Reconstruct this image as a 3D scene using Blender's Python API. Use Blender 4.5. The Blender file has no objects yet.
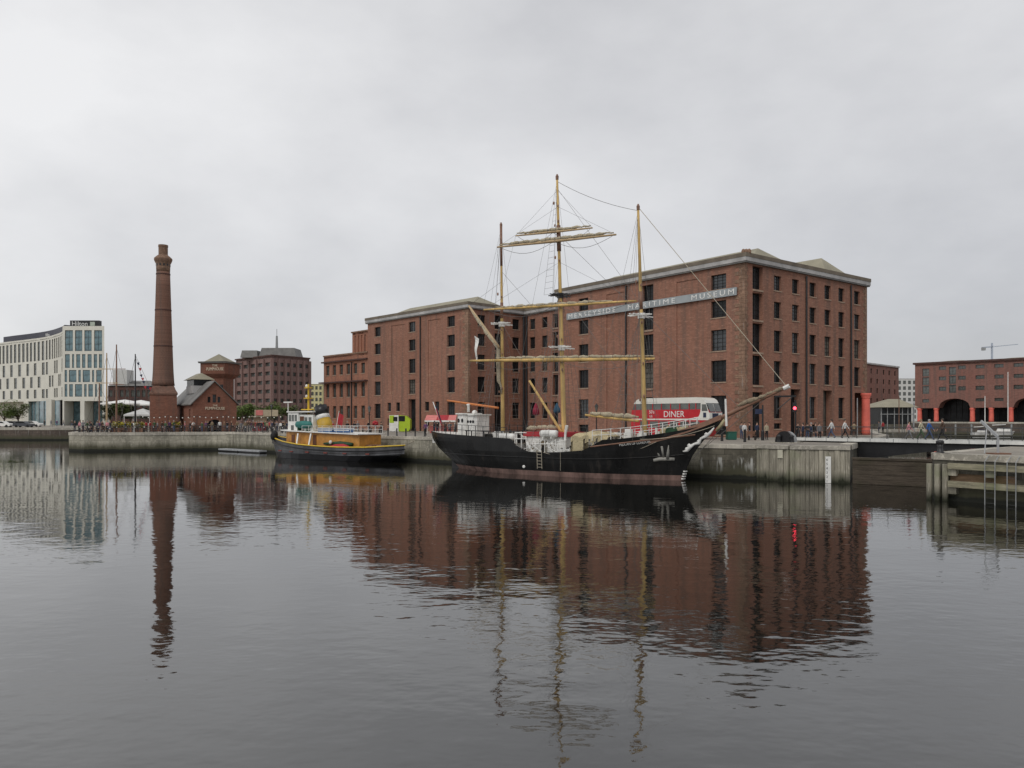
import bpy, bmesh, math, random
import numpy as np
from mathutils import Vector, Matrix
from mathutils.geometry import tessellate_polygon
R = math.radians
random.seed(7)
scene = bpy.context.scene
COL = scene.collection
F, CX, HY, EYE, G = 780.0, 512.0, 418.0, 5.0, 2.8     # survey of the photograph: focal length, horizon, eye height; G = quay level
def sx(px, Y): return (px - CX) / F * Y
def sz(y, Y): return EYE - (y - HY) * Y / F
def on_line(px, p, d):                                 # distance along a facade line seen at column px
    r = (px - CX) / F
    return (p[0] - r * p[1]) / (r * d[1] - d[0])

# ---------------------------------------------------------------- mesh builder
class MB:
    def __init__(s): s.v = []; s.f = []; s.m = []
    def add(s, vs, fs, mi=0):
        b = len(s.v); s.v += [tuple(v) for v in vs]
        s.f += [tuple(b + i for i in f) for f in fs]; s.m += [mi] * len(fs); return s
    def quad(s, a, b, c, d, mi=0): return s.add([a, b, c, d], [(0, 1, 2, 3)], mi)
    def box(s, x0, x1, y0, y1, z0, z1, mi=0, M=None):
        vs = [(x, y, z) for z in (z0, z1) for x, y in ((x0, y0), (x1, y0), (x1, y1), (x0, y1))]
        if M: vs = [M @ Vector(v) for v in vs]
        return s.add(vs, [(3, 2, 1, 0), (4, 5, 6, 7), (0, 1, 5, 4), (1, 2, 6, 5), (2, 3, 7, 6), (3, 0, 4, 7)], mi)
    def prism(s, poly, z0, z1, mi=0, M=None):
        n = len(poly)
        if sum(poly[i][0] * poly[(i + 1) % n][1] - poly[(i + 1) % n][0] * poly[i][1] for i in range(n)) < 0: poly = poly[::-1]
        vs = [(p[0], p[1], z0) for p in poly] + [(p[0], p[1], z1) for p in poly]
        if M: vs = [M @ Vector(v) for v in vs]
        return s.add(vs, [tuple(range(n - 1, -1, -1)), tuple(range(n, 2 * n))] + [(i, (i + 1) % n, n + (i + 1) % n, n + i) for i in range(n)], mi)
    def beam(s, a, b, w, h, mi=0):
        a = Vector(a); b = Vector(b); d = b - a; L = d.length
        if L < 1e-6: return s
        q = d.to_track_quat('X', 'Z').to_matrix().to_4x4(); q.translation = a
        return s.box(0, L, -w / 2, w / 2, -h / 2, h / 2, mi, q)
    def tube(s, pts, r, n=6, mi=0, cap=True):
        pts = [Vector(p) for p in pts]
        rs = r if isinstance(r, (list, tuple)) else [r] * len(pts)
        b = len(s.v); k = len(pts); up = None
        for i, p in enumerate(pts):
            d = (pts[min(i + 1, k - 1)] - pts[max(i - 1, 0)]).normalized()
            if up is None: up = Vector((0, 0, 1)) if abs(d.z) < .9 else Vector((1, 0, 0))
            u = d.cross(up).normalized(); w = u.cross(d).normalized(); up = w
            for j in range(n):
                a = 2 * math.pi * j / n
                s.v.append(tuple(p + (u * math.cos(a) + w * math.sin(a)) * rs[i]))
        for i in range(k - 1):
            for j in range(n):
                q = (j + 1) % n
                s.f.append((b + i * n + j, b + i * n + q, b + (i + 1) * n + q, b + (i + 1) * n + j)); s.m.append(mi)
        if cap:
            s.f.append(tuple(b + j for j in range(n))[::-1]); s.f.append(tuple(b + (k - 1) * n + j for j in range(n))); s.m += [mi, mi]
        return s
    def lathe(s, prof, c=(0, 0, 0), n=12, mi=0, sq=(1, 1), rot=0):
        b = len(s.v)
        for r, z in prof:
            for j in range(n):
                a = 2 * math.pi * j / n + rot
                s.v.append((c[0] + r * math.cos(a) * sq[0], c[1] + r * math.sin(a) * sq[1], c[2] + z))
        for i in range(len(prof) - 1):
            for j in range(n):
                q = (j + 1) % n
                s.f.append((b + i * n + j, b + i * n + q, b + (i + 1) * n + q, b + (i + 1) * n + j)); s.m.append(mi)
        s.f.append(tuple(b + j for j in range(n))[::-1]); s.f.append(tuple(b + (len(prof) - 1) * n + j for j in range(n))); s.m += [mi, mi]
        return s
    def blob(s, c, rx, ry, rz, n=10, k=6, mi=0, jit=0, rnd=random):
        prof = []
        b = len(s.v)
        for i in range(k + 1):
            t = math.pi * i / k
            for j in range(n):
                a = 2 * math.pi * j / n; q = 1 + (rnd.uniform(-jit, jit) if jit else 0)
                s.v.append((c[0] + rx * q * max(.02, math.sin(t)) * math.cos(a), c[1] + ry * q * max(.02, math.sin(t)) * math.sin(a), c[2] - rz * q * math.cos(t)))
        for i in range(k):
            for j in range(n):
                q = (j + 1) % n
                s.f.append((b + i * n + j, b + i * n + q, b + (i + 1) * n + q, b + (i + 1) * n + j)); s.m.append(mi)
        return s
    def mesh(s, name, mats, off=(0, 0, 0), smooth=False):
        me = bpy.data.meshes.new(name)
        ox, oy, oz = off
        me.from_pydata([(x - ox, y - oy, z - oz) for x, y, z in s.v], [], s.f)
        if not isinstance(mats, (list, tuple)): mats = [mats]
        for m in mats: me.materials.append(m)
        if len(mats) > 1: me.polygons.foreach_set('material_index', s.m)
        if smooth: me.polygons.foreach_set('use_smooth', [True] * len(s.f))
        uv_box(me); return me
    def build(s, name, mats, parent=None, smooth=False, angle=None):
        off = root_loc(parent)
        o = bpy.data.objects.new(name, s.mesh(name, mats, off, smooth))
        COL.objects.link(o)
        if parent: o.parent = parent
        return o
def root_loc(o):
    while o is not None and o.parent: o = o.parent
    if o is None or o.get('_local'): return (0, 0, 0)
    return tuple(o.location)
def uv_box(me):                                        # UVs in metres: along the face and up it
    me.update()
    n = len(me.loops)
    if not n: return
    uv = me.uv_layers.new(name='UVMap')
    vi = np.empty(n, np.int32); me.loops.foreach_get('vertex_index', vi)
    co = np.empty(len(me.vertices) * 3); me.vertices.foreach_get('co', co); co = co.reshape(-1, 3)[vi]
    no = np.empty(len(me.polygons) * 3); me.polygons.foreach_get('normal', no); no = no.reshape(-1, 3)
    lt = np.empty(len(me.polygons), np.int32); me.polygons.foreach_get('loop_total', lt)
    no = np.repeat(no, lt, axis=0)
    h = np.hypot(no[:, 0], no[:, 1]); flat = h < .5; hh = np.where(h < 1e-6, 1, h)
    u = np.where(flat, co[:, 0], (-no[:, 1] * co[:, 0] + no[:, 0] * co[:, 1]) / hh)
    v = np.where(flat, co[:, 1], co[:, 2])
    uv.data.foreach_set('uv', np.stack([u, v], 1).ravel())
def tag(o, label=None, cat=None, group=None, kind=None):
    for k, v in (('label', label), ('category', cat), ('group', group), ('kind', kind)):
        if v: o[k] = v
    return o
def empty(name, loc, label, cat, group=None, rz=0, local=False):
    o = bpy.data.objects.new(name, None); COL.objects.link(o)
    o.location = loc; o.rotation_euler = (0, 0, rz); o.empty_display_size = .3
    if local: o['_local'] = 1
    return tag(o, label, cat, group)
def kids(o): return [c for c in bpy.data.objects if c.parent == o]
def proto_tree(o): return (o, [proto_tree(c) for c in kids(o)])
def copy_tree(t, parent=None):
    c = t[0].copy(); COL.objects.link(c)
    if parent: c.parent = parent
    for ch in t[1]: copy_tree(ch, c)
    return c
def text_part(name, s, size, mat, parent, M, ext=.02, align='LEFT', sx_=1.0, font_space=1.0):
    cu = bpy.data.curves.new(name, 'FONT'); cu.body = s; cu.size = size; cu.extrude = ext; cu.align_x = align; cu.space_character = font_space
    cu.resolution_u = 3
    t = bpy.data.objects.new('tmp', cu); COL.objects.link(t)
    me = bpy.data.meshes.new_from_object(t.evaluated_get(bpy.context.evaluated_depsgraph_get()))
    bpy.data.objects.remove(t); bpy.data.curves.remove(cu)
    me.transform(M @ Matrix.Diagonal((sx_, 1, 1, 1)))
    me.materials.clear(); me.materials.append(mat); me.name = name
    ox, oy, oz = root_loc(parent); me.transform(Matrix.Translation((-ox, -oy, -oz)))
    o = bpy.data.objects.new(name, me); COL.objects.link(o); o.parent = parent
    return o
def face_M(p, d):       # local x along horizontal direction d, local y up, z towards the viewer's side (right of walking d)
    d = Vector((d[0], d[1], 0)).normalized(); n = Vector((d.y, -d.x, 0))
    M = Matrix((( d.x, 0, n.x, p[0]), (d.y, 0, n.y, p[1]), (0, 1, 0, p[2]), (0, 0, 0, 1)))
    return M

# ---------------------------------------------------------------- materials
def nt_new(name):
    m = bpy.data.materials.new(name); m.use_nodes = True
    nt = m.node_tree; b = nt.nodes['Principled BSDF']; return m, nt, b
def N(nt, t, **kw):
    n = nt.nodes.new(t)
    for k, v in kw.items():
        if k in n.inputs: n.inputs[k].default_value = v
        else: setattr(n, k, v)
    return n
def mixc(nt, fac, a, b, mode='MIX'):
    n = nt.nodes.new('ShaderNodeMix'); n.data_type = 'RGBA'; n.blend_type = mode
    for sk, v in ((n.inputs[0], fac), (n.inputs[6], a), (n.inputs[7], b)):
        if hasattr(v, 'is_linked') or isinstance(v, bpy.types.NodeSocket): nt.links.new(v, sk)
        else: sk.default_value = v if not isinstance(v, tuple) else (v + (1,))[:4]
    return n.outputs[2]
def ramp(nt, src, a, b):
    n = nt.nodes.new('ShaderNodeMapRange'); n.inputs[1].default_value = a; n.inputs[2].default_value = b
    nt.links.new(src, n.inputs[0]); return n.outputs[0]
def coords(nt, kind='UV', scale=(1, 1, 1)):
    tc = nt.nodes.new('ShaderNodeTexCoord'); mp = nt.nodes.new('ShaderNodeMapping'); mp.inputs['Scale'].default_value = scale
    nt.links.new(tc.outputs[kind], mp.inputs[0]); return mp.outputs[0]
def noise(nt, vec, scale, detail=4, rough=.6, dim='3D'):
    n = nt.nodes.new('ShaderNodeTexNoise'); n.inputs['Scale'].default_value = scale; n.inputs['Detail'].default_value = detail; n.inputs['Roughness'].default_value = rough
    nt.links.new(vec, n.inputs['Vector']); return n.outputs['Fac']
def bump(nt, b, h, strength=.3, dist=.02):
    n = nt.nodes.new('ShaderNodeBump'); n.inputs['Strength'].default_value = strength; n.inputs['Distance'].default_value = dist
    nt.links.new(h, n.inputs['Height']); nt.links.new(n.outputs[0], b.inputs['Normal'])
def paint(name, c, rough=.5, var=.15, metal=0, scale=1.5, streak=False, spec=.5):
    m, nt, b = nt_new(name)
    v = coords(nt, 'Object', (1, 1, .25) if streak else (1, 1, 1))
    n = noise(nt, v, scale, 5); n2 = noise(nt, v, scale * 9, 3)
    d = tuple(x * (1 - var * 1.6) for x in c); l = tuple(min(1, x * (1 + var)) for x in c)
    col = mixc(nt, ramp(nt, n, .3, .7), d, l)
    col = mixc(nt, ramp(nt, n2, .55, .8), col, tuple(x * (1 - var) for x in c))
    nt.links.new(col, b.inputs['Base Color']); b.inputs['Roughness'].default_value = rough; b.inputs['Metallic'].default_value = metal
    b.inputs['Specular IOR Level'].default_value = spec
    return m
def brick(name, c, c2, mortar, var=.35, stain=(.10, .085, .075), pale=None, bw=.225, bh=.075):
    m, nt, b = nt_new(name)
    uv = coords(nt, 'UV')
    br = N(nt, 'ShaderNodeTexBrick'); br.inputs['Scale'].default_value = 1; br.inputs['Brick Width'].default_value = bw; br.inputs['Row Height'].default_value = bh
    br.inputs['Mortar Size'].default_value = .008; br.inputs['Color1'].default_value = c + (1,); br.inputs['Color2'].default_value = c2 + (1,); br.inputs['Mortar'].default_value = mortar + (1,)
    nt.links.new(uv, br.inputs['Vector'])
    ob = coords(nt, 'Object')
    big = noise(nt, ob, .16, 6, .65); mid = noise(nt, ob, .9, 5, .7)
    row = noise(nt, coords(nt, 'UV', (.5, 4.5, 1)), 1.0, 3, .7)
    st = noise(nt, coords(nt, 'Object', (1.1, 1.1, .07)), 1, 4, .6)
    col = mixc(nt, ramp(nt, big, .42, .72), br.outputs['Color'], tuple(x * (1 - var) for x in c))
    col = mixc(nt, ramp(nt, mid, .5, .8), col, tuple(x * (1 + var * .6) for x in c2))
    f = N(nt, 'ShaderNodeMath', operation='MULTIPLY'); nt.links.new(ramp(nt, row, .45, .75), f.inputs[0]); f.inputs[1].default_value = .55
    col = mixc(nt, f.outputs[0], col, tuple(x * .62 for x in c))
    f = N(nt, 'ShaderNodeMath', operation='MULTIPLY'); nt.links.new(ramp(nt, st, .48, .64), f.inputs[0]); f.inputs[1].default_value = .5
    col = mixc(nt, f.outputs[0], col, stain)
    f = N(nt, 'ShaderNodeMath', operation='MULTIPLY'); nt.links.new(ramp(nt, noise(nt, coords(nt, 'UV', (1.3, 2.6, 1)), 1.0, 6, .8), .49, .6), f.inputs[0]); f.inputs[1].default_value = .62
    col = mixc(nt, f.outputs[0], col, tuple(x * y for x, y in zip(c, (.55, .62, .66))))
    f = N(nt, 'ShaderNodeMath', operation='MULTIPLY'); nt.links.new(ramp(nt, noise(nt, coords(nt, 'UV', (.8, 2.9, 1)), 1.7, 5, .8), .53, .63), f.inputs[0]); f.inputs[1].default_value = .55
    col = mixc(nt, f.outputs[0], col, tuple(min(1, x * y) for x, y in zip(c, (1.25, 1.4, 1.45))))
    if pale:
        f = N(nt, 'ShaderNodeMath', operation='MULTIPLY'); nt.links.new(ramp(nt, noise(nt, coords(nt, 'UV', (.25, 1.1, 1)), 1.0, 6, .7), .62, .72), f.inputs[0]); f.inputs[1].default_value = .55
        col = mixc(nt, f.outputs[0], col, pale)
    nt.links.new(col, b.inputs['Base Color']); b.inputs['Roughness'].default_value = .9; b.inputs['Specular IOR Level'].default_value = .2
    bump(nt, b, br.outputs['Fac'], -.4, .01)
    return m
def stone(name, c, bw=1.6, bh=.55, wet=True, green=.5, dark=.5, streak=(.5, .5, .48), joint=.018, sf=(.62, .78, .45), szmax=None):
    m, nt, b = nt_new(name)
    uv = coords(nt, 'UV')
    br = N(nt, 'ShaderNodeTexBrick'); br.inputs['Scale'].default_value = 1; br.inputs['Brick Width'].default_value = bw; br.inputs['Row Height'].default_value = bh
    br.inputs['Mortar Size'].default_value = joint; br.inputs['Color1'].default_value = c + (1,); br.inputs['Color2'].default_value = tuple(x * .72 for x in c) + (1,); br.inputs['Mortar'].default_value = tuple(x * .35 for x in c) + (1,)
    nt.links.new(uv, br.inputs['Vector'])
    geo = nt.nodes.new('ShaderNodeNewGeometry'); sep = nt.nodes.new('ShaderNodeSeparateXYZ'); nt.links.new(geo.outputs['Position'], sep.inputs[0])
    mpg = nt.nodes.new('ShaderNodeMapping'); nt.links.new(geo.outputs['Position'], mpg.inputs[0]); mpg.inputs['Scale'].default_value = (1, 1, .16)
    st = noise(nt, mpg.outputs[0], .9, 6, .7); big = noise(nt, geo.outputs['Position'], .22, 4, .6); fine = noise(nt, geo.outputs['Position'], 3.0, 5, .7)
    col = mixc(nt, ramp(nt, big, .42, .62), br.outputs['Color'], tuple(x * .55 for x in c))
    col = mixc(nt, ramp(nt, fine, .5, .75), col, tuple(x * 1.25 for x in c))
    f = N(nt, 'ShaderNodeMath', operation='MULTIPLY'); nt.links.new(ramp(nt, st, .48, .68), f.inputs[0]); f.inputs[1].default_value = dark
    col = mixc(nt, f.outputs[0], col, (.035, .032, .024))
    f = N(nt, 'ShaderNodeMath', operation='MULTIPLY'); nt.links.new(ramp(nt, noise(nt, mpg.outputs[0], 2.6, 3, .6), sf[0], sf[1]), f.inputs[0]); f.inputs[1].default_value = sf[2]
    if szmax:
        f2 = N(nt, 'ShaderNodeMath', operation='MULTIPLY'); nt.links.new(f.outputs[0], f2.inputs[0]); nt.links.new(ramp(nt, sep.outputs['Z'], szmax + .08, szmax - .08), f2.inputs[1]); f = f2
    col = mixc(nt, f.outputs[0], col, streak)
    if wet:                                            # tide mark: weed and slime up to about half a metre above the water
        nz = N(nt, 'ShaderNodeMath', operation='MULTIPLY_ADD'); nt.links.new(st, nz.inputs[0]); nz.inputs[1].default_value = -1.4; nt.links.new(sep.outputs['Z'], nz.inputs[2])
        col = mixc(nt, ramp(nt, nz.outputs[0], .75, -.15), col, (.075 , .072, .045))
        nz2 = N(nt, 'ShaderNodeMath', operation='MULTIPLY_ADD'); nt.links.new(st, nz2.inputs[0]); nz2.inputs[1].default_value = -.5; nt.links.new(sep.outputs['Z'], nz2.inputs[2])
        col = mixc(nt, ramp(nt, nz2.outputs[0], .16, .0), col, (.02, .021, .016))
    nt.links.new(col, b.inputs['Base Color']); b.inputs['Roughness'].default_value = .85; b.inputs['Specular IOR Level'].default_value = .3
    h = N(nt, 'ShaderNodeMath', operation='MULTIPLY_ADD'); nt.links.new(fine, h.inputs[0]); h.inputs[1].default_value = .6; nt.links.new(br.outputs['Fac'], h.inputs[2])
    bump(nt, b, h.outputs[0], -.6, .05)
    return m
def timber(name, c, pw=.3, wet=True, horizontal=False):
    m, nt, b = nt_new(name)
    geo = nt.nodes.new('ShaderNodeNewGeometry'); sep = nt.nodes.new('ShaderNodeSeparateXYZ'); nt.links.new(geo.outputs['Position'], sep.inputs[0])
    mpg = nt.nodes.new('ShaderNodeMapping'); nt.links.new(geo.outputs['Position'], mpg.inputs[0]); mpg.inputs['Scale'].default_value = (1, 1, .1) if not horizontal else (.25, .25, 2.5)
    st = noise(nt, mpg.outputs[0], 2.2, 6, .7); s2 = noise(nt, mpg.outputs[0], 12, 4, .7); big = noise(nt, geo.outputs['Position'], .5, 3)
    col = mixc(nt, ramp(nt, st, .35, .65), tuple(x * .45 for x in c), c)
    col = mixc(nt, ramp(nt, s2, .55, .75), col, tuple(x * 1.5 for x in c))
    col = mixc(nt, ramp(nt, big, .5, .75), col, (c[0] * .55, c[1] * .62, c[2] * .5))
    if wet:
        nz = N(nt, 'ShaderNodeMath', operation='MULTIPLY_ADD'); nt.links.new(st, nz.inputs[0]); nz.inputs[1].default_value = -1.2; nt.links.new(sep.outputs['Z'], nz.inputs[2])
        col = mixc(nt, ramp(nt, nz.outputs[0], .3, -.45), col, (.03, .032, .02))
    nt.links.new(col, b.inputs['Base Color']); b.inputs['Roughness'].default_value = .85; b.inputs['Specular IOR Level'].default_value = .25
    bump(nt, b, s2, .5, .02)
    return m
def glass(name, c=(.012, .014, .016), rough=.15, spec=.5):
    m, nt, b = nt_new(name)
    n = noise(nt, coords(nt, 'Object'), .7, 2)
    nt.links.new(mixc(nt, ramp(nt, n, .35, .65), c, tuple(x * 2.2 for x in c)), b.inputs['Base Color'])
    b.inputs['Roughness'].default_value = rough; b.inputs['Specular IOR Level'].default_value = spec
    return m
def leafmat(name, c):
    m, nt, b = nt_new(name)
    n = noise(nt, coords(nt, 'Object'), .9, 3); n2 = noise(nt, coords(nt, 'Object'), 7, 2)
    col = mixc(nt, ramp(nt, n, .35, .65), tuple(x * .5 for x in c), c)
    col = mixc(nt, ramp(nt, n2, .5, .7), col, (c[0] * 1.6, c[1] * 1.5, c[2] * 1.2))
    nt.links.new(col, b.inputs['Base Color']); b.inputs['Roughness'].default_value = .7; b.inputs['Specular IOR Level'].default_value = .25
    return m
M = {}
M['brick'] = brick('warehouse_brick', (.375, .178, .12), (.275, .13, .093), (.27, .19, .145), pale=(.5, .34, .23))
M['brick_annex'] = brick('annex_brick', (.41, .175, .11), (.32, .14, .092), (.29, .2, .15))
M['brick_far'] = brick('far_brick', (.3, .138, .108), (.24, .115, .094), (.24, .17, .14), var=.2)
M['brick_pump'] = brick('pump_brick', (.28, .115, .075), (.22, .095, .066), (.2, .14, .11))
M['brick_chimney'] = brick('chimney_brick', (.25, .13, .092), (.195, .105, .078), (.2, .14, .11))
M['brick_office'] = brick('office_brick', (.28, .17, .15), (.24, .15, .135), (.22, .165, .15), var=.15)
M['brick_dark'] = brick('dark_brick', (.12, .06, .05), (.1, .052, .045), (.1, .08, .07))
M['quoin'] = stone('quoin_stone', (.33, .205, .14), bw=.9, bh=.4, wet=False, dark=.3)
M['quay'] = stone('quay_granite', (.4, .375, .3), bw=1.5, bh=.5, dark=.75)
M['pier'] = stone('pier_sandstone', (.46, .43, .345), bw=1.8, bh=.8, dark=.35, streak=(.42, .41, .36))
M['farquay'] = stone('far_quay_stone', (.14, .11, .09), bw=1.5, bh=.5)
M['coping'] = stone('coping_stone', (.56, .52, .44), bw=1.4, bh=3, wet=False, dark=.15, joint=.03)
M['guano'] = stone('slimy_stone_with_droppings', (.17, .155, .12), bw=1.3, bh=.5, dark=.7, streak=(.6, .6, .56), sf=(.53, .62, .75), szmax=1.75)
M['slimy'] = stone('slimy_stone', (.15, .14, .11), bw=1.3, bh=.5, dark=.8)
M['pile'] = timber('weathered_timber', (.43, .395, .315))
M['pile_h'] = timber('weathered_timber_waling', (.36, .33, .23), horizontal=True)
M['gate'] = timber('lock_gate_wood', (.1, .08, .06), wet=False, horizontal=True)
M['deckwood'] = timber('ship_deck_wood', (.3, .24, .17), wet=False, horizontal=True)
M['cornice'] = paint('cornice_stone', (.42, .41, .4), .8, .2, scale=.6)
M['coppice'] = paint('roof_slate', (.3, .275, .2), .8, .12, scale=.4)
M['slate'] = paint('grey_slate', (.17, .165, .155), .6, .2, scale=.6)
M['sill'] = paint('sill_stone', (.36, .26, .19), .9, .2)
M['pipe'] = paint('black_iron', (.02, .02, .022), .5, .2)
M['iron'] = paint('cast_iron', (.018, .018, .02), .45, .25)
M['frame'] = paint('window_frame', (.03, .028, .027), .7, .2, spec=.2)
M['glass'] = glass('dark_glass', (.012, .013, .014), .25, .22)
M['glass_b'] = glass('window_glass_sheen', (.03, .034, .037), .12, .5); M['glass_c'] = glass('window_glass_blind', (.075, .07, .06), .5, .2)
M['glass_blue'] = glass('hotel_glass', (.07, .12, .135), .08, .8)
M['glass_grey'] = glass('grey_glass', (.06, .065, .06), .12, .8)
M['red_col'] = paint('column_red', (.76, .16, .115), .6, .14, scale=.8)
M['cream'] = paint('hotel_cream', (.68, .66, .58), .7, .06, scale=.3)
M['cream2'] = paint('hotel_cream_wing', (.62, .59, .51), .7, .06, scale=.3)
M['black'] = paint('black_paint', (.012, .012, .014), .35, .3)
m, nt, b = nt_new('black_hull_paint')
ob_ = coords(nt, 'Object', (1, 1, .14)); h1_ = noise(nt, ob_, 1.6, 6, .7); h2_ = noise(nt, coords(nt, 'Object'), .5, 4, .6); h3_ = noise(nt, coords(nt, 'Object', (.3, .3, 3)), 2.2, 4, .7)
col = mixc(nt, ramp(nt, h2_, .4, .7), (.005, .005, .005), (.011, .011, .011)); col = mixc(nt, ramp(nt, h1_, .56, .8), col, (.045, .038, .032)); col = mixc(nt, ramp(nt, h3_, .62, .8), col, (.035, .035, .034))
nt.links.new(col, b.inputs['Base Color']); nt.links.new(ramp(nt, h1_, .1, 1.2), b.inputs['Roughness']); b.inputs['Specular IOR Level'].default_value = .3; bump(nt, b, h3_, .25, .03); M['hullblack'] = m
M['boot'] = paint('antifouling', (.2, .125, .105), .9, .45, scale=1.1, streak=True)
M['white'] = paint('white_paint', (.8, .79, .75), .45, .12)
M['mast'] = paint('mast_varnish', (.62, .42, .16), .6, .28, scale=.9, streak=True, spec=.3)
M['mast_pale'] = paint('spar_pale', (.5, .36, .2), .55, .15)
M['mast_brown'] = paint('spar_brown', (.24, .125, .08), .5, .2)
M['sail'] = paint('furled_canvas', (.66, .58, .42), .9, .22, scale=2.5)
M['sail2'] = paint('canvas_cover', (.68, .58, .36), .9, .15, scale=2)
M['rope'] = paint('rope', (.2, .17, .13), .9, .1)
M['rope_pale'] = paint('pale_rope', (.45, .4, .31), .9, .1)
M['wire'] = paint('tarred_rigging', (.15, .14, .13), .7, .1)
M['grey'] = paint('grey_paint', (.3, .31, .31), .6, .15)
M['tarmac'] = paint('tarmac', (.06, .06, .06), .9, .2)
M['signgrey'] = paint('sign_board_grey', (.33, .36, .37), .6, .12, scale=.6)
M['signwhite'] = paint('sign_letter_white', (.78, .78, .75), .6, .06)
M['signcream'] = paint('sign_letter_cream', (.75, .66, .5), .6, .06)
M['busred'] = paint('bus_red', (.52, .012, .022), .3, .08)
M['buswhite'] = paint('bus_white', (.75, .74, .68), .35, .05)
M['orange'] = paint('tug_orange_wood', (.54, .25, .05), .45, .25, scale=1.2)
M['yellow'] = paint('tug_yellow', (.68, .45, .03), .45, .12)
M['tuggrey'] = paint('tug_hull_grey', (.11, .112, .12), .5, .35, scale=.9, streak=True)
M['teal'] = paint('teal_cover', (.03, .17, .15), .7, .15)
M['blue'] = paint('blue_paint', (.05, .13, .3), .6, .15)
M['redcloth'] = paint('red_cloth', (.42, .03, .04), .8, .15)
M['pinkcloth'] = paint('pink_canopy', (.68, .22, .2), .8, .15)
M['lime'] = paint('lime_panel', (.4, .55, .02), .5, .06)
M['green'] = paint('green_bin', (.012, .1, .07), .5, .12)
M['darkgreen'] = paint('dark_green', (.02, .07, .03), .7, .2)
M['rubber'] = paint('rubber', (.012, .012, .012), .8, .2)
M['steel'] = paint('galvanised_steel', (.36, .37, .38), .5, .15)
M['deckwhite'] = paint('bridge_edge', (.66, .66, .63), .6, .15, scale=.6, streak=True)
M['wood'] = paint('bench_wood', (.2, .1, .06), .7, .2)
M['plaster_yellow'] = paint('yellow_render', (.55, .5, .27), .8, .06)
M['concrete'] = paint('pale_concrete', (.55, .55, .53), .8, .08)
M['bark'] = paint('bark', (.09, .07, .05), .9, .2, scale=4)
M['leaf'] = leafmat('leaf_green', (.11, .14, .045)); M['leaf2'] = leafmat('leaf_bright', (.12, .18, .045)); M['leaf3'] = leafmat('leaf_dark', (.085, .1, .05)); M['leafy'] = leafmat('leaf_yellow', (.33, .29, .03))
M['skin'] = paint('skin', (.5, .3, .22), .6, .05)
M['hair'] = paint('hair_dark', (.04, .028, .02), .7, .1); M['hair2'] = paint('hair_fair', (.28, .19, .1), .7, .1); M['hair3'] = paint('hair_grey', (.35, .34, .33), .7, .1)
M['bulb'] = paint('white_bulb', (.85, .83, .76), .3, .02)
M['cableblack'] = paint('cable', (.03, .03, .03), .7, .1)
CLOTH = {}
def cloth(n, c): CLOTH[n] = paint('cloth_' + n, c, .85, .12)
for n, c in dict(white=(.72, .72, .7), black=(.02, .02, .022), navy=(.025, .035, .075), blue=(.03, .13, .42), cream=(.6, .55, .4), red=(.4, .035, .04), grey=(.18, .18, .19), green=(.06, .11, .05), pink=(.6, .25, .28), denim=(.07, .1, .18), khaki=(.26, .2, .12), brown=(.1, .06, .04), yellow=(.65, .5, .08), beige=(.48, .41, .29), purple=(.13, .05, .15), orange=(.65, .22, .04)).items(): cloth(n, c)
m, nt, b = nt_new('red_lamp'); b.inputs['Base Color'].default_value = (.6, .02, .02, 1); b.inputs['Emission Color'].default_value = (1, .05, .08, 1); b.inputs['Emission Strength'].default_value = 6; M['redlamp'] = m
M['wire_dark'] = paint('dark_rail', (.06, .06, .06), .6, .1)

def canvasmat(name, c):
    m, nt, b = nt_new(name); o = coords(nt, 'Object'); f = noise(nt, coords(nt, 'Object', (2, 2, 6)), 3.2, 6, .75); g = noise(nt, o, 1.1, 3)
    col = mixc(nt, ramp(nt, g, .35, .7), tuple(x * .72 for x in c), c); col = mixc(nt, ramp(nt, f, .5, .72), col, tuple(x * .5 for x in c))
    nt.links.new(col, b.inputs['Base Color']); b.inputs['Roughness'].default_value = .95; b.inputs['Specular IOR Level'].default_value = .1; bump(nt, b, f, 1, .12); return m
M['sail'] = canvasmat('furled_canvas_creased', (.62, .54, .39)); M['sail2'] = canvasmat('canvas_cover_creased', (.66, .56, .35)); M['sail3'] = canvasmat('old_brown_canvas', (.42, .34, .24))
M['parapet'] = paint('parapet_stone', (.18, .15, .115), .9, .2, scale=.6)
M['crimson'] = paint('crimson_canvas', (.24, .015, .04), .85, .2)
M['bluecanvas'] = paint('blue_canvas', (.03, .1, .17), .85, .2)
M['letterfade'] = paint('faded_letter_white', (.6, .61, .6), .7, .2, scale=3)
M['gold'] = paint('funnel_gold', (.5, .31, .03), .5, .2)
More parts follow.
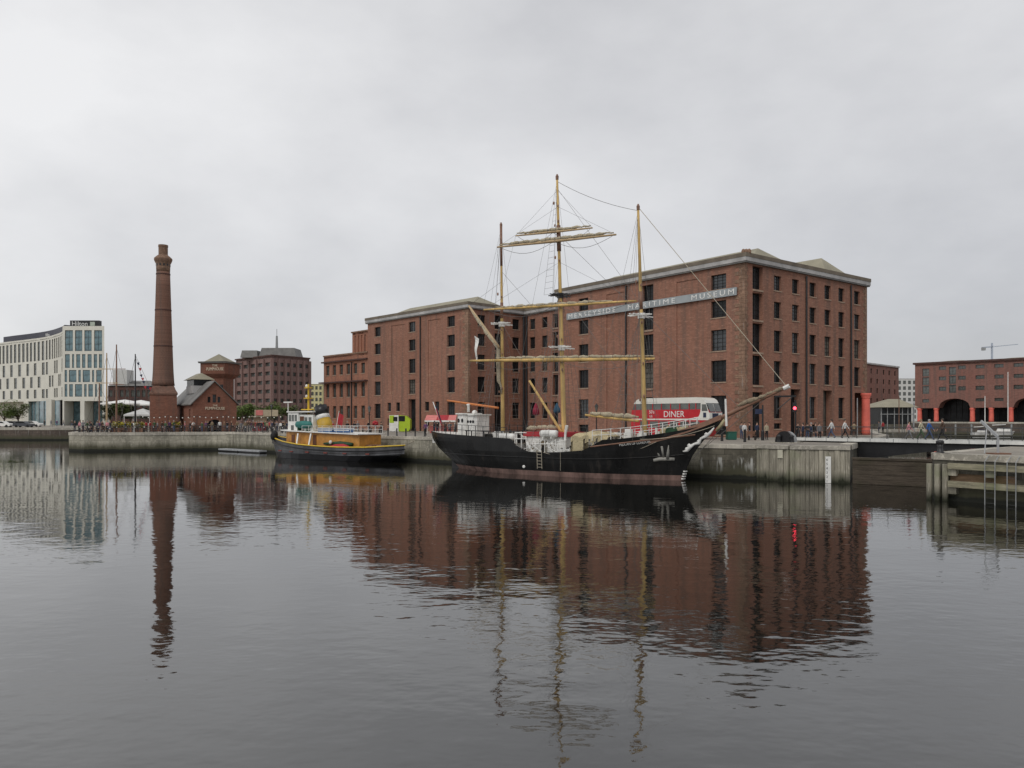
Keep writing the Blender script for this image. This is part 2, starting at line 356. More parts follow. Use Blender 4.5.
# ---------------------------------------------------------------- camera, sky, light
cam = bpy.data.cameras.new('camera'); co = bpy.data.objects.new('camera', cam); COL.objects.link(co)
co.location = (0, 0, EYE); co.rotation_euler = (R(90), 0, 0)
cam.sensor_width = 36; cam.lens = F / 1024 * 36; cam.shift_y = (HY - 384) / 1024; cam.clip_end = 6000; cam.clip_start = .1
scene.camera = co
SUN_EL, SUN_AZ = 48, 205                                # azimuth clockwise from +Y: behind the camera, a little left
w = bpy.data.worlds.new('World'); scene.world = w; w.use_nodes = True
nt = w.node_tree; bg = nt.nodes['Background']
sky = nt.nodes.new('ShaderNodeTexSky'); sky.sky_type = 'NISHITA'; sky.sun_disc = False
sky.sun_elevation = R(SUN_EL); sky.sun_rotation = R(SUN_AZ)
tc = nt.nodes.new('ShaderNodeTexCoord')
def dirmap(sc, loc=(0, 0, 0), rot=0):
    mp = nt.nodes.new('ShaderNodeMapping'); mp.inputs['Scale'].default_value = sc; mp.inputs['Location'].default_value = loc; mp.inputs['Rotation'].default_value = (0, R(rot), 0)
    nt.links.new(tc.outputs['Generated'], mp.inputs[0]); return mp.outputs[0]
c1 = noise(nt, dirmap((1, 1, 1.7), (.3, .2, 0), 12), 2.3, 6, .5)
c2 = noise(nt, dirmap((1, 1, 2.0), (1.7, 0, .5), -10), 6, 6, .55)
sp = nt.nodes.new('ShaderNodeSeparateXYZ'); nt.links.new(tc.outputs['Generated'], sp.inputs[0])
def math_(op, a, b_, c=None):
    n = N(nt, 'ShaderNodeMath', operation=op)
    for i, v in enumerate((a, b_) if c is None else (a, b_, c)):
        if isinstance(v, (int, float)): n.inputs[i].default_value = v
        else: nt.links.new(v, n.inputs[i])
    return n.outputs[0]
cl = math_('MULTIPLY_ADD', math_('SUBTRACT', c1, .5), 1.35, .54)
cl = math_('MULTIPLY_ADD', math_('SUBTRACT', c2, .5), .55, cl)
cl = math_('MULTIPLY_ADD', sp.outputs['X'], -.5, cl)   # the cloud sheet thickens towards the right
zlow = N(nt, 'ShaderNodeMapRange'); zlow.inputs[1].default_value = 0; zlow.inputs[2].default_value = .34; zlow.inputs[3].default_value = -.5; zlow.inputs[4].default_value = .18
nt.links.new(sp.outputs['Z'], zlow.inputs[0]); cl = math_('ADD', cl, zlow.outputs[0])
zhi = N(nt, 'ShaderNodeMapRange'); zhi.inputs[1].default_value = .27; zhi.inputs[2].default_value = .55; zhi.inputs[3].default_value = 0; zhi.inputs[4].default_value = -.42
nt.links.new(sp.outputs['Z'], zhi.inputs[0]); cl = math_('ADD', cl, zhi.outputs[0])
cloudcol = mixc(nt, ramp(nt, cl, -.1, 1.0), (4.3, 4.32, 4.5), (7.5, 7.48, 7.52))
nt.links.new(mixc(nt, .93, sky.outputs[0], cloudcol), bg.inputs['Color']); bg.inputs['Strength'].default_value = .12
sl = bpy.data.lights.new('sun', 'SUN'); sl.energy = 1.1; sl.angle = R(25); sl.color = (1, .97, .92)
so = bpy.data.objects.new('sun', sl); COL.objects.link(so)
az, el = R(SUN_AZ), R(SUN_EL)
sd = Vector((math.sin(az) * math.cos(el), math.cos(az) * math.cos(el), math.sin(el)))
so.rotation_euler = sd.to_track_quat('Z', 'Y').to_euler()
scene.view_settings.view_transform = 'Standard'; scene.view_settings.look = 'None'; scene.view_settings.gamma = 1; scene.view_settings.exposure = 0
scene.cycles.max_bounces = 6; scene.cycles.use_denoising = True

# ---------------------------------------------------------------- water
m, nt, b = nt_new('dock_water')
geo = nt.nodes.new('ShaderNodeNewGeometry')
def wmap(sc, rot):
    mp = nt.nodes.new('ShaderNodeMapping'); mp.inputs['Scale'].default_value = sc; mp.inputs['Rotation'].default_value = (0, 0, R(rot))
    nt.links.new(geo.outputs['Position'], mp.inputs[0]); return mp.outputs[0]
def wsum(a, k):
    n = N(nt, 'ShaderNodeMath', operation='MULTIPLY_ADD'); nt.links.new(a, n.inputs[0]); n.inputs[1].default_value = k; return n
patch = noise(nt, wmap((.05, .075, 1), 20), 1, 4, .6)
w1 = noise(nt, wmap((1, 1.5, 1), 14), 1.12, 2, .5)
w2 = noise(nt, wmap((1, 1.4, 1), -22), 2.3, 1, .5)
w3 = noise(nt, wmap((1, 1.4, 1), 5), 8, 2, .5)
a1 = wsum(w1, .7); a2 = wsum(w2, .26); nt.links.new(a1.outputs[0], a2.inputs[2]); a3 = wsum(w3, .05); nt.links.new(a2.outputs[0], a3.inputs[2])
pr = N(nt, 'ShaderNodeMapRange'); pr.inputs[1].default_value = .36; pr.inputs[2].default_value = .64; pr.inputs[3].default_value = .22; pr.inputs[4].default_value = 1.25
nt.links.new(patch, pr.inputs[0])
hm = N(nt, 'ShaderNodeMath', operation='MULTIPLY'); nt.links.new(a3.outputs[0], hm.inputs[0]); nt.links.new(pr.outputs[0], hm.inputs[1])
# the water lies calmer in the lee of the far quay than out in the open dock
sy_ = nt.nodes.new('ShaderNodeSeparateXYZ'); nt.links.new(geo.outputs['Position'], sy_.inputs[0])
ly = N(nt, 'ShaderNodeMapRange'); ly.inputs[1].default_value = 15; ly.inputs[2].default_value = 55; ly.inputs[3].default_value = 1.15; ly.inputs[4].default_value = .42; nt.links.new(sy_.outputs['Y'], ly.inputs[0])
hm2 = N(nt, 'ShaderNodeMath', operation='MULTIPLY'); nt.links.new(hm.outputs[0], hm2.inputs[0]); nt.links.new(ly.outputs[0], hm2.inputs[1]); hm = hm2
bm_ = nt.nodes.new('ShaderNodeBump'); bm_.inputs['Strength'].default_value = 1; bm_.inputs['Distance'].default_value = WATER_BUMP = .024
nt.links.new(hm.outputs[0], bm_.inputs['Height']); nt.links.new(bm_.outputs[0], b.inputs['Normal'])
b.inputs['Base Color'].default_value = (.008, .008, .0065, 1); b.inputs['Roughness'].default_value = .03; b.inputs['IOR'].default_value = 1.9
M['water'] = m

def sheet(name, poly, z, mat, kind='structure'):
    vs = [Vector((x, y, 0)) for x, y in poly]
    tri = tessellate_polygon([vs])
    mb = MB(); fs = []
    for t in tri:
        a, c, d = (vs[i] for i in t)
        fs.append(t if (c - a).cross(d - a).z > 0 else (t[0], t[2], t[1]))
    mb.add([(x, y, z) for x, y in poly], fs)
    return tag(mb.build(name, mat), kind=kind)
tag(MB().quad((-3000, -300, 0), (3000, -300, 0), (3000, 600, 0), (-3000, 600, 0)).build('dock_water', M['water']), kind='structure')

m, nt, b = nt_new('quayside_paving')
uv = coords(nt, 'UV')
br = N(nt, 'ShaderNodeTexBrick'); br.inputs['Scale'].default_value = 1; br.inputs['Brick Width'].default_value = .9; br.inputs['Row Height'].default_value = .6; br.inputs['Mortar Size'].default_value = .012
br.inputs['Color1'].default_value = (.33, .3, .25, 1); br.inputs['Color2'].default_value = (.27, .245, .21, 1); br.inputs['Mortar'].default_value = (.15, .14, .12, 1)
nt.links.new(uv, br.inputs['Vector'])
g1 = noise(nt, coords(nt, 'Object'), .12, 5); g2 = noise(nt, coords(nt, 'Object'), 1.5, 5)
col = mixc(nt, ramp(nt, g1, .4, .65), br.outputs['Color'], (.22, .2, .175)); col = mixc(nt, ramp(nt, g2, .55, .8), col, (.38, .35, .3))
nt.links.new(col, b.inputs['Base Color']); b.inputs['Roughness'].default_value = .9; b.inputs['Specular IOR Level'].default_value = .2
M['paving'] = m

PIER = [(-72, 176), (-70.6, 126), (-67.6, 119), (-64, 116.6), (-56, 118), (-47, 121.6), (-44.5, 121.6)]
QUAY = [(-44.5, 121.6), (15.7, 65)]
CONC = [(15.7, 65), (19.9, 63.2)]
TIMB = [(19.9, 63.2), (21.7, 60.95), (25.8, 59.5)]
PASS = [(25.8, 59.5), (28.3, 65), (48.5, 100.5), (52, 110), (66, 143), (76, 143), (95, 185), (118, 239)]
FARQ = [(118, 239), (300, 47)]
land = [(-3000, 177), (-72, 176)] + PIER[1:] + QUAY[1:] + CONC[1:] + TIMB[1:] + PASS[1:] + FARQ[1:] + [(3000, -2700), (3000, 3500), (-3000, 3500)]
sheet('quayside_ground', land, G, M['paving'])
EASTB = [(36, 58), (26.4, 49.0), (26.0, 48.0), (28.9, 43.8), (62, -4.5)]
sheet('quayside_ground', EASTB + [(62, -60), (400, -60), (400, -40), (90, 60), (60, 80)], G, M['paving'])
sheet('quayside_ground', [(-80, -60), (40, -60), (40, -12), (12, .8), (-80, .8)], G, M['paving'])

def quay_wall(name, pts, mats, label, zt=G, thick=.9, cop=True, lip=.07, cat='quay wall', coph=.42, zb=-2):
    base = pts[0]
    e = empty(name, (base[0], base[1], 0), label, cat)
    wall_ = MB(); cp = MB()
    for (x0, y0), (x1, y1) in zip(pts, pts[1:]):
        d = Vector((x1 - x0, y1 - y0, 0)).normalized(); n = Vector((d.y, -d.x, 0))
        a = Vector((x0, y0, 0)); c = Vector((x1, y1, 0))
        top = zt - (coph if cop else -.004)
        wall_.quad(a + Vector((0, 0, zb)), c + Vector((0, 0, zb)), c + Vector((0, 0, top)), a + Vector((0, 0, top)))
        if cop:
            o = n * lip; i = -n * thick
            z0, z1 = Vector((0, 0, top)), Vector((0, 0, zt + .03))
            cp.quad(a + o + z0, c + o + z0, c + o + z1, a + o + z1); cp.quad(a + o + z1, c + o + z1, c + i + z1, a + i + z1); cp.quad(a + z0, c + z0, c + o + z0, a + o + z0)
            cp.quad(c + i + z1, c + i + Vector((0, 0, zt)), a + i + Vector((0, 0, zt)), a + i + z1)
            cp.quad(a + o + z0, a + o + z1, a + i + z1, a + i + z0); cp.quad(c + o + z1, c + o + z0, c + i + z0, c + i + z1)
    wall_.build('wall_face', mats[0], e)
    if cop: cp.build('coping', mats[1], e)
    return e
quay_wall('quay_wall', [(-3000, 177), (-72, 176)], (M['farquay'], M['coping']), 'low dark brown quay wall in front of the cream hotel', cop=True, coph=.5)
quay_wall('pier_wall', PIER, (M['pier'], M['coping']), 'pale sandstone pier wall below the tall brick chimney')
quay_wall('quay_wall', QUAY, (M['quay'], M['coping']), 'rough stained granite quay wall behind the tug and black ship', coph=.3)
quay_wall('quay_wall', CONC, (M['guano'], M['coping']), 'dark slimy wall with white streaks beside the ship bow', coph=.3)
quay_wall('dock_wall', PASS[1:], (M['slimy'], M['coping']), 'dock wall of the inner basin behind the footbridge')
quay_wall('dock_wall', FARQ, (M['farquay'], M['coping']), 'far stone dock wall under the red columns', zt=3.85)
# timber facing, left of the lock
e = empty('timber_wharf_face', (21.7, 60.95, 0), 'grey weathered upright timber planks facing the quay left of the lock', 'wharf')
backs = MB(); cp = MB(); rnd = random.Random(3)
for (x0, y0), (x1, y1) in zip(TIMB, TIMB[1:]):
    d = Vector((x1 - x0, y1 - y0, 0)); L = d.length; d.normalize(); n = Vector((d.y, -d.x, 0)); a = Vector((x0, y0, 0))
    backs.quad(a + Vector((0, 0, -2)), a + d * L + Vector((0, 0, -2)), a + d * L + Vector((0, 0, G)), a + Vector((0, 0, G)))
    u = 0
    while u < L - .05:
        wd = min(rnd.uniform(.24, .42), L - u); t = rnd.uniform(.1, .2); Mx = Matrix(((d.x, n.x, 0, x0), (d.y, n.y, 0, y0), (0, 0, 1, 0), (0, 0, 0, 1)))
        pl = MB().box(u + .015, u + wd - .01, .01, t, -2, G - .24 - rnd.uniform(0, .06), 0, Mx); pl.f = [f[::-1] for f in pl.f]
        backs.add(pl.v, pl.f); u += wd
    cp.box(0, L, -.9, .26, G - .24, G + .05, 0, Mx)
cp.f = [f[::-1] for f in cp.f]
backs.build('plank_face', M['pile'], e); cp.build('capping', M['coping'], e)
backs = MB()
for (x0, y0), (x1, y1) in zip(PASS[:1], PASS[1:2]):
    d = Vector((x1 - x0, y1 - y0, 0)); L = d.length; d.normalize(); n = Vector((d.y, -d.x, 0)); Mx = Matrix(((d.x, n.x, 0, x0), (d.y, n.y, 0, y0), (0, 0, 1, 0), (0, 0, 0, 1)))
    backs.box(0, L, -.8, 0, -2, G - .004, 0, Mx)
backs.f = [f[::-1] for f in backs.f]
tag(backs.build('lock_wall', M['slimy']), 'stone side wall of the lock passage under the footbridge', 'lock wall')
def onface(p, d, u, off):                             # a point u metres along a wall, off metres in front of it
    d = Vector((d[0], d[1], 0)).normalized(); n = Vector((d.y, -d.x, 0)); q = Vector((p[0], p[1], 0)) + d * u + n * off
    return q
# depth board and notice on the timber
dT = (25.8 - 21.7, 59.5 - 60.95)
q = onface(TIMB[1], dT, 2.78, .22); Mx = face_M((q.x, q.y, 0), dT)
e = empty('depth_gauge', (q.x, q.y, .1), 'white depth gauge board fixed to the grey timber wharf', 'gauge')
MB().box(-.2, .2, 0.02, 2.05, -.02, .03, 0, Mx).build('board', M['white'], e)
for k in range(6): text_part('numeral', str(6 - k), .26, M['frame'], e, Mx @ Matrix.Translation((-.15, 1.72 - k * .33, .035)), .004)
q = onface(TIMB[0], (TIMB[1][0] - TIMB[0][0], TIMB[1][1] - TIMB[0][1]), 2.62, .22); dT1 = (TIMB[1][0] - TIMB[0][0], TIMB[1][1] - TIMB[0][1])
q = onface(TIMB[0], dT1, 2.2, .23); Mx = face_M((q.x, q.y, 0), dT1)
e = empty('notice_board', (q.x, q.y, 2), 'small cream notice board on the timber wharf', 'notice')
MB().box(-.22, .22, 1.85, 2.5, -.02, .03, 0, Mx).build('board', paint('notice_cream', (.6, .57, .45), .6, .1), e)
# lock gate
q0, q1 = Vector((25.9, 59.3, 0)), Vector((35, 52.6, 0)); d = (q1 - q0).normalized(); n = Vector((d.y, -d.x, 0))
Mx = Matrix(((d.x, -n.x, 0, q0.x), (d.y, -n.y, 0, q0.y), (0, 0, 1, 0), (0, 0, 0, 1))); L = (q1 - q0).length
e = empty('lock_gate', (q0.x, q0.y, 0), 'dark brown wooden lock gate closing the passage below the footbridge', 'lock gate')
MB().box(0, L, 0, .5, -2, 1.85, 0, Mx).build('gate_leaf', M['gate'], e)
mb = MB()
for k in range(5): mb.box(0, L, -.05, -.003, .02 + k * .36, .365 + k * .36, 0, Mx)
mb.build('gate_planking', M['gate'], e)
MB().box(-.05, L, -.12, .62, 1.853, 2.0, 0, Mx).build('top_beam', M['gate'], e)
# right-hand quay: stone core with timber fendering
EB = EASTB[1:]
quay_wall('quay_wall', EASTB, (M['slimy'], M['coping']), 'dark stone quay wall behind timber fenders at far right', coph=.35)
d = Vector((28.9 - 26.0, 43.8 - 48.0, 0)).normalized(); n = Vector((d.y, -d.x, 0)); p0 = Vector((26.0, 48.0, 0))
e = empty('timber_fender', (26.0, 48.0, 0), 'weathered timber fender of piles and rails on the right quay', 'fender')
for k, u in enumerate((-.15, .33, .8)):
    q = p0 + d * u + n * .32
    MB().tube([(q.x, q.y, -2), (q.x, q.y, 2.2)], .17, 8).build('fender_pile', M['pile'], e)
for z, h in ((2.12, .34), (1.05, .36)):
    a = p0 + d * 1.05 + n * .42; c = p0 + d * 30 + n * .42
    MB().beam((a.x, a.y, z), (c.x, c.y, z), .26, h).build('fender_rail', M['pile_h'], e)
for u, z in ((1.2, 1.75), (1.2, .65), (3.3, 1.75)):
    a = p0 + d * u; c = a + n * .35
    MB().beam((a.x, a.y, z), (c.x, c.y, z), .5, .42).build('rail_block', M['pile'], e)
mb = MB(); a = p0 + d * 1.0 + n * .06; c = p0 + d * 4.6 + n * .06
mb.beam((a.x, a.y, 1.35), (c.x, c.y, 1.35), .12, .62); mb.build('backing_board', timber('brown_board', (.2, .13, .08), horizontal=True), e)
for nm, u0, wd in (('first', 3.18, .54), ('second', 4.36, .45)):
    e = empty('quay_ladder', tuple(p0 + d * u0 + n * .62), {'first': 'thin steel quay ladder by the timber rails, nearer the lock', 'second': 'thin steel quay ladder at the right edge of the picture'}[nm], 'ladder', 'quay ladders')
    for du in (0, wd):
        q = p0 + d * (u0 + du) + n * .62
        MB().tube([(q.x, q.y, -1.5), (q.x, q.y, 2.5), tuple(q - n * .5 + Vector((0, 0, 2.83)))], .026, 6).build('stile', M['grey'], e)
    for k in range(9):
        a = p0 + d * u0 + n * .62; c = a + d * wd; MB().tube([(a.x, a.y, .1 + k * .3), (c.x, c.y, .1 + k * .3)], .01, 5).build('rung', M['wire_dark'], e)
# bollard and davit on the right-hand quay
def bollard(x, y, h, r, label, group=None):
    e = empty('mooring_bollard', (x, y, G), label, 'bollard', group)
    MB().lathe([(r * 1.5, 0), (r * 1.5, .06), (r * 1.05, .1), (r * .95, h * .45), (r, h * .68)], (x, y, G), 14).build('post', M['iron'], e, True)
    MB().lathe([(r, h * .68), (r * 1.35, h * .74), (r * 1.4, h * .9), (r * 1.0, h * .98), (r * .3, h)], (x, y, G), 14).build('head', M['iron'], e, True)
    return e
bollard(sx(940, 48.9), 48.9, .82, .17, 'stout black mooring bollard at the corner of the right quay')
dv = Vector((sx(998, 47.5), 47.5, G))
e = empty('quay_davit', tuple(dv), 'grey steel davit arm leaning left above the right quay', 'davit')
t = Vector((sx(981, 48.6), 48.6, sz(421, 48.6))); k = Vector((sx(998, 47.5), 47.5, sz(437, 47.5)))
MB().tube([dv, k], .07, 8).build('post', M['steel'], e)
MB().beam(k, t, .1, .15).build('arm', M['steel'], e)
MB().tube([t * .65 + k * .35 - Vector((0, 0, .1)), dv + Vector((-.7, .2, .05))], .03, 6).build('brace', M['steel'], e)
MB().box(dv.x - .5, dv.x + .5, dv.y - .5, dv.y + .4, G, G + .08).build('base_plate', M['wood'], e)
# ---------------------------------------------------------------- walls with real openings
def wall(mb, p0, p1, z0, z1, ops=(), depth=.35, mi=0):
    """wall from p0 to p1 (outside = right-hand side walking p0 to p1) with openings (s0, s1, za, zb[, depth])"""
    d = Vector((p1[0] - p0[0], p1[1] - p0[1], 0)); L = d.length; d.normalize(); n = Vector((d.y, -d.x, 0)); a = Vector((p0[0], p0[1], 0))
    P = lambda s, z, o=0: tuple(a + d * s - n * o + Vector((0, 0, z)))
    ss = sorted({0, L} | {round(v, 4) for o in ops for v in o[:2]}); zs = sorted({z0, z1} | {round(v, 4) for o in ops for v in o[2:4]})
    for i in range(len(ss) - 1):
        j = 0
        while j < len(zs) - 1:
            sm = (ss[i] + ss[i + 1]) / 2
            def hole(k): zm = (zs[k] + zs[k + 1]) / 2; return any(o[0] < sm < o[1] and o[2] < zm < o[3] for o in ops)
            if hole(j): j += 1; continue
            k = j
            while k + 1 < len(zs) - 1 and not hole(k + 1): k += 1
            mb.quad(P(ss[i], zs[j]), P(ss[i + 1], zs[j]), P(ss[i + 1], zs[k + 1]), P(ss[i], zs[k + 1]), mi); j = k + 1
    for o in ops:
        s0, s1, za, zb = o[:4]; D = o[4] if len(o) > 4 else depth
        mb.quad(P(s0, za), P(s0, zb), P(s0, zb, D), P(s0, za, D), mi); mb.quad(P(s1, zb), P(s1, za), P(s1, za, D), P(s1, zb, D), mi)
        mb.quad(P(s0, zb), P(s1, zb), P(s1, zb, D), P(s0, zb, D), mi); mb.quad(P(s1, za), P(s0, za), P(s0, za, D), P(s1, za, D), mi)
        if len(o) > 5: mb.quad(P(s0, za, D), P(s1, za, D), P(s1, zb, D), P(s0, zb, D), mi)   # blind recess
WCACHE = {}; WR = random.Random(21)
def win_mesh(w, h, nx, nz, fm, gm, sm, deep=False, sill=True):
    if gm == 'glass': gm = WR.choice(('glass',) * 7 + ('glass_b', 'glass_b', 'glass_c'))
    key = (round(w, 2), round(h, 2), nx, nz, fm, gm, sm, sill)
    if key in WCACHE: return WCACHE[key]
    f = MB(); t = .05 if w < 2 else .08
    f.box(-w / 2, -w / 2 + t, 0, .07, 0, h); f.box(w / 2 - t, w / 2, 0, .07, 0, h); f.box(-w / 2 + t, w / 2 - t, 0, .07, 0, t); f.box(-w / 2 + t, w / 2 - t, 0, .07, h - t, h)
    for i in range(1, nx): x = -w / 2 + w * i / nx; f.box(x - .018, x + .018, .01, .06, t, h - t)
    for i in range(1, nz): z = h * i / nz; f.box(-w / 2 + t, w / 2 - t, .015, .055, z - .018, z + .018)
    g = MB().quad((-w / 2 + .01, .062, .01), (w / 2 - .01, .062, .01), (w / 2 - .01, .062, h - .01), (-w / 2 + .01, .062, h - .01))
    s = MB().box(-w / 2 - .06, w / 2 + .06, -.32, -.02, -.13, -.004)
    WCACHE[key] = (f.mesh('window', M[fm]), g.mesh('pane', M[gm]), s.mesh('sill', M[sm]) if sill else None)
    return WCACHE[key]
def window(parent, p0, p1, op, name='window', nx=3, nz=4, fm='frame', gm='glass', sm='sill', sill=True, depth=.35):
    d = Vector((p1[0] - p0[0], p1[1] - p0[1], 0)).normalized(); n = Vector((d.y, -d.x, 0))
    s0, s1, za, zb = op[:4]; D = (op[4] if len(op) > 4 else depth) - .09
    q = Vector((p0[0], p0[1], 0)) + d * ((s0 + s1) / 2) - n * D + Vector((0, 0, za)); ro = Vector(root_loc(parent))
    f, g, s = win_mesh(s1 - s0 - .006, zb - za - .006, nx, nz, fm, gm, sm, sill=sill)
    o = bpy.data.objects.new(name, f); COL.objects.link(o); o.parent = parent; o.location = q - ro; o.rotation_euler = (0, 0, math.atan2(d.y, d.x))
    c = bpy.data.objects.new('pane', g); COL.objects.link(c); c.parent = o
    if s:
        c = bpy.data.objects.new('sill', s); COL.objects.link(c); c.parent = o; c.location = (0, -(D - .26), 0)
    return o
def pipe(parent, p0, p1, s, z0, z1, r=.11, name='downpipe', mat='pipe'):
    q = onface(p0, (p1[0] - p0[0], p1[1] - p0[1]), s, r + .03)
    return MB().tube([(q.x, q.y, z0), (q.x, q.y, z1)], r, 8).build(name, M[mat], parent)
def offs(poly, k):                                    # open polyline offset to its right
    out = []
    for i, p in enumerate(poly):
        a = Vector(poly[max(i - 1, 0)]); b_ = Vector(poly[min(i + 1, len(poly) - 1)]); p = Vector(p)
        n1 = (p - a).normalized() if i else (b_ - p).normalized(); n2 = (b_ - p).normalized() if i < len(poly) - 1 else n1
        n1 = Vector((n1.y, -n1.x)); n2 = Vector((n2.y, -n2.x)); m_ = (n1 + n2).normalized(); out.append(p + m_ * (k / max(.3, m_.dot(n1))))
    return out
def band(mb, poly, k0, k1, z0, z1, mi=0):             # a moulding following a polyline, from offset k0 to k1
    a = offs(poly, k0); c = offs(poly, k1)
    for i in range(len(poly) - 1):
        q = lambda p, z: (p.x, p.y, z)
        mb.quad(q(c[i], z0), q(c[i + 1], z0), q(c[i + 1], z1), q(c[i], z1), mi); mb.quad(q(c[i], z1), q(c[i + 1], z1), q(a[i + 1], z1), q(a[i], z1), mi)
        mb.quad(q(a[i], z0), q(a[i + 1], z0), q(c[i + 1], z0), q(c[i], z0), mi)
    for i in (0, len(poly) - 1):
        q = lambda p, z: (p.x, p.y, z); mb.quad(q(a[i], z0), q(c[i], z0), q(c[i], z1), q(a[i], z1), mi)
    return mb
V2 = lambda p: Vector((p[0], p[1]))
# ---------------------------------------------------------------- the five-storey warehouse
fd = Vector((.614, -.789)); ed = Vector((.789, .614)); ld = Vector((.689, -.724)).normalized(); rd = Vector((.724, .689)).normalized()
C0 = Vector((25.7, 86)); E0 = C0 + ed * 26.3; RF = C0 - fd * 31.2
AC = Vector((-6.85, 122)); AL = AC - ld * 28.3
IC = AC + rd * 12.3
aa = (RF - IC).dot(fd); FC = IC + fd * aa
TOPZ = 22.15
wh = empty('brick_warehouse', (C0.x, C0.y, G), 'huge five storey red brick dockside warehouse with a long grey name board', 'warehouse')
ROWS = [(4.95, 7.55), (9.1, 11.55), (12.65, 15.05), (16.45, 18.35), (19.65, 21.35)]
walls = MB(); wins = []; holes = []
def col_ops(p0, p1, px, half, rows=ROWS):
    d = V2(p1) - V2(p0); s = on_line(px, p0, d.normalized()); return [(s - half, s + half, a, b_) for a, b_ in rows]
# end face
ops = []
for k, px in enumerate((777.7, 795.6, 812.8, 827.7, 841.5, 857)):
    rows = list(ROWS)
    if px == 857: rows = rows[1:]
    if k in (1, 3): rows = rows[1:]
    for o in col_ops(C0, E0, px, .72, rows): ops.append(o); wins.append((C0, E0, o, 3, 5))
    if k in (1, 3):
        s = on_line(px, C0, ed); o = (s - 1.0, s + 1.0, G, 8.4, .9); ops.append(o); holes.append((C0, E0, o))
for o in col_ops(C0, E0, 777.7, .72, [(3.75, 4.4)]): ops.append(o); wins.append((C0, E0, o, 2, 1))
for o in col_ops(C0, E0, 812.8, .72, [(3.3, 4.2)]): ops.append(o); wins.append((C0, E0, o, 2, 1))
sd_ = on_line(757.6, C0, ed); bays = []
for a, b_ in ((G, 7.9), (8.7, 12.0), (12.4, 15.6), (16.0, 19.0), (19.4, 22.0)):
    o = (sd_ - .95, sd_ + .95, a, b_, .55); ops.append(o); bays.append((C0, E0, o))
s = on_line(854.6, C0, ed); arc = (s, 26.3 - .004, G, 8.25, 3.5); 
ops.append(arc)
wall(walls, C0, E0, G, TOPZ, ops)
# front face of the right-hand block
ops = []
for px, half in ((583.5, .95), (718.5, 1.05)):
    for o in col_ops(RF, C0, px, half): ops.append(o); wins.append((RF, C0, o, 3, 5))
    for o in col_ops(RF, C0, px, half, [(3.1, 4.1)]): ops.append(o); wins.append((RF, C0, o, 2, 1))
sd_ = on_line(647.5, RF, fd)
for a, b_ in ((G, 7.6), (8.7, 11.9), (12.4, 15.4), (16.0, 18.7), (19.4, 21.6)):
    o = (sd_ - .95, sd_ + .95, a, b_, .55); ops.append(o); bays.append((RF, C0, o))
for pa, pb in ((606.5, 624), (676.5, 698)):
    ops.append((on_line(pa, RF, fd), on_line(pb, RF, fd), 3.4, 21.3, .09, 1))
s = on_line(614, RF, fd); o = (s - .5, s + .7, 5.2, 6.3); 
wall(walls, RF, C0, G, TOPZ, ops)
# left-hand block: long front
ops = []
for px in (377.5, 451):
    for o in col_ops(AL, AC, px, .95): ops.append(o); wins.append((AL, AC, o, 3, 5))
sd_ = on_line(412, AL, ld)
for o in col_ops(AL, AC, 412, .95, ROWS[1:]): ops.append(o); wins.append((AL, AC, o, 3, 5))
o = (sd_ - 1, sd_ + 1, G, 8.2, .7); ops.append(o); holes.append((AL, AC, o))
for px in (389.2, 398, 427, 437):
    for o in col_ops(AL, AC, px, .55, [(6.2, 7.7), (3.7, 4.9)]): ops.append(o); wins.append((AL, AC, o, 2, 2))
for pa, pb in ((391.5, 404.5), (428, 441)):
    ops.append((on_line(pa, AL, ld), on_line(pb, AL, ld), 9.2, 21.2, .09, 1))
wall(walls, AL, AC, G, TOPZ, ops)
# its return and the recessed middle
ops = []
for px in (481.5, 516):
    for o in col_ops(AC, IC, px, .8): ops.append(o); wins.append((AC, IC, o, 3, 5))
sd_ = on_line(499, AC, rd)
for a, b_ in ((G, 7.6), (8.7, 11.9), (12.4, 15.4), (16.0, 18.7), (19.4, 21.6)):
    o = (sd_ - .95, sd_ + .95, a, b_, .55); ops.append(o); bays.append((AC, IC, o))
wall(walls, AC, IC, G, TOPZ, ops)
ops = []
for px in (532.3, 544.6, 571):
    for o in col_ops(IC, FC, px, .68): ops.append(o); wins.append((IC, FC, o, 3, 5))
sd_ = on_line(556.5, IC, fd)
for a, b_ in ((G, 7.6), (8.7, 11.9), (12.4, 15.4), (16.0, 18.7), (19.4, 21.6)):
    o = (sd_ - .95, sd_ + .95, a, b_, .55); ops.append(o); bays.append((IC, FC, o))
wall(walls, IC, FC, G, TOPZ, ops)
wall(walls, FC, RF, G, TOPZ)
EB_ = E0 - fd * 62; AB = AL + rd * 40
wall(walls, E0, EB_, G, TOPZ); wall(walls, EB_, AB, G, TOPZ); wall(walls, AB, AL, G, TOPZ)
walls.build('brickwork', M['brick'], wh)
n_w = 0
for p0, p1, o, nx, nz in wins:
    window(wh, p0, p1, o, nx=nx, nz=nz, sill=True); n_w += 1
for p0, p1, o in bays:
    d = (V2(p1) - V2(p0)).normalized(); dd = Vector((d.x, d.y, 0)); nn = Vector((d.y, -d.x, 0))
    w_ = window(wh, p0, p1, o, 'loading_door', 2, 5, sill=False, depth=.55)
    s0, s1, za, zb = o[:4]
    if za > G + 1:
        q = Vector((p0.x, p0.y, 0)) + dd * ((s0 + s1) / 2); mb = MB()
        a = q - dd * ((s1 - s0) / 2 + .0) ; mb.beam((a.x, a.y, za - .14), tuple(q + dd * ((s1 - s0) / 2) + Vector((0, 0, za - .14))), .25, .2); mb.build('threshold', M['sill'], wh)
for p0, p1, o in holes: window(wh, p0, p1, o, 'doorway', 2, 3, sill=False, depth=o[4])
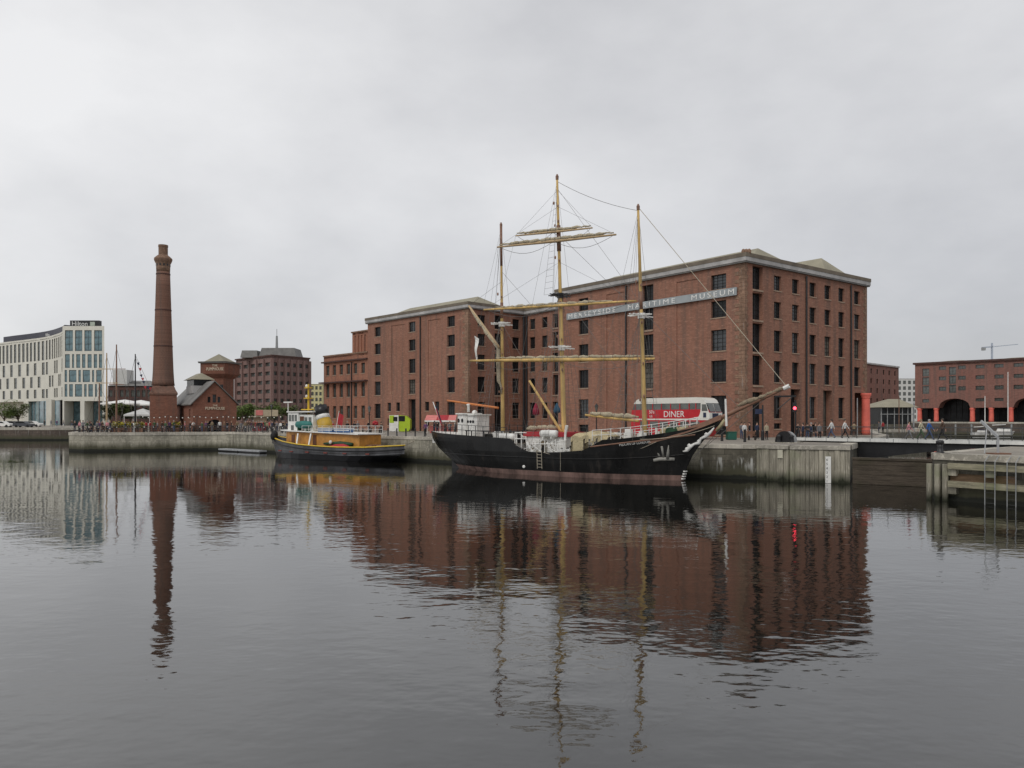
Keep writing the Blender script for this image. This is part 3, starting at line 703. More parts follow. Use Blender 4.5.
# cornice, parapet, quoins, pipes
line = [AB, AL, AC, IC, FC, RF, C0, E0, EB_]
line2 = [V2(p) for p in line]
mb = band(MB(), line2, -.02, .3, TOPZ - .0, TOPZ + .16); mb.build('soffit', M['slate'], wh)
mb = band(MB(), line2, -.02, .36, TOPZ + .163, TOPZ + .62); mb.build('cornice', M['cornice'], wh)
mb = band(MB(), line2, -.45, .4, TOPZ + .623, TOPZ + 1.05); mb.build('parapet', M['parapet'], wh)
for p, d1, d2 in ((C0, -fd, ed), (AC, -ld, rd), (E0, -ed, -fd)):
    mb = MB(); z = G; k = 0
    while z < TOPZ - .4:
        l1, l2 = ((1.35, .3) if k % 2 else (.8, .5)) if p is not E0 else ((.55, 1) if k % 2 else (1, .55))
        pts = [p, p + d1 * l1, p + d1 * l1 + Vector((d2.x, d2.y)) * .01, p + d2 * .01 + d1 * .01, p + d2 * l2 + d1 * .01, p + d2 * l2]
        n1 = -Vector((d2.x, d2.y)); n2 = -Vector((d1.x, d1.y))
        o_ = .035
        q = [p + n1 * o_ + n2 * o_, p + d1 * l1 + n1 * o_, p + d1 * l1 - n1 * .05, p - n1 * .05 - n2 * .05, p + d2 * l2 - n2 * .05, p + d2 * l2 + n2 * o_]
        mb.prism([(v.x, v.y) for v in q], z + .01, z + .43); z += .44; k += 1
    mb.build('quoin', M['quoin'], wh)
pipe(wh, C0, E0, on_line(805.6, C0, ed), G, TOPZ - .2); pipe(wh, C0, E0, on_line(850.3, C0, ed), G, TOPZ - .2)
pipe(wh, RF, C0, on_line(626.5, RF, fd), G, TOPZ - .2); pipe(wh, AL, AC, on_line(420.8, AL, ld), G, TOPZ - .2)
pipe(wh, AC, IC, on_line(523, AC, rd), G, TOPZ - .2, .2); pipe(wh, IC, FC, on_line(527.5, IC, fd), G, TOPZ - .2, .16)
# roofs
def hip(mb, c, d, w, L, z0, z1, inset):
    d = V2(d).normalized(); n = Vector((-d.y, d.x)); c = V2(c)
    p = lambda u, v, z: (*(c + d * u + n * v), z)
    mb.add([p(0, -w / 2, z0), p(L, -w / 2, z0), p(L, w / 2, z0), p(0, w / 2, z0), p(inset, 0, z1), p(L - inset, 0, z1)], [(0, 1, 5, 4), (1, 2, 5), (2, 3, 4, 5), (3, 0, 4)])
rf = MB()
hip(rf, C0 + ed * 7.6 - fd * .6, -fd, 12, 30, TOPZ + .5, 25.35, 3)
hip(rf, C0 + ed * 21.9 - fd * .6, -fd, 8.2, 60, TOPZ + .5, 26.0, 3.2)
hip(rf, AC + rd * 6.2 - ld * .8, -ld, 10.5, 27, TOPZ + .5, 25.2, 4)
hip(rf, IC + fd * 1 + ed * 9, fd, 13, 20, TOPZ + .5, 25.0, 5)
vs_ = [Vector((p.x, p.y, TOPZ + .4)) for p in line2]
for t_ in tessellate_polygon([vs_]):
    a, c, d = (vs_[i] for i in t_); rf.add([a, c, d] if (c - a).cross(d - a).z > 0 else [a, d, c], [(0, 1, 2)])
rf.build('roof', M['coppice'], wh)
mb = MB()
for k in range(3): mb.blob((C0.x - .15 + .3 * k, C0.y + .1 - .05 * k, TOPZ + 1.2), .24, .24, .34, 8, 5)
mb.build('roof_finial', M['quoin'], wh)
# open ground-floor corner with the big red column
d3 = Vector((ed.x, ed.y, 0)); q = E0 + ed * -.75 - fd * -.7
q = E0 - ed * .7 - Vector((-fd.x, -fd.y)) * .55
def red_column(parent, x, y, z0, z1, r, n=18):
    return MB().lathe([(r * 1.06, 0), (r * 1.02, .5), (r * .93, z1 - z0 - .75), (r * .93, z1 - z0 - .7), (r * 1.02, z1 - z0 - .66), (r * 1.02, z1 - z0 - .6), (r * 1.0, z1 - z0 - .56), (r * 1.25, z1 - z0 - .28), (r * 1.25, z1 - z0 - .02)], (x, y, z0), n).build('red_column', M['red_col'], parent, True)
q = Vector((sx(865.8, 101.3), 101.3)); red_column(wh, q.x, q.y, G, 8.24, .53)
for k in range(1, 6):
    q2 = E0 - ed * .7 - fd * (5.2 * k); red_column(wh, q2.x + .5, q2.y + .4, G, 8.24, .62)
# name board
s0 = on_line(568, RF, fd); s1 = on_line(738, RF, fd)
dd = Vector((fd.x, fd.y, 0)); nn = Vector((fd.y, -fd.x, 0)); a = Vector((RF.x, RF.y, 0)) + dd * s0; Lb = s1 - s0
Mx = Matrix(((dd.x, nn.x * -1, 0, a.x), (dd.y, -nn.y, 0, a.y), (0, 0, 1, 0), (0, 0, 0, 1)))
sg = MB().box(0, Lb, -.28, -.18, 18.66, 19.54, 0, Mx)
for k in range(9): sg.box(.8 + k * (Lb - 1.8) / 8, .95 + k * (Lb - 1.8) / 8, -.18, .0, 18.7, 19.5, 0, Mx)
sg = sg.build('name_board', M['signgrey'], wh)
Mt = face_M((a.x + nn.x * .285, a.y + nn.y * .285, 18.74), fd)
for word, c0, c1 in (('MERSEYSIDE', 570, 617), ('MARITIME', 629.5, 676.5), ('MUSEUM', 693, 735.5)):
    u0 = on_line(c0, RF, fd) - s0; u1 = on_line(c1, RF, fd) - s0
    nat = {'MERSEYSIDE': 8.0, 'MARITIME': 6.3, 'MUSEUM': 5.2}[word]
    t = text_part('lettering', word, .84, M['signwhite'], sg, Mt @ Matrix.Translation((u0, .08, 0)), .02, font_space=1.45)
    xs = [v.co for v in t.data.vertices]; o3 = Vector(root_loc(sg)); org = Vector((Mt[0][3], Mt[1][3], 0)) - Vector((o3.x, o3.y, 0))
    us = [(Vector((v.x, v.y, 0)) - org).dot(dd) for v in xs]; lo, hi = min(us), max(us); k = (u1 - u0) / (hi - lo)
    for v in t.data.vertices:
        u = (Vector((v.co.x, v.co.y, 0)) - org).dot(dd); v.co += dd * (u0 + (u - lo) * k - u)
# ---------------------------------------------------------------- annex left of the warehouse
an = empty('brick_annex', (AL.x, AL.y, G), 'lower three storey brick building with dark cornices left of the warehouse', 'building')
A1 = AL - ld * 15.6; A0 = A1
wl = MB(); ops = []; ws = []
for px in (327.6, 334.3, 341.2, 348.3, 355.3, 363):
    for o in col_ops(A1, AL, px, .62, [(3.9 + 1.1, 7.3), (9.0, 11.6), (13.3, 15.2)]): ops.append(o); ws.append(o)
wall(wl, A1, AL, G, 17.0, ops)
wall(wl, A1 + rd * 14, A1, G, 17.0); wall(wl, AL, AL + rd * 14, G, 17.0); wl.prism([tuple(A1), tuple(AL), tuple(AL + rd * 14), tuple(A1 + rd * 14)], 16.6, 16.9)
P1 = A1 + ld * 6.4 + rd * 2.5; P2 = AL + rd * 2.5; P3 = AL + rd * 12; P4 = A1 + ld * 6.4 + rd * 12
wall(wl, P1, P2, 16.91, 21.4, [(.8 + 1.15 * k, 1.3 + 1.15 * k, 17.5, 20.8, .15, 1) for k in range(5)]); wall(wl, P4, P1, 16.91, 21.4); wl.prism([tuple(p) for p in (P1, P2, P3, P4)], 21.0, 21.3)
wl.build('brickwork', M['brick_annex'], an)
for o in ws: window(an, A1, AL, o, nx=2, nz=2, gm='glass_grey')
an2 = [A1 + rd * 14, A1, AL - ld * .02]
band(MB(), an2, -.02, .75, 11.75, 12.0).build('cornice', M['brick_dark'], an); band(MB(), an2, -.02, .4, 15.75, 16.0).build('cornice', M['brick_dark'], an)
band(MB(), an2, -.3, .12, 17.0, 17.25).build('parapet_cap', M['quoin'], an); band(MB(), [P4, P1, P2], -.2, .2, 21.4, 21.65).build('parapet_cap', M['quoin'], an)
pipe(an, A1, AL, on_line(352, A1, ld), G, 15.5)
# ---------------------------------------------------------------- chimney and pump house
Yc = 131; xc = sx(163.2, Yc)
ch = empty('brick_chimney', (xc, Yc, G), 'tall tapering brick chimney with a bulging cap on a square base', 'chimney')
zz = lambda y: sz(y, Yc)
hb = 26.5 * Yc / F / 2 / 1.1
MB().box(-hb, hb, -hb, hb, G, zz(395), 0, Matrix.Translation((xc, Yc, 0)) @ Matrix.Rotation(R(26), 4, 'Z')).build('base', M['brick_pump'], ch)
MB().lathe([(hb * 1.5, 0), (hb * 1.5, .3), (hb * 1.3, .8), (hb * 1.12, 1.5)], (xc, Yc, zz(395) + .003), 4, rot=R(71)).build('base_cornice', M['brick_chimney'], ch)
r0 = 20.5 * Yc / F / 2; r1 = 12.8 * Yc / F / 2; z0 = zz(385.5); z1 = zz(272)
pr = [(r0 * 1.05, 0), (r0 * 1.0, .6)]
for k in range(1, 9): t = k / 8; pr.append((r0 + (r1 - r0) * t ** .85, (z1 - z0) * t))
MB().lathe(pr, (xc, Yc, z0), 20).build('shaft', M['brick_chimney'], ch, True)
mb = MB()
for y in (347, 311, 275):
    t = (zz(y) - z0) / (z1 - z0); r = r0 + (r1 - r0) * t ** .85
    mb.lathe([(r - .05, 0), (r + .05, .02), (r + .05, .2), (r - .05, .22)], (xc, Yc, zz(y)), 20)
mb.build('iron_band', M['brick_dark'], ch)
h = zz(254) - z1
MB().lathe([(r1, 0), (r1 * 1.03, .7), (r1 * 1.06, 1.35), (r1 * 1.2, 1.6), (r1 * 1.34, 2.0), (r1 * 1.32, 2.25), (r1 * .98, 2.6), (r1 * .72, 2.82), (r1 * .7, 2.85)], (xc, Yc, z1), 20).build('cap_bulge', M['quoin'], ch, True)
MB().lathe([(r1 * .68, 0), (r1 * .68, 1.3), (r1 * .72, 1.34), (r1 * .72, 1.68), (r1 * .55, 1.68), (r1 * .55, .6)], (xc, Yc, z1 + 2.83), 16).build('chimney_pot', M['quoin'], ch, False)
for k in range(12): a = 2 * math.pi * k / 12; MB().box(-.12, .12, r1 * .9, r1 * 1.06, .95, 1.3, 0, Matrix.Translation((xc, Yc, z1)) @ Matrix.Rotation(a, 4, 'Z')).build('vent_hole', M['black'], ch)
# the pub: nave with gable facing us, square tower behind
Yg = 127.5
pu = empty('pumphouse_pub', (sx(214, Yg), Yg, G), 'red brick gabled pub with slate roof and square corbelled tower', 'pub')
gd = Vector((.825, .565)).normalized(); gn = Vector((-.565, .825)).normalized()         # the gable faces right; the roof runs back to the left
gb = Vector((sx(214, Yg), Yg))
def gp(px): return on_line(px, gb, gd)
g0, g1, gm_ = gp(192.7), gp(236.5), gp(214.3)
q0 = gb + gd * g0; q1 = gb + gd * g1; qm = gb + gd * gm_; Lg = g1 - g0
YA = lambda px: (gb + gd * gp(px)).y
ez = sz(404, YA(193)); az_ = sz(382, YA(214))
mbw = MB()
so_ = lambda px: gp(px) - g0
zg = lambda y: sz(y, Yg)
ops = [(so_(207.6), so_(210.6), zg(402.5), zg(396.8), .3), (so_(217.6), so_(220.4), zg(402.5), zg(396.8), .3), (so_(212.6), so_(216.2), zg(402.5), zg(394.5), .3), (so_(207.5), so_(221.5), G, zg(419.5), .6)]
n_ = Vector((gd.y, -gd.x)); T = lambda p, z: (p.x, p.y, z)
em = zg(403.4)
wall(mbw, q0, q1, G, em, [ops[3]])
um = (gm_ - g0); hgt = az_ - em
xl = lambda z: um * (z - em) / hgt; xr = lambda z: Lg - (Lg - um) * (z - em) / hgt          # gable slopes
Q = lambda u, z: T(q0 + gd * u, z)
z1, z2, z3 = zg(402.5), zg(396.8), zg(394.5)
mbw.add([Q(0, em), Q(Lg, em), Q(xr(z1), z1), Q(xl(z1), z1)], [(0, 1, 2, 3)])
for za, zb, hs in ((z1, z2, ops[:3]), (z2, z3, ops[2:3])):
    us_ = [(xl(za), xl(zb))]
    hs = sorted(hs)
    edges = [(xl(za), xl(zb))] + [(v, v) for o in hs for v in o[:2]] + [(xr(za), xr(zb))]
    for k in range(0, len(edges), 2): mbw.add([Q(edges[k][0], za), Q(edges[k + 1][0], za), Q(edges[k + 1][1], zb), Q(edges[k][1], zb)], [(0, 1, 2, 3)])
mbw.add([Q(xl(z3), z3), Q(xr(z3), z3), Q(um, az_)], [(0, 1, 2)])
for o in ops[:3]:
    s0, s1, za, zb = o[:4]; I = lambda u, z: T(q0 + gd * u - n_ * .3, z)
    mbw.quad(Q(s0, za), Q(s0, zb), I(s0, zb), I(s0, za)); mbw.quad(Q(s1, zb), Q(s1, za), I(s1, za), I(s1, zb)); mbw.quad(Q(s0, zb), Q(s1, zb), I(s1, zb), I(s0, zb)); mbw.quad(Q(s1, za), Q(s0, za), I(s0, za), I(s1, za))
Ln = 17; b0 = q0 + gn * Ln; b1 = q1 + gn * Ln; bmn = qm + gn * Ln
wall(mbw, q1, b1, G, em); wall(mbw, b1, b0, G, em)
ld2 = (q0 - b0).normalized(); so2 = [on_line(px, b0, ld2) for px in (176.3, 183, 189.6)]
s_ops = [(s_ - .5, s_ + .5, sz(418, 132), sz(409.5, 132), .3) for s_ in so2]
wall(mbw, b0, q0, G, em, s_ops)
mbw.add([T(b0, em), T(b1, em), T(bmn, az_)], [(1, 0, 2)])
mbw.build('brickwork', M['brick_pump'], pu)
for o in ops[:3]: window(pu, q0, q1, o, nx=2, nz=2, sill=False)
for o in s_ops: window(pu, b0, q0, o, nx=2, nz=3)
mb = MB(); ar = q0 + gd * ((ops[3][0] + ops[3][1]) / 2); hw = (ops[3][1] - ops[3][0]) / 2; ztp = ops[3][3]
rin = [(hw * math.cos(R(a)), hw * .75 * math.sin(R(a))) for a in range(0, 181, 15)]
vs = []
for k, (u, z) in enumerate(rin): p = ar + gd * u + n_ * .03; vs.append(T(p, ztp - hw * .75 + z))
for a, z in ((hw + .02, ztp + .05), (-hw - .02, ztp + .05)): p = ar + gd * a + n_ * .03; vs.append(T(p, z))
nR = len(rin); mid = nR // 2
mb.add(vs, [tuple(range(mid, -1, -1)) + (nR,), (nR, nR + 1, mid), tuple([nR + 1] + list(range(nR - 1, mid - 1, -1)))]); mb.build('door_arch', M['brick_pump'], pu)
window(pu, q0, q1, ops[3], 'arched_doorway', 4, 3, sill=False, depth=.6)
rf = MB(); ov = .35
def roofplane(e0, e1, r0_, r1_, ze, zr):
    rf.add([T(e0, ze), T(e1, ze), T(r1_, zr), T(r0_, zr), T(e0, ze - .18), T(e1, ze - .18), T(r1_, zr - .18), T(r0_, zr - .18)], [(0, 1, 2, 3), (7, 6, 5, 4), (0, 4, 5, 1), (1, 5, 6, 2), (2, 6, 7, 3), (3, 7, 4, 0)])
roofplane(b0 - gd * .4, q0 - gd * .4 + n_ * ov, bmn, qm + n_ * ov, em - .12, az_ + .25); roofplane(q1 + gd * .4 + n_ * ov, b1 + gd * .4, qm + n_ * ov, bmn, em - .12, az_ + .25)
rf.build('slate_roof', M['slate'], pu)
band(MB(), [q0, q1], -.02, .08, em - 1.0, em - .8) if False else None
# ridge lantern
c = qm + gn * 8 - gd * .6
lz = az_ - .55
Ml = Matrix(((gd.x, gn.x, 0, c.x), (gd.y, gn.y, 0, c.y), (0, 0, 1, 0), (0, 0, 0, 1)))
MB().box(-1.5, 1.5, -2.7, 2.7, lz - 1.2, lz + .12, 0, Ml).build('lantern_base', M['cornice'], pu)
MB().box(-1.4, 1.4, -2.6, 2.6, lz + .123, lz + 1.15, 0, Ml).build('lantern_glazing', M['glass'], pu)
lr = MB(); vs = [(-1.9, -3.1, lz + 1.153), (1.9, -3.1, lz + 1.153), (1.9, 3.1, lz + 1.153), (-1.9, 3.1, lz + 1.153), (0, -1.9, lz + 2.3), (0, 1.9, lz + 2.3)]
lr.add([Ml @ Vector(v) for v in vs], [(0, 1, 4), (1, 2, 5, 4), (2, 3, 5), (3, 0, 4, 5), (3, 2, 1, 0)]); lr.build('lantern_roof', M['coppice'], pu)
# tower
Yt = 146; tc = Vector((sx(220.3, Yt), Yt)); hw = 32 * Yt / F / 2 / 1.2; td_ = Vector((.98, .2)).normalized(); zr = lambda y: sz(y, Yt)
Mt_ = Matrix.Translation((tc.x, tc.y, 0)) @ Matrix.Rotation(R(-12), 4, 'Z')
tm = MB(); k = hw - .75
tm.box(-k, k, -k, k, G, zr(379), 0, Mt_)
ring = lambda h, z: [Mt_ @ Vector(v) for v in ((-h, -h, z), (h, -h, z), (h, h, z), (-h, h, z))]
sq = ring(k, zr(379)) + ring(hw, zr(374.5)) + ring(hw, zr(364)); tm.add(sq, [(i, (i + 1) % 4, 4 + (i + 1) % 4, 4 + i) for i in range(4)] + [(4 + i, 4 + (i + 1) % 4, 8 + (i + 1) % 4, 8 + i) for i in range(4)] + [(8, 9, 10, 11)])
tm.build('tower', M['brick_pump'], pu)
tm = MB(); sq = ring(hw + .25, zr(364) + .003) + ring(hw + .35, zr(362.3)); tm.add(sq, [(3, 2, 1, 0), (4, 5, 6, 7)] + [(i, (i + 1) % 4, 4 + (i + 1) % 4, 4 + i) for i in range(4)]); tm.build('tower_cornice', M['slate'], pu)
tm = MB(); sq = ring(hw - .45, zr(362.2)); tm.add(sq + [Mt_ @ Vector((-.3, 0, zr(354)))], [(0, 1, 4), (1, 2, 4), (2, 3, 4), (3, 0, 4), (3, 2, 1, 0)]); tm.build('tower_roof', M['coppice'], pu)
for k2 in (-1.2, 1.4):
    tm = MB().box(k2 - .3, k2 + .3, -(hw - .75) - .02, -(hw - .75) + .2, zr(398), zr(385), 0, Mt_); tm.build('tower_slit', M['black'], pu)
Ms = Mt_ @ Matrix.Translation((-.1, -hw - .03, 0)) @ Matrix.Rotation(R(90), 4, 'X')
text_part('lettering', 'THE', .6, M['signcream'], pu, Ms @ Matrix.Translation((.6, zr(367.4), 0)), .03, 'CENTER'); text_part('lettering', 'PUMPHOUSE', .78, M['signcream'], pu, Ms @ Matrix.Translation((.6, zr(371.2), 0)), .03, 'CENTER', .8)
cg = gb + gd * (gp(215) ) + n_ * .06; Ms = face_M((cg.x, cg.y, 0), gd)
text_part('lettering', 'THE', .42, M['signcream'], pu, Ms @ Matrix.Translation((0, sz(406.4, Yg), 0)), .03, 'CENTER'); text_part('lettering', 'PUMPHOUSE', .66, M['signcream'], pu, Ms @ Matrix.Translation((0, sz(409.7, Yg), 0)), .03, 'CENTER', .82)

# ---------------------------------------------------------------- distant buildings
# office block
of = empty('office_block', (sx(272, 262), 262, G), 'brown brick office block with dark rooftop plant and a mast', 'office block')
Yo = 262; oc = Vector((sx(272, Yo), Yo)); o0 = Vector((sx(236, 282), 282)); o1 = Vector((sx(309.5, 276), 276)); ot = sz(356, Yo)
mb = MB(); wv = []
for p0, p1, cols in ((o0, oc, 5), (oc, o1, 6)):
    L = (p1 - p0).length; ops = []
    for r_ in range(7):
        for c_ in range(cols):
            w_ = L / cols; ops.append((c_ * w_ + .55, (c_ + 1) * w_ - .55, 4.2 + r_ * 3.05, 5.5 + r_ * 3.05, .5)); wv.append((p0, p1, ops[-1]))
    wall(mb, p0, p1, G, ot, ops)
ob = o1 + (o0 - oc); wall(mb, o1, ob, G, ot); wall(mb, ob, o0, G, ot); mb.prism([tuple(p) for p in (o0, oc, o1, ob)], ot - .5, ot - .3)
mb.build('brickwork', M['brick_office'], of)
for p0, p1, o in wv: window(of, p0, p1, o, nx=2, nz=1, gm='glass_grey', sill=False, depth=.5)
mb = MB()
for p0, p1, cols in ((o0, oc, 5), (oc, o1, 6)):
    L = (p1 - p0).length; d = (p1 - p0).normalized(); n = Vector((d.y, -d.x))
    for k in range(cols + 1):
        p = p0 + d * (L * k / cols) + n * .25; mb.prism([tuple(p + d * a + n * b_) for a, b_ in ((-.35, -.3), (.35, -.3), (.35, .3), (-.35, .3))], G, ot - .8)
mb.build('brick_fins', M['brick_office'], of)
band(MB(), [o0, oc, o1], -.4, .5, ot, ot + .45).build('parapet_cap', M['brick_dark'], of)
c = (o0 + o1) / 2; mb = MB()
for (pa, pb, yt) in ((245, 262, 352), (263, 300, 349.5)):
    Y_ = 276; mb.lathe([(1, 0), (.86, sz(yt, Y_) - ot)], ((sx(pa, Y_) + sx(pb, Y_)) / 2, Y_, ot + .2), 4, sq=((sx(pb, Y_) - sx(pa, Y_)) / 1.41, 7), rot=R(45))
mb.build('roof_plant', M['slate'], of)
x = sx(276.8, 274); mb = MB().tube([(x, 274, ot + 1), (x, 274, sz(336, 274))], [.55, .35], 6).tube([(x, 274, sz(338, 274)), (x, 274, sz(329, 274))], .1, 5); mb.build('aerial_mast', M['grey'], of)
# cream hotel
YH = 230; tx0, tx1 = sx(62.5, YH), sx(104.3, YH)
ho = empty('hotel', (tx0, YH, G), 'cream modern hotel with a glazed square tower and curved wing', 'hotel')
hz = lambda y: sz(y, YH); hxp = lambda p: sx(p, YH) - tx0
mb = MB(); ops = []; gl = []
P0, P1 = Vector((tx0, YH)), Vector((tx1, YH)); c1_ = lambda v: hxp(v / 4.8)
for row, (ya, yb), cols in ((0, (145, 245), ((312, 350), (360, 395), (405, 440), (452, 490))), (1, (260, 326), ((312, 335), (346, 356), (366, 385), (394, 410), (420, 440), (450, 466), (475, 490))), (2, (336, 394), ((310, 322), (331, 367), (376, 388), (397, 432), (442, 452), (462, 488))), (3, (404, 464), ((310, 323), (332, 350), (360, 394), (404, 416), (424, 446), (456, 466), (474, 490)))):
    for a, b_ in cols: o = (c1_(a), c1_(b_), hz(300 + yb / 4.8), hz(300 + ya / 4.8), .22); ops.append(o); gl.append((P0, P1, o, row))
for a, b_ in ((308, 385), (405, 492)): o = (c1_(a), c1_(b_), G, hz(401), 5.0); ops.append(o); gl.append((P0, P1, o, 9))
wall(mb, P0, P1, G, hz(326), ops); PB = P1 + Vector((-8.2, 14)); wall(mb, P1, PB, G, hz(326), [(3 + 4 * k, 5 + 4 * k, 12 + 6 * j, 15.5 + 6 * j, .4, 1) for k in range(3) for j in range(3)])
CV = [(-195, 283), (-184, 273.5), (-173, 264.5), (-166, 259.6), (-159, 255), (-152.6, 250.5), (-147.5, 246.5), (-143.2, 242.5), (-139.5, 238.5), (-136, 234.6), (tx0, 230.02)]
CVv = [Vector(p) for p in CV]; wt = 30.6; wg = []
for i in range(len(CVv) - 1):
    p0, p1 = CVv[i], CVv[i + 1]; L = (p1 - p0).length; k = max(2, round(L / 2.9)); ops = []
    for j in range(k):
        a = L * (j + .16) / k; b_ = L * (j + .76) / k; ops.append((a, b_, 23.3, 29.4, .25))
        for r_, (za, zb) in enumerate(((18.7, 22.6), (14.7, 18.2), (11.3, 14.1))):
            if (j + r_ + i) % 2 == 0: ops.append((a + .1, min(L - .05, b_ + .35), za, zb, .25))
    wall(mb, p0, p1, 10.8, wt, ops); wg += [(p0, p1, o) for o in ops]
wall(mb, PB, CVv[0] + Vector((8, 12)), G, wt)
mb.prism([tuple(p) for p in CVv] + [(tx1 - 7.8, YH + 13), (-185, 296)], wt - .8, wt - .5)
mb.prism([tuple(p) for p in CVv] + [(tx1 - 8, YH + 13), (-185, 296)], 10.4, 10.79)
mb.build('facade', M['cream'], ho)
for p0, p1, o, row in gl: window(ho, p0, p1, o, nx=2 if row == 0 else 1, nz=3 if row == 0 else 1, gm='glass_blue', sill=False, depth=o[4])
for k, (p0, p1, o) in enumerate(wg[:-1]): 
    if k < 70: window(ho, p0, p1, o, nx=1, nz=2, gm='glass_grey', sill=False, depth=.25)
gmb = MB()
for p0, p1, o in wg[70:]:
    d = (p1 - p0).normalized(); n = Vector((d.y, -d.x)); a = p0 + d * o[0] - n * .2; c = p0 + d * o[1] - n * .2; gmb.quad(T(a, o[2]), T(c, o[2]), T(c, o[3]), T(a, o[3]))
if gmb.v: tag(gmb.build('window_glazing', M['glass_grey'], ho), kind='stuff')
G0, G1 = Vector((sx(29.5, 257), 257)), Vector((sx(60.5, 236), 236))
mb = MB(); wall(mb, Vector((-195, 288)), G0, G, 10.4, [(2 + 5 * k, 5 + 5 * k, 3.5, 9, .3, 1) for k in range(5)]); mb.build('ground_floor_wall', M['cream2'], ho)
mb = MB(); wall(mb, G0, G1, G, 10.4); mb.build('lobby_glass', M['glass_blue'], ho)
mb = MB(); Lq = (G1 - G0).length; dq = (G1 - G0).normalized(); nq = Vector((dq.y, -dq.x))
for k in range(7): p = G0 + dq * (Lq * k / 6) + nq * .1; mb.prism([tuple(p + dq * a + nq * b_) for a, b_ in ((-.09, -.12), (.09, -.12), (.09, .12), (-.09, .12))], G, 10.3)
mb.build('lobby_mullions', M['grey'], ho)
for px in (27.5, 61.3): x = sx(px, 236 if px > 50 else 255); MB().box(x - .8, x + .8, 229.6 if px > 50 else 254.2, 231.3 if px > 50 else 255.8, G, 10.39).build('pillar', M['cream'], ho)
pent = offs(CVv[2:], -.5); pb_ = offs(CVv[2:], -8); mb = MB()
mb.prism([tuple(p) for p in pent] + [tuple(p) for p in pb_[::-1]], wt - .4, wt + 1.9); pt = mb.build('penthouse', paint('dark_penthouse', (.035, .035, .055), .5, .1), ho)
x0, x1 = sx(70, 232), sx(99, 232)
mb = MB().box(x0, x1, 232, 233.5, hz(326) + .3, hz(319.6)); mb.build('sign_box', M['iron'], ho)
text_part('lettering', 'Hilton', 1.9, M['signwhite'], ho, face_M((x0 + .5, 231.95, hz(325)), (1, 0)), .03, 'LEFT', 1.0)
MB().box(x1 - 2.6, x1 - 1.2, 231.9, 231.99, hz(325), hz(321)).build('sign_panel', paint('sign_panel_green', (.45, .5, .42), .6, .1), ho)
pw = CVv[6]; dw = (CVv[7] - CVv[5]).normalized(); nw = Vector((dw.y, -dw.x)); pw = pw - nw * .42
text_part('lettering', 'Hilton', 1.6, M['signwhite'], ho, face_M((pw.x - dw.x * 1, pw.y - dw.y * 1, wt + .1), dw), .03, 'LEFT', 1)
# arcaded warehouse across the inner dock (right)
fb0 = Vector((sx(915, 240), 240)); fdir = Vector((.688, -.726)).normalized(); zb0 = 3.85; ft = 21.4
ar = empty('arcaded_warehouse', (fb0.x, fb0.y, zb0), 'long red brick warehouse on red columns with wide dark arches', 'warehouse')
def fs(px): return on_line(px, fb0, fdir)
MB().prism([tuple(fb0 - fdir * 4 + Vector((-fdir.y, fdir.x)) * -1.2 * -1), tuple(fb0 - fdir * 4 + Vector((fdir.y, -fdir.x)) * .8), tuple(fb0 + fdir * 120 + Vector((fdir.y, -fdir.x)) * .8), tuple(fb0 + fdir * 120 - Vector((fdir.y, -fdir.x)) * 30), tuple(fb0 - fdir * 4 - Vector((fdir.y, -fdir.x)) * 30)], G - .5, zb0 + .01).build('plinth', M['farquay'], ar)
mb = MB(); ops = []; ws = []
zf = lambda y, px: sz(y, (fb0 + fdir * fs(px)).y)
spring = zf(408, 945); colsx = [918.8, 935.5, 971.7, 990.6, 1010.3]
ys = {0: (366.3, 369.8), 1: (376.5, 380.2), 2: (386.8, 390.8), 3: (397.7, 401.8)}
for px, hw_, rows in ((942.5, 1.0, (0, 1, 2)), (962, 1.0, (0, 1, 2)), (980, 1.15, (0, 1, 2, 3)), (999, 1.15, (0, 1, 2, 3)), (1018.5, 1.2, (0, 1, 2))):
    for r_ in rows: o = (fs(px) - hw_, fs(px) + hw_, zf(ys[r_][1], 945) + .0, zf(ys[r_][0], 945), .3); ops.append(o); ws.append((o, 2, 1))
for px, ya, yb in ((925.7, 368, 398), (952.5, 367.5, 395)):
    for k in range(4 if px < 930 else 3):
        z1 = zf(ya, 940) - k * 2.65; o = (fs(px) - .95, fs(px) + .95, z1 - 2.4, z1, .3); ops.append(o); ws.append((o, 2, 2))
a0, a1 = fs(938.5), fs(970.3); arch = [(a0, a1)]; s2 = fs(1013.3); arch.append((s2, s2 + a1 - a0)); 
tops = []
rise = zf(398.6, 954) - spring
sMax = s2 + (a1 - a0) + 14
zA = spring + rise + .02
wall(mb, fb0, fb0 + fdir * sMax, zA, ft, [o for o in ops if o[2] > zA] )
low = [o for o in ops if o[3] < zA + 2.6 and o[2] <= zA]
ops = [o for o in ops if o not in low]; ws = [w_ for w_ in ws if w_[0] not in low]
nrm = Vector((fdir.y, -fdir.x))
PT = lambda s, z, k=0: (*(fb0 + fdir * s - nrm * k), z)
prev = 0
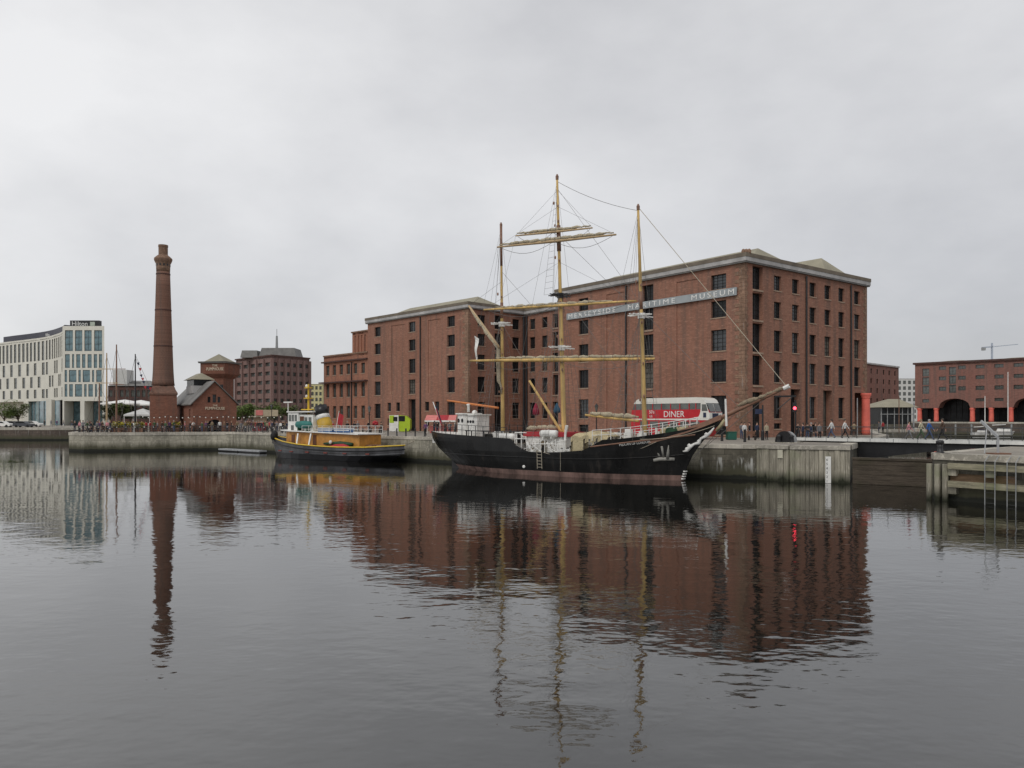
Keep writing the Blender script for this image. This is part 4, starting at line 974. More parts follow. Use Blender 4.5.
for A0_, A1_ in arch + [(sMax, sMax)]:
    wall(mb, fb0 + fdir * prev, fb0 + fdir * A0_, spring, zA, [(o[0] - prev, o[1] - prev, o[2], min(o[3], zA - .05), .3) for o in low if prev < o[0] < A0_])
    if A1_ > A0_:
        n_s = 16; c_ = (A0_ + A1_) / 2; h_ = (A1_ - A0_) / 2
        xs = [A0_ + (A1_ - A0_) * k / n_s for k in range(n_s + 1)]; zs = [spring + rise * math.sqrt(max(0, 1 - ((x - c_) / h_) ** 2)) ** .9 for x in xs]
        for k in range(n_s):
            mb.quad(PT(xs[k], zs[k]), PT(xs[k + 1], zs[k + 1]), PT(xs[k + 1], zA), PT(xs[k], zA)); mb.quad(PT(xs[k], zs[k], 4), PT(xs[k + 1], zs[k + 1], 4), PT(xs[k + 1], zs[k + 1]), PT(xs[k], zs[k]))
    prev = A1_
mb.quad(PT(0, spring), PT(0, spring, 4.5), PT(sMax, spring, 4.5), PT(sMax, spring)) if False else None
wall(mb, fb0 - nrm * 26, fb0, spring, ft)
mb.prism([PT(0, 0)[:2], PT(sMax, 0)[:2], PT(sMax, 0, 26)[:2], PT(0, 0, 26)[:2]], ft - .5, ft - .3)
mb.build('brickwork', M['brick_far'], ar)
for o, nx, nz in ws: window(ar, fb0, fb0 + fdir * sMax, o, nx=nx, nz=nz, gm='glass_grey', sill=False, depth=.3)
for o in low:
    o = (o[0], o[1], o[2], min(o[3], zA - .05), .3); window(ar, fb0, fb0 + fdir * sMax, o, nx=2, nz=1, gm='glass_grey', sill=False, depth=.3)
for px in colsx + [1040, 1058]:
    p = fb0 + fdir * fs(px) - nrm * .75; red_column(ar, p.x, p.y, zb0, spring - .004, .66, 14)
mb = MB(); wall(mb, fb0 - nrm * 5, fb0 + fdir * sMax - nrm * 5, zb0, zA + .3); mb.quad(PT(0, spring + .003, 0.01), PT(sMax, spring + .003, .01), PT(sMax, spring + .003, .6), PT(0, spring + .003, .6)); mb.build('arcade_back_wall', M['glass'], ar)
mb = MB()
for k in range(40): p = fb0 + fdir * (k * 1.6 + .5) - nrm * 4.9; mb.prism([(p.x - .05, p.y - .05), (p.x + .05, p.y - .05), (p.x + .05, p.y + .05), (p.x - .05, p.y + .05)], zb0, zA)
mb.build('shopfront_mullions', M['frame'], ar)
band(MB(), [fb0 - nrm * 26, fb0, fb0 + fdir * sMax], -.3, .5, ft, ft + .55).build('cornice', M['brick_dark'], ar)
rf = MB()
for k in range(4): hip(rf, fb0 + fdir * (1 + k * 17) - nrm * 8, fdir, 14, 15.5, ft + .3, ft + 1.25, 6)
rf.build('roof', M['coppice'], ar)
# warehouse beyond the right end of the big one
m0 = Vector((sx(866, 262), 262)); m1 = Vector((sx(898.7, 283), 283)); mw = empty('distant_warehouse', (m0.x, m0.y, G), 'distant four storey brick warehouse behind the big red column', 'warehouse')
mb = MB(); mt = sz(365.5, 270); L = (m1 - m0).length; dm = (m1 - m0).normalized(); ops = []
for px in (871.3, 877.4, 883.7, 889.3, 895):
    s = on_line(px, m0, dm)
    for y in (372, 381.5, 390.8, 400.8, 411): ops.append((s - .7, s + .7, sz(y + 2.6, 272), sz(y - 2.2, 272), .3))
wall(mb, m0, m1, 7.8, mt, ops); wall(mb, m1, m1 + Vector((-20, 24)), G, mt); mb.prism([tuple(m0), tuple(m1), tuple(m1 + Vector((-20, 24))), tuple(m0 + Vector((-20, 24)))], mt - .4, mt - .2); mb.build('brickwork', M['brick_far'], mw)
for o in ops: window(mw, m0, m1, o, nx=2, nz=2, sill=False, depth=.3) if o[2] > 8 else None
band(MB(), [m0, m1], -.3, .4, mt, mt + .5).build('cornice', M['cornice'], mw)
for k in range(5):
    p = m0 + dm * (L * (k + .3) / 5); red_column(mw, p.x - .5, p.y + .6, G, 7.79, .8, 12)
hip(rf2 := MB(), m0 + Vector((-10, 12)), dm, 22, L, mt + .2, mt + 2.2, 8); rf2.build('roof', M['coppice'], mw)
# glass pavilion
Yp = 152; pv = empty('glass_pavilion', (sx(896, Yp), Yp, G), 'low glass pavilion with a grey hipped roof by the inner dock', 'pavilion')
x0, x1 = sx(881, Yp), sx(914.5, Yp); ze = sz(407.3, Yp)
MB().box(x0 + .4, x1 - .4, Yp + .4, Yp + 9, G + 1.0, ze).build('glazing', M['glass'], pv); MB().box(x0 + .3, x1 - .3, Yp + .3, Yp + 9.1, G, G + .99).build('base_wall', M['slimy'], pv)
mb = MB()
for px in (882, 888, 895, 903, 908.5, 914): x = sx(px, Yp); mb.box(x - .07, x + .07, Yp + .2, Yp + .36, G, ze)
mb.box(x0, x1, Yp + .21, Yp + .33, sz(414.5, Yp), sz(413.8, Yp)); mb.build('glazing_bars', M['grey'], pv)
mb = MB(); xa, xb = sx(899, Yp), sx(911, Yp); vs = [(x0 - .6, Yp - .5, ze + .003), (x1 + .6, Yp - .5, ze + .003), (x1 + .6, Yp + 10, ze + .003), (x0 - .6, Yp + 10, ze + .003), (xa, Yp + 4.5, sz(399, Yp + 4)), (xb, Yp + 4.5, sz(399, Yp + 4))]
mb.add(vs, [(0, 1, 5, 4), (1, 2, 5), (2, 3, 4, 5), (3, 0, 4), (3, 2, 1, 0)]); mb.build('roof', M['coppice'], pv)
# white block far off
def block(name, px0, px1, yt, Y, mat, label, cat, rows=0, cols=0, dep=14, glassm='glass_grey', yb=None):
    e = empty(name, (sx((px0 + px1) / 2, Y), Y, G), label, cat); p0, p1 = Vector((sx(px0, Y), Y)), Vector((sx(px1, Y), Y)); z1 = sz(yt, Y); L = p1.x - p0.x; ops = []
    for r_ in range(rows):
        for c_ in range(cols): h_ = (z1 - 4.5) / rows; ops.append((L * (c_ + .2) / cols, L * (c_ + .8) / cols, 4.6 + h_ * r_, 4.6 + h_ * (r_ + .6), .3))
    mb = MB(); wall(mb, p0, p1, G, z1, ops); o = Vector((0, dep)); wall(mb, p1, p1 + o, G, z1); wall(mb, p0 + o, p0, G, z1); mb.prism([tuple(p0), tuple(p1), tuple(p1 + o), tuple(p0 + o)], z1 - .4, z1 - .2); mb.build('wall', M[mat], e)
    for o_ in ops: window(e, p0, p1, o_, nx=2, nz=1, gm=glassm, sill=False, depth=.3)
    return e, p0, p1, z1
block('apartment_block', 897, 922, 378.5, 520, 'concrete', 'pale white apartment block far behind the pavilion', 'apartments', 7, 5)
e, p0, p1, z1 = block('tall_building', 310.5, 322.5, 384, 380, 'plaster_yellow', 'narrow pale yellow tall building behind the tug mast', 'building', 6, 3)
e, p0, p1, z1 = block('old_building', 108, 152, 386, 330, 'brick_dark', 'dark brick building with a low roof behind the bare masts', 'building', 3, 8)
mb = MB(); hip(mb, (p0.x, p0.y + 7), (1, 0), 15, p1.x - p0.x, z1, z1 + 2.6, 4); mb.build('roof', M['slate'], e)
MB().box(p0.x + 1, p0.x + 7, p0.y + 2, p0.y + 8, z1, z1 + 7).build('roof_tower', M['concrete'], e)
block('terrace', 300, 330, 412, 210, 'brick_dark', 'low dark terrace behind the tug wheelhouse', 'building', 1, 6)
# tower crane
Yk = 560; e = empty('tower_crane', (sx(992, Yk), Yk, G), 'pale blue tower crane behind the arcaded warehouse roof', 'crane'); x = sx(992, Yk)
MB().box(x - .5, x + .5, Yk - .5, Yk + .5, G, sz(343, Yk)).build('mast', paint('crane_blue', (.42, .47, .55), .6, .1), e)
zj = sz(346.8, Yk); M['crane'] = bpy.data.materials['crane_blue']
mb = MB().beam((x, Yk, zj), (sx(1018, Yk), Yk, sz(344.3, Yk)), .5, .5); mb.build('jib', M['crane'], e); MB().beam((x, Yk, zj), (sx(982, Yk), Yk, sz(347.6, Yk)), 1, .9).build('counter_jib', M['crane'], e); MB().box(sx(982, Yk), sx(985, Yk), Yk - 1, Yk + 1, zj - 2.6, zj - .5).build('counterweight', M['grey'], e)
# ---------------------------------------------------------------- the three-masted ship (built along +x, stern to bow, starboard = -y towards the camera)
sa = Vector((.772, -.635)); S0 = Vector((-5.4, 78.0))
ship = empty('tall_ship', (S0.x, S0.y, 0), 'black hulled three masted sailing ship with furled cream sails', 'ship', rz=math.atan2(sa.y, sa.x), local=True)
def cp(px, y):                                        # a point of the ship's centre plane seen at (px, y)
    r = (px - CX) / F; t = (r * S0.y - S0.x) / (sa.x - r * sa.y); Yd = S0.y + sa.y * t
    return t, EYE - (y - HY) * Yd / F
def interp(x, tab):
    for (a, va), (b_, vb) in zip(tab, tab[1:]):
        if x <= b_: t = max(0, (x - a) / (b_ - a)); return va + (vb - va) * t
    return tab[-1][1]
SHEER = [(-3.75, 3.66), (0, 3.5), (4.4, 3.36), (9.3, 3.17), (9.7, 3.0), (10.1, 2.45), (10.6, 2.16), (11.2, 2.06), (13, 2.03), (15, 2.12), (17.6, 2.36), (17.75, 3.12), (20.7, 3.35), (23, 3.66), (26, 4.2), (28.2, 4.85)]
STEMX = [(-1.4, 23.6), (0, 24.75), (1, 25.0), (2, 25.5), (3, 26.2), (4, 27.2), (5, 28.4)]
STERNX = [(-1.4, 1.2), (0, .1), (.6, -.6), (1.2, -1.5), (2, -2.7), (2.8, -3.5), (3.7, -3.8)]
BM = [(-1.4, 1.9), (-.5, 2.7), (0, 2.95), (1, 3.15), (2, 3.25), (3.5, 3.2), (5, 3.1)]
def hb_(x, z):
    xs, xb = interp(z, STERNX), interp(z, STEMX); u = (x - xs) / (xb - xs); u = min(1, max(0, u)); B = interp(z, BM)
    zq = min(1, max(0, z / 3.2))
    fs_ = 1 - max(0, (.38 - u) / .38) ** (1.7 + 1.5 * zq) * (1 if zq < .5 else 1) ; fb = 1 - max(0, (u - .55) / .45) ** (1.75 + .9 * zq)
    return max(.03, B * max(0, fs_) * max(0, fb))
us = [0, .006, .02, .045, .08, .13, .2, .28, .35, .40, .41, .42, .43, .44, .455, .5, .56, .62, .66, .671, .674, .70, .75, .8, .85, .9, .94, .97, .99, 1]
lev = [-1.4, -.5, 0, .22, .42, .8, 1.1, 1.5, 2.0]
hull = MB(); deckz = [(-4, 2.75), (9.6, 2.65), (9.61, 1.25), (17.7, 1.35), (17.71, 2.55), (23, 2.95), (28.3, 4.2)]
for sgn in (-1, 1):
    grid = []
    for u in us:
        col_ = []
        for i in range(len(lev) + 4):
            if i < len(lev): z = lev[i]; x = interp(z, STERNX) + u * (interp(z, STEMX) - interp(z, STERNX))
            else:
                k = (i - len(lev) + 1) / 4; z2 = 2.0; x2 = interp(z2, STERNX) + u * (interp(z2, STEMX) - interp(z2, STERNX))
                zt = interp(x2, SHEER)
                for _ in range(4): xt = interp(zt, STERNX) + u * (interp(zt, STEMX) - interp(zt, STERNX)); zt = interp(xt, SHEER)
                z = 2.0 + (zt - 2.0) * k; x = interp(z, STERNX) + u * (interp(z, STEMX) - interp(z, STERNX))
            y = hb_(x, z) * sgn
            col_.append((x, y, z))
        grid.append(col_)
    for i in range(len(us) - 1):
        for j in range(len(grid[0]) - 1):
            q = [grid[i][j], grid[i + 1][j], grid[i + 1][j + 1], grid[i][j + 1]]; zb = (grid[i][j][2] + grid[i][j + 1][2]) / 2
            mi = 1 if zb < .4 else 0
            if sgn > 0: q = q[::-1]
            hull.add(q, [(0, 1, 2, 3)], mi)
    # inside of the bulwark
    inn = [(c[-1][0], sgn * max(0, abs(c[-1][1]) - .14), c[-1][2]) for c in grid]; low_ = lambda p: (p[0], sgn * max(0, min(abs(p[1]), hb_(p[0], interp(p[0], deckz) - .3) - .14)), interp(p[0], deckz) - .3)
    for i in range(len(us) - 1):
        a, c = grid[i][-1], grid[i + 1][-1]; ai, ci = inn[i], inn[i + 1]
        al_, cl_ = low_(ai), low_(ci)
        q1 = [a, c, ci, ai]; q2 = [ai, ci, cl_, al_]
        if sgn > 0: q1 = q1[::-1]; q2 = q2[::-1]
        hull.add(q1, [(0, 1, 2, 3)], 0)
        if 0 < i < len(us) - 5: hull.add(q2, [(0, 1, 2, 3)], 2 if i < 14 else 0)
hull = hull.build('hull', [M['hullblack'], M['boot'], M['white']], ship, True)
dk = MB()
for x0, x1, z0, z1, st in ((-3.5, 9.8, 2.75, 2.65, 12), (9.55, 17.8, 1.25, 1.35, 8), (17.7, 27.3, 2.55, 4.05, 10)):
    for k in range(st):
        a = x0 + (x1 - x0) * k / st; c = x0 + (x1 - x0) * (k + 1) / st; za = interp(a, deckz) if x0 != 9.55 else 1.3; zc = interp(c, deckz) if x0 != 9.55 else 1.3
        if x0 < 0: za = zc = 2.7
        if x0 > 17: za = 2.55 + (a - 17.7) * .1; zc = 2.55 + (c - 17.7) * .1
        ha, hc = max(0.02, hb_(a, za) - .12), max(.02, hb_(c, zc) - .12)
        dk.quad((a, -ha, za), (c, -hc, zc), (c, hc, zc), (a, ha, za))
    if x0 > 9 and x0 < 17:
        pass
dk.build('deck', M['deckwood'], ship)
mb = MB(); h1, h2 = hb_(9.6, 1.2) - .15, hb_(17.75, 1.2) - .15; mb.quad((9.6, -h1, 1.2), (9.6, h1, 1.2), (9.6, h1, 2.71), (9.6, -h1, 2.71)); mb.quad((17.75, h2, 1.2), (17.75, -h2, 1.2), (17.75, -h2, 2.6), (17.75, h2, 2.6)); mb.build('break_bulkhead', M['white'], ship)
def spart(name, mat, fn, parent=ship, smooth=False): mb = MB(); fn(mb); return mb.build(name, [M[mat], M['rope']] if mat in ('sail', 'sail3') else M[mat] if isinstance(mat, str) else mat, parent, smooth)
# rubbing strakes
for z0_, x0, x1, r in ((1.55, -1.6, 25.1, .05), (2.62, 17.8, 26, .06)):
    def f(mb):
        pts = []
        for k in range(40): x = x0 + (x1 - x0) * k / 39; z = z0_ + (.0 if z0_ < 2 else (x - 17.8) * .13) + (.55 * max(0, (x - 15) / 10) ** 2 if z0_ < 2 else 0); pts.append((x, -hb_(x, z) - .01, z))
        mb.tube(pts, r, 5)
    spart('rubbing_strake', 'hullblack' if z0_ < 2 else 'mast_brown', f)
# masts
def spar(name, a, c, r0, r1, mat, parent=ship, n=10, mid=None):
    a = Vector(a); c = Vector(c); k = 8; pts = [a.lerp(c, i / k) for i in range(k + 1)]
    rs = [(r0 + (r1 - r0) * i / k) if mid is None else (r0 + (mid - r0) * (1 - abs(2 * i / k - 1))) for i in range(k + 1)]
    return spart(name, mat, lambda mb: mb.tube(pts, rs, n), parent, True)
def mast(foot, top, r0, r1, name):
    ft = Vector((foot[0], 0, foot[1])); tp = Vector((top[0], 0, top[1])); m_ = spar(name, ft, tp, r0, r1, 'mast')
    d = (tp - ft).normalized(); spart('truck', 'mast_brown', lambda mb: mb.lathe([(r1 * 1.3, 0), (r1 * 1.5, .3), (r1 * .6, .5)], tuple(tp - d * .25), 8), m_)
    return ft, tp, m_
miz = mast((5.88, 2.6), cp(501, 225), .2, .09, 'mizzen_mast'); mn = mast((13.1, 1.3), cp(557, 177), .25, .1, 'main_mast'); fo = mast((21.25, 2.7), cp(638, 207), .22, .1, 'fore_mast')
at_z = lambda m_, z: m_[0] + (m_[1] - m_[0]) * ((z - m_[0].z) / (m_[1].z - m_[0].z))
for m_, za, zb, L in ((mn, 20.0, 22.3, .2), (miz, 14.5, 16, .15), (fo, 14, 15.5, .16)):   # darker doublings
    spart('mast_band', 'mast_brown', lambda mb: mb.tube([tuple(at_z(m_, za)), tuple(at_z(m_, zb))], L, 10), m_[2], True)
p = at_z(miz, 19.5); spart('mast_band', 'mast_brown', lambda mb: mb.tube([tuple(p), tuple(miz[1])], .125, 10), miz[2], True)
# furled sail along a spar
def furl(mb, a, c, r, lift=.0, sd=1, ends=.35, hang=0, n=9):
    a = Vector(a); c = Vector(c); rn = random.Random(sd); k = max(14, int((c - a).length * 4.5)); pts = []; rs = []
    ph = rn.uniform(0, 6)
    for i in range(k + 1):
        t = i / k; e = min(1, ends + 3.2 * min(t, 1 - t)); q = r * e * (1 + .2 * math.sin(ph + i * .8) * rn.uniform(.4, 1) + rn.uniform(-.1, .1)) * (.72 if i % 5 == 0 else 1)
        pts.append(a.lerp(c, t) + Vector((0, rn.uniform(-.03, .03), lift + rn.uniform(-.04, .04) - hang * math.sin(math.pi * t)))); rs.append(max(.04, q))
    mb.tube(pts, rs, n)
    for i in range(5, k, 5):
        d_ = (c - a).normalized(); mb.tube([pts[i] - d_ * .03, pts[i] + d_ * .03], rs[i] * 1.12, n, 1)
def yard(px0, y0, px1, y1, r, sd, brace, mat='mast', sr=.15, name='yard', ext0=0, ext1=0, yoff=-.42, lift=.2):
    t0, z0 = cp(px0, y0); t1, z1 = cp(px1, y1); zc = (z0 + z1) / 2; mid = at_z(mn, zc); hl = (t1 - t0) / 2; cx = (t0 + t1) / 2
    a = Vector((cx - hl, yoff - hl * math.tan(R(brace)), z0)); c = Vector((cx + hl, yoff + hl * math.tan(R(brace)), z1))
    o = spar(name, a, c, r * .5, r * .5, mat, mid=r)
    s_ = spart('furled_sail', 'sail', lambda mb: furl(mb, a.lerp(c, .02 + ext0), c.lerp(a, .02 + ext1), sr, lift, sd), o, True)
    spart('truss', 'iron', lambda mb: mb.tube([tuple(mid), ((a + c) / 2).to_tuple()], .07, 6), o)
    def foot(mb):
        pts = []; d_ = c - a
        for half in ((0.03, .49), (.51, .97)):
            pts = [a + d_ * (half[0] + (half[1] - half[0]) * i / 8) - Vector((0, 0, .75 * math.sin(math.pi * i / 8) + .1)) for i in range(9)]; mb.tube(pts, .018, 4)
    spart('footrope', 'wire', foot, o)
    return o, a, c
y1_ = yard(520.9, 237.3, 592.8, 228, .12, 2, 5, 'mast_pale', .13, 'topgallant_yard'); y2_ = yard(504.4, 249, 615.8, 234.5, .15, 3, 5, 'mast_pale', .16, 'upper_topsail_yard', yoff=-.5)
y3_ = yard(491.5, 311, 634.5, 300.5, .15, 5, 5, 'mast', .14, 'topsail_yard', .06, .12, lift=.14); y4_ = yard(478.7, 361.5, 652, 358.5, .2, 7, 5, 'mast', .14, 'course_yard', .14, -.02, lift=.24)
# crosstrees and tops
for m_, z, L in ((miz, 13.95, 1.35), (mn, 16.0, 1.3), (mn, 11.3, 1.7), (fo, 13.5, 1.6)):
    p = at_z(m_, z)
    def f(mb):
        for s_ in (-.18, .18): mb.beam((p.x + s_, -L, p.z), (p.x + s_, L, p.z), .09, .09)
        mb.beam((p.x - 1.2, -.16, p.z + .07), (p.x + .9, -.16, p.z + .07), .08, .08); mb.beam((p.x - 1.2, .16, p.z + .07), (p.x + .9, .16, p.z + .07), .08, .08)
        mb.lathe([(.3, -.25), (.34, .2)], tuple(p), 8)
    spart('crosstrees', 'white' if z != 16.0 else 'iron', f, m_[2])
# gaff, booms, derrick
g0, g1 = cp(469.5, 306), cp(500, 348); go = spar('gaff', (g0[0], -.1, g0[1]), (g1[0], -.1, g1[1]), .1, .14, 'mast_pale')
spart('furled_sail', 'sail', lambda mb: (furl(mb, (g0[0] + .3, -.15, g0[1] - .45), (g1[0], -.2, g1[1] - .2), .15, 0, 11, .3), mb.tube([(g1[0], -.25, g1[1] - .1), (g1[0] + .05, -.32, g1[1] - 1.6), (g1[0] + .12, -.34, g1[1] - 3.2), (g1[0] + .3, -.3, 8.2), (g1[0] + .4, -.2, 7.3)], [.16, .2, .17, .11, .05], 8)), go, True)
b0_, b1_ = cp(448, 400.5), cp(499, 408); bo = spar('mizzen_boom', (b0_[0], -.1, b0_[1]), (b1_[0], -.1, b1_[1]), .09, .12, paint('boom_orange', (.62, .2, .05), .5, .1)); 
d0_, d1_ = cp(534, 381), cp(563.5, 432); spar('derrick_boom', (d0_[0], -.7, d0_[1]), (d1_[0], -.35, d1_[1]), .1, .14, 'mast')
f0_, f1_ = cp(586, 415), cp(639, 421); bo = spar('fore_boom', (f0_[0], -.1, f0_[1]), (f1_[0], -.1, f1_[1]), .1, .12, 'mast'); spart('furled_sail', 'sail', lambda mb: furl(mb, (f0_[0] + .5, -.12, f0_[1] + .12), (f1_[0], -.1, f1_[1] + .3), .2, .03, 13, .5), bo, True)
bs0, bs1 = cp(699, 428), cp(787, 387); bsp = spar('bowsprit', (bs0[0], 0, bs0[1]), (bs1[0], 0, bs1[1]), .2, .1, 'mast_brown')
s0_, s1_ = cp(741, 407), cp(768, 396); spart('furled_sail', 'sail3', lambda mb: (furl(mb, (s0_[0] - .3, -.1, s0_[1] + .1), (s1_[0], -.05, s1_[1] + .1), .19, 0, 17, .25), furl(mb, (s1_[0] - .3, -.05, s1_[1] + .05), (s1_[0] + 1.6, 0, s1_[1] + .75), .13, 0, 18, .3)), bsp, True)
spart('end_cap', 'white', lambda mb: mb.tube([(bs1[0] - .25, 0, bs1[1] - .1), (bs1[0] + .15, 0, bs1[1] + .08)], .16, 8), bsp)
q0_, q1_ = cp(727, 399), cp(728, 426); spart('dolphin_striker', 'white', lambda mb: mb.tube([(q0_[0], -.3, q0_[1]), (q1_[0], -.3, q1_[1])], [.07, .09], 6))
for m_, zs_ in ((mn, (9.5, 12.5, 15.5, 19.6, 22.8, 24.5)), (miz, (8, 11.6, 13.6, 17)), (fo, (7, 10, 13.1, 16.5))):
    for k, z in enumerate(zs_):
        p = at_z(m_, z); spart('rigging_block', 'mast_brown', lambda mb: (mb.blob((p.x + .22 * (-1) ** k, -.3, p.z - .2), .1, .07, .16, 7, 5), mb.blob((p.x - .2 * (-1) ** k, -.24, p.z - .5), .08, .06, .13, 7, 5)), m_[2])
# standing rigging
def line(name, a, c, r=.022, mat='wire', sag=0, parent=ship):
    a = Vector(a); c = Vector(c); k = 1 if not sag else 10
    return spart(name, mat, lambda mb: mb.tube([a.lerp(c, i / k) - Vector((0, 0, sag * 4 * (i / k) * (1 - i / k))) for i in range(k + 1)], r * .72, 4), parent)
jb = (bs1[0] - .1, 0, bs1[1] + .1); ftop, mtop, ztop = tuple(fo[1]), tuple(mn[1]), tuple(miz[1])
line('forestay', ftop, jb, .035, 'rope_pale'); line('forestay', tuple(at_z(fo, 14)), (bs1[0] - 3.4, 0, bs1[1] - 1.7), .022)
line('topmast_stay', (mtop[0], 0, mtop[2] - .4), (ftop[0], 0, ftop[2] - .3), .025, sag=.35); line('topmast_stay', tuple(at_z(mn, 16.5)), tuple(at_z(fo, 6)), .022); line('topmast_stay', tuple(at_z(mn, 21.5)), tuple(at_z(fo, 13.6)), .02)
line('topmast_stay', tuple(at_z(miz, 19)), tuple(at_z(mn, 12)), .02); line('topmast_stay', tuple(at_z(miz, 14)), tuple(at_z(mn, 4)), .022); line('topmast_stay', (mtop[0], 0, mtop[2] - 1), tuple(at_z(fo, 14.5)), .018)
line('bobstay', (bs1[0] - 1, 0, bs1[1] - .35), (25.6, 0, 2.0), .03, 'wire'); line('bobstay', (bs1[0] - 4, 0, bs1[1] - 1.9), (25.4, 0, 1.6), .03)
line('topping_lift', tuple(at_z(miz, 15)), (b0_[0], -.1, b0_[1]), .016); line('topping_lift', tuple(at_z(miz, 18)), (g0[0], -.1, g0[1]), .018); line('topping_lift', tuple(at_z(fo, 13)), (f0_[0], -.1, f0_[1]), .018); line('topping_lift', tuple(at_z(mn, 11)), (d0_[0], -.7, d0_[1]), .02)
for m_, z, xs in ((miz, 13.8, (-1.6, -.6, .4)), (mn, 15.8, (-2.4, -1.4, -.5, .5)), (fo, 13.3, (-2, -1, .1))):
    for s_ in (-1, 1):
        for dx in xs:
            x = m_[0].x + dx; p = at_z(m_, z); zb = interp(x, SHEER); line('shroud', (p.x, .3 * s_, p.z), (x, s_ * (hb_(x, 2) + .02), zb), .024)
    for s_ in (-1, 1):
        def rat(mb):
            x0, x1 = m_[0].x + xs[0], m_[0].x + xs[-1]; p = at_z(m_, z); zb = 3
            for k in range(int((z - zb - 1) / .55)):
                t = (.6 + k * .55) / (z - zb); a = Vector((x0, s_ * 3.1, zb)).lerp(Vector((p.x, .3 * s_, p.z)), t); c = Vector((x1, s_ * 3.1, zb)).lerp(Vector((p.x, .3 * s_, p.z)), t); mb.tube([a, c], .012, 3)
        spart('ratlines', 'wire', rat)
for m_, z0_, z1_, dx in ((mn, 16, 26.3, -1.0), (miz, 14, 23, -.8), (fo, 13.4, 22.2, -.9)):
    for s_ in (-1, 1):
        p = at_z(m_, z1_); q = at_z(m_, z0_); line('topmast_shroud', tuple(p), (q.x + .1, s_ * 1.3, q.z), .018); line('topmast_shroud', tuple(p), (q.x + dx, s_ * 1.1, q.z), .018)
        x = m_[0].x - 4.2; line('backstay', tuple(p), (x, s_ * (hb_(x, 2)), interp(x, SHEER)), .018)
def rat(mb):
    p = at_z(mn, 26.0); q = at_z(mn, 16)
    for k in range(17): t = k / 18; mb.tube([Vector((q.x - 1.0, -1.1, 16)).lerp(p, t), Vector((q.x + .1, -1.3, 16)).lerp(p, t)], .012, 3)
spart('ratlines', 'wire', rat)
for (o, a, c), zt in ((y1_, 25.5), (y2_, 24), (y3_, 19), (y4_, 15.5)):
    p = at_z(mn, zt)
    for e_ in (a, c): line('lift', tuple(p), tuple(e_), .014)
for (o, a, c), (m_, z) in zip((y1_, y2_, y3_, y4_), ((miz, 17), (miz, 15), (miz, 10), (fo, 7))): line('brace', tuple(a if m_ is miz else c), tuple(at_z(m_, z)), .014)
for k in range(18):
    rn = random.Random(k); m_ = (mn, miz, fo)[k % 3]; p = at_z(m_, rn.uniform(10, 19)); line('halyard', (p.x, -.25, p.z), (m_[0].x + rn.uniform(-2.2, 2.2), -rn.uniform(.8, 2.6), 3.2), .013)
# deck houses and gear
wh_x0, wh_x1 = -.2, 4.0
def house(mb, x0, x1, y0, y1, z0, z1, c=.25):
    mb.prism([(x0 + c, y0), (x1 - c, y0), (x1, y0 + c), (x1, y1 - c), (x1 - c, y1), (x0 + c, y1), (x0, y1 - c), (x0, y0 + c)], z0, z1)
hs = spart('wheelhouse', 'white', lambda mb: house(mb, .9, 2.1, -1.25, 1.25, 2.7, 5.35)); h2 = spart('chart_house', 'white', lambda mb: house(mb, 2.12, 3.35, -1.15, 1.15, 2.7, 5.25))
spart('roof_edge', 'white', lambda mb: (house(mb, .75, 2.2, -1.4, 1.4, 5.353, 5.48), house(mb, 2.22, 3.5, -1.3, 1.3, 5.253, 5.38)), hs)
for x in (1.28, 1.75): spart('porthole', 'glass', lambda mb: mb.lathe([(.17, 0), (.17, .03)], (0, 0, 0), 10), hs).matrix_local = Matrix.Translation((x, -1.25, 4.75)) @ Matrix.Rotation(R(90), 4, 'X') @ Matrix.Diagonal((.8, 1.25, 1, 1))
for x in (2.42, 2.76, 3.08): spart('porthole', 'glass', lambda mb: mb.lathe([(.14, 0), (.14, .03)], (0, 0, 0), 10), h2).matrix_local = Matrix.Translation((x, -1.15, 4.65)) @ Matrix.Rotation(R(90), 4, 'X')
spart('ventilator', 'white', lambda mb: mb.tube([(1.7, -.3, 5.6), (1.7, -.3, 6.2), (1.72, -.36, 6.35)], [.13, .13, .2], 8), hs, True); spart('searchlight', 'white', lambda mb: mb.blob((2.8, -.6, 5.55), .24, .3, .22, 8, 6), h2, True)
spart('red_side', 'redcloth', lambda mb: mb.box(.82, .897, -.9, .9, 3.2, 5.2), hs)
sk = spart('skylight', 'white', lambda mb: mb.prism([(2.9, 2.7), (2.9, 3.3), (3.6, 3.75), (4.3, 3.3), (4.3, 2.7)], -.0, 1.2, 0, Matrix(((1, 0, 0, 2.4), (0, 0, 1, -1.4), (0, 1, 0, 0), (0, 0, 0, 1)))))
def rail(mb, xs, side, h, base=None, r=.025, inset=.1, tops=(1, .5)):
    pts = [(x, side * max(.05, hb_(x, 2.6) - inset), (base if base else interp(x, SHEER))) for x in xs]
    for p in pts: mb.tube([p, (p[0], p[1], p[2] + h)], r * 1.3, 5)
    for t in tops: mb.tube([(p[0], p[1], p[2] + h * t) for p in pts], r, 5)
spart('stern_rail', 'iron', lambda mb: [rail(mb, [-3.4 + .95 * k for k in range(14)], s_, .95) for s_ in (-1, 1)]); spart('bow_rail', 'white', lambda mb: [rail(mb, [17.9 + .8 * k for k in range(11)], s_, .85) for s_ in (-1, 1)])
def stanchion_tables(mb):
    for x0, x1 in ((3.2, 5.6), (7.0, 9.2)):
        mb.box(x0, x1, -2.4, -1.5, 3.75, 3.82)
        for x in (x0 + .1, x1 - .1): mb.box(x - .04, x + .04, -2.35, -2.27, 2.7, 3.75); mb.box(x - .04, x + .04, -1.65, -1.57, 2.7, 3.75)
spart('deck_table', 'iron', stanchion_tables)
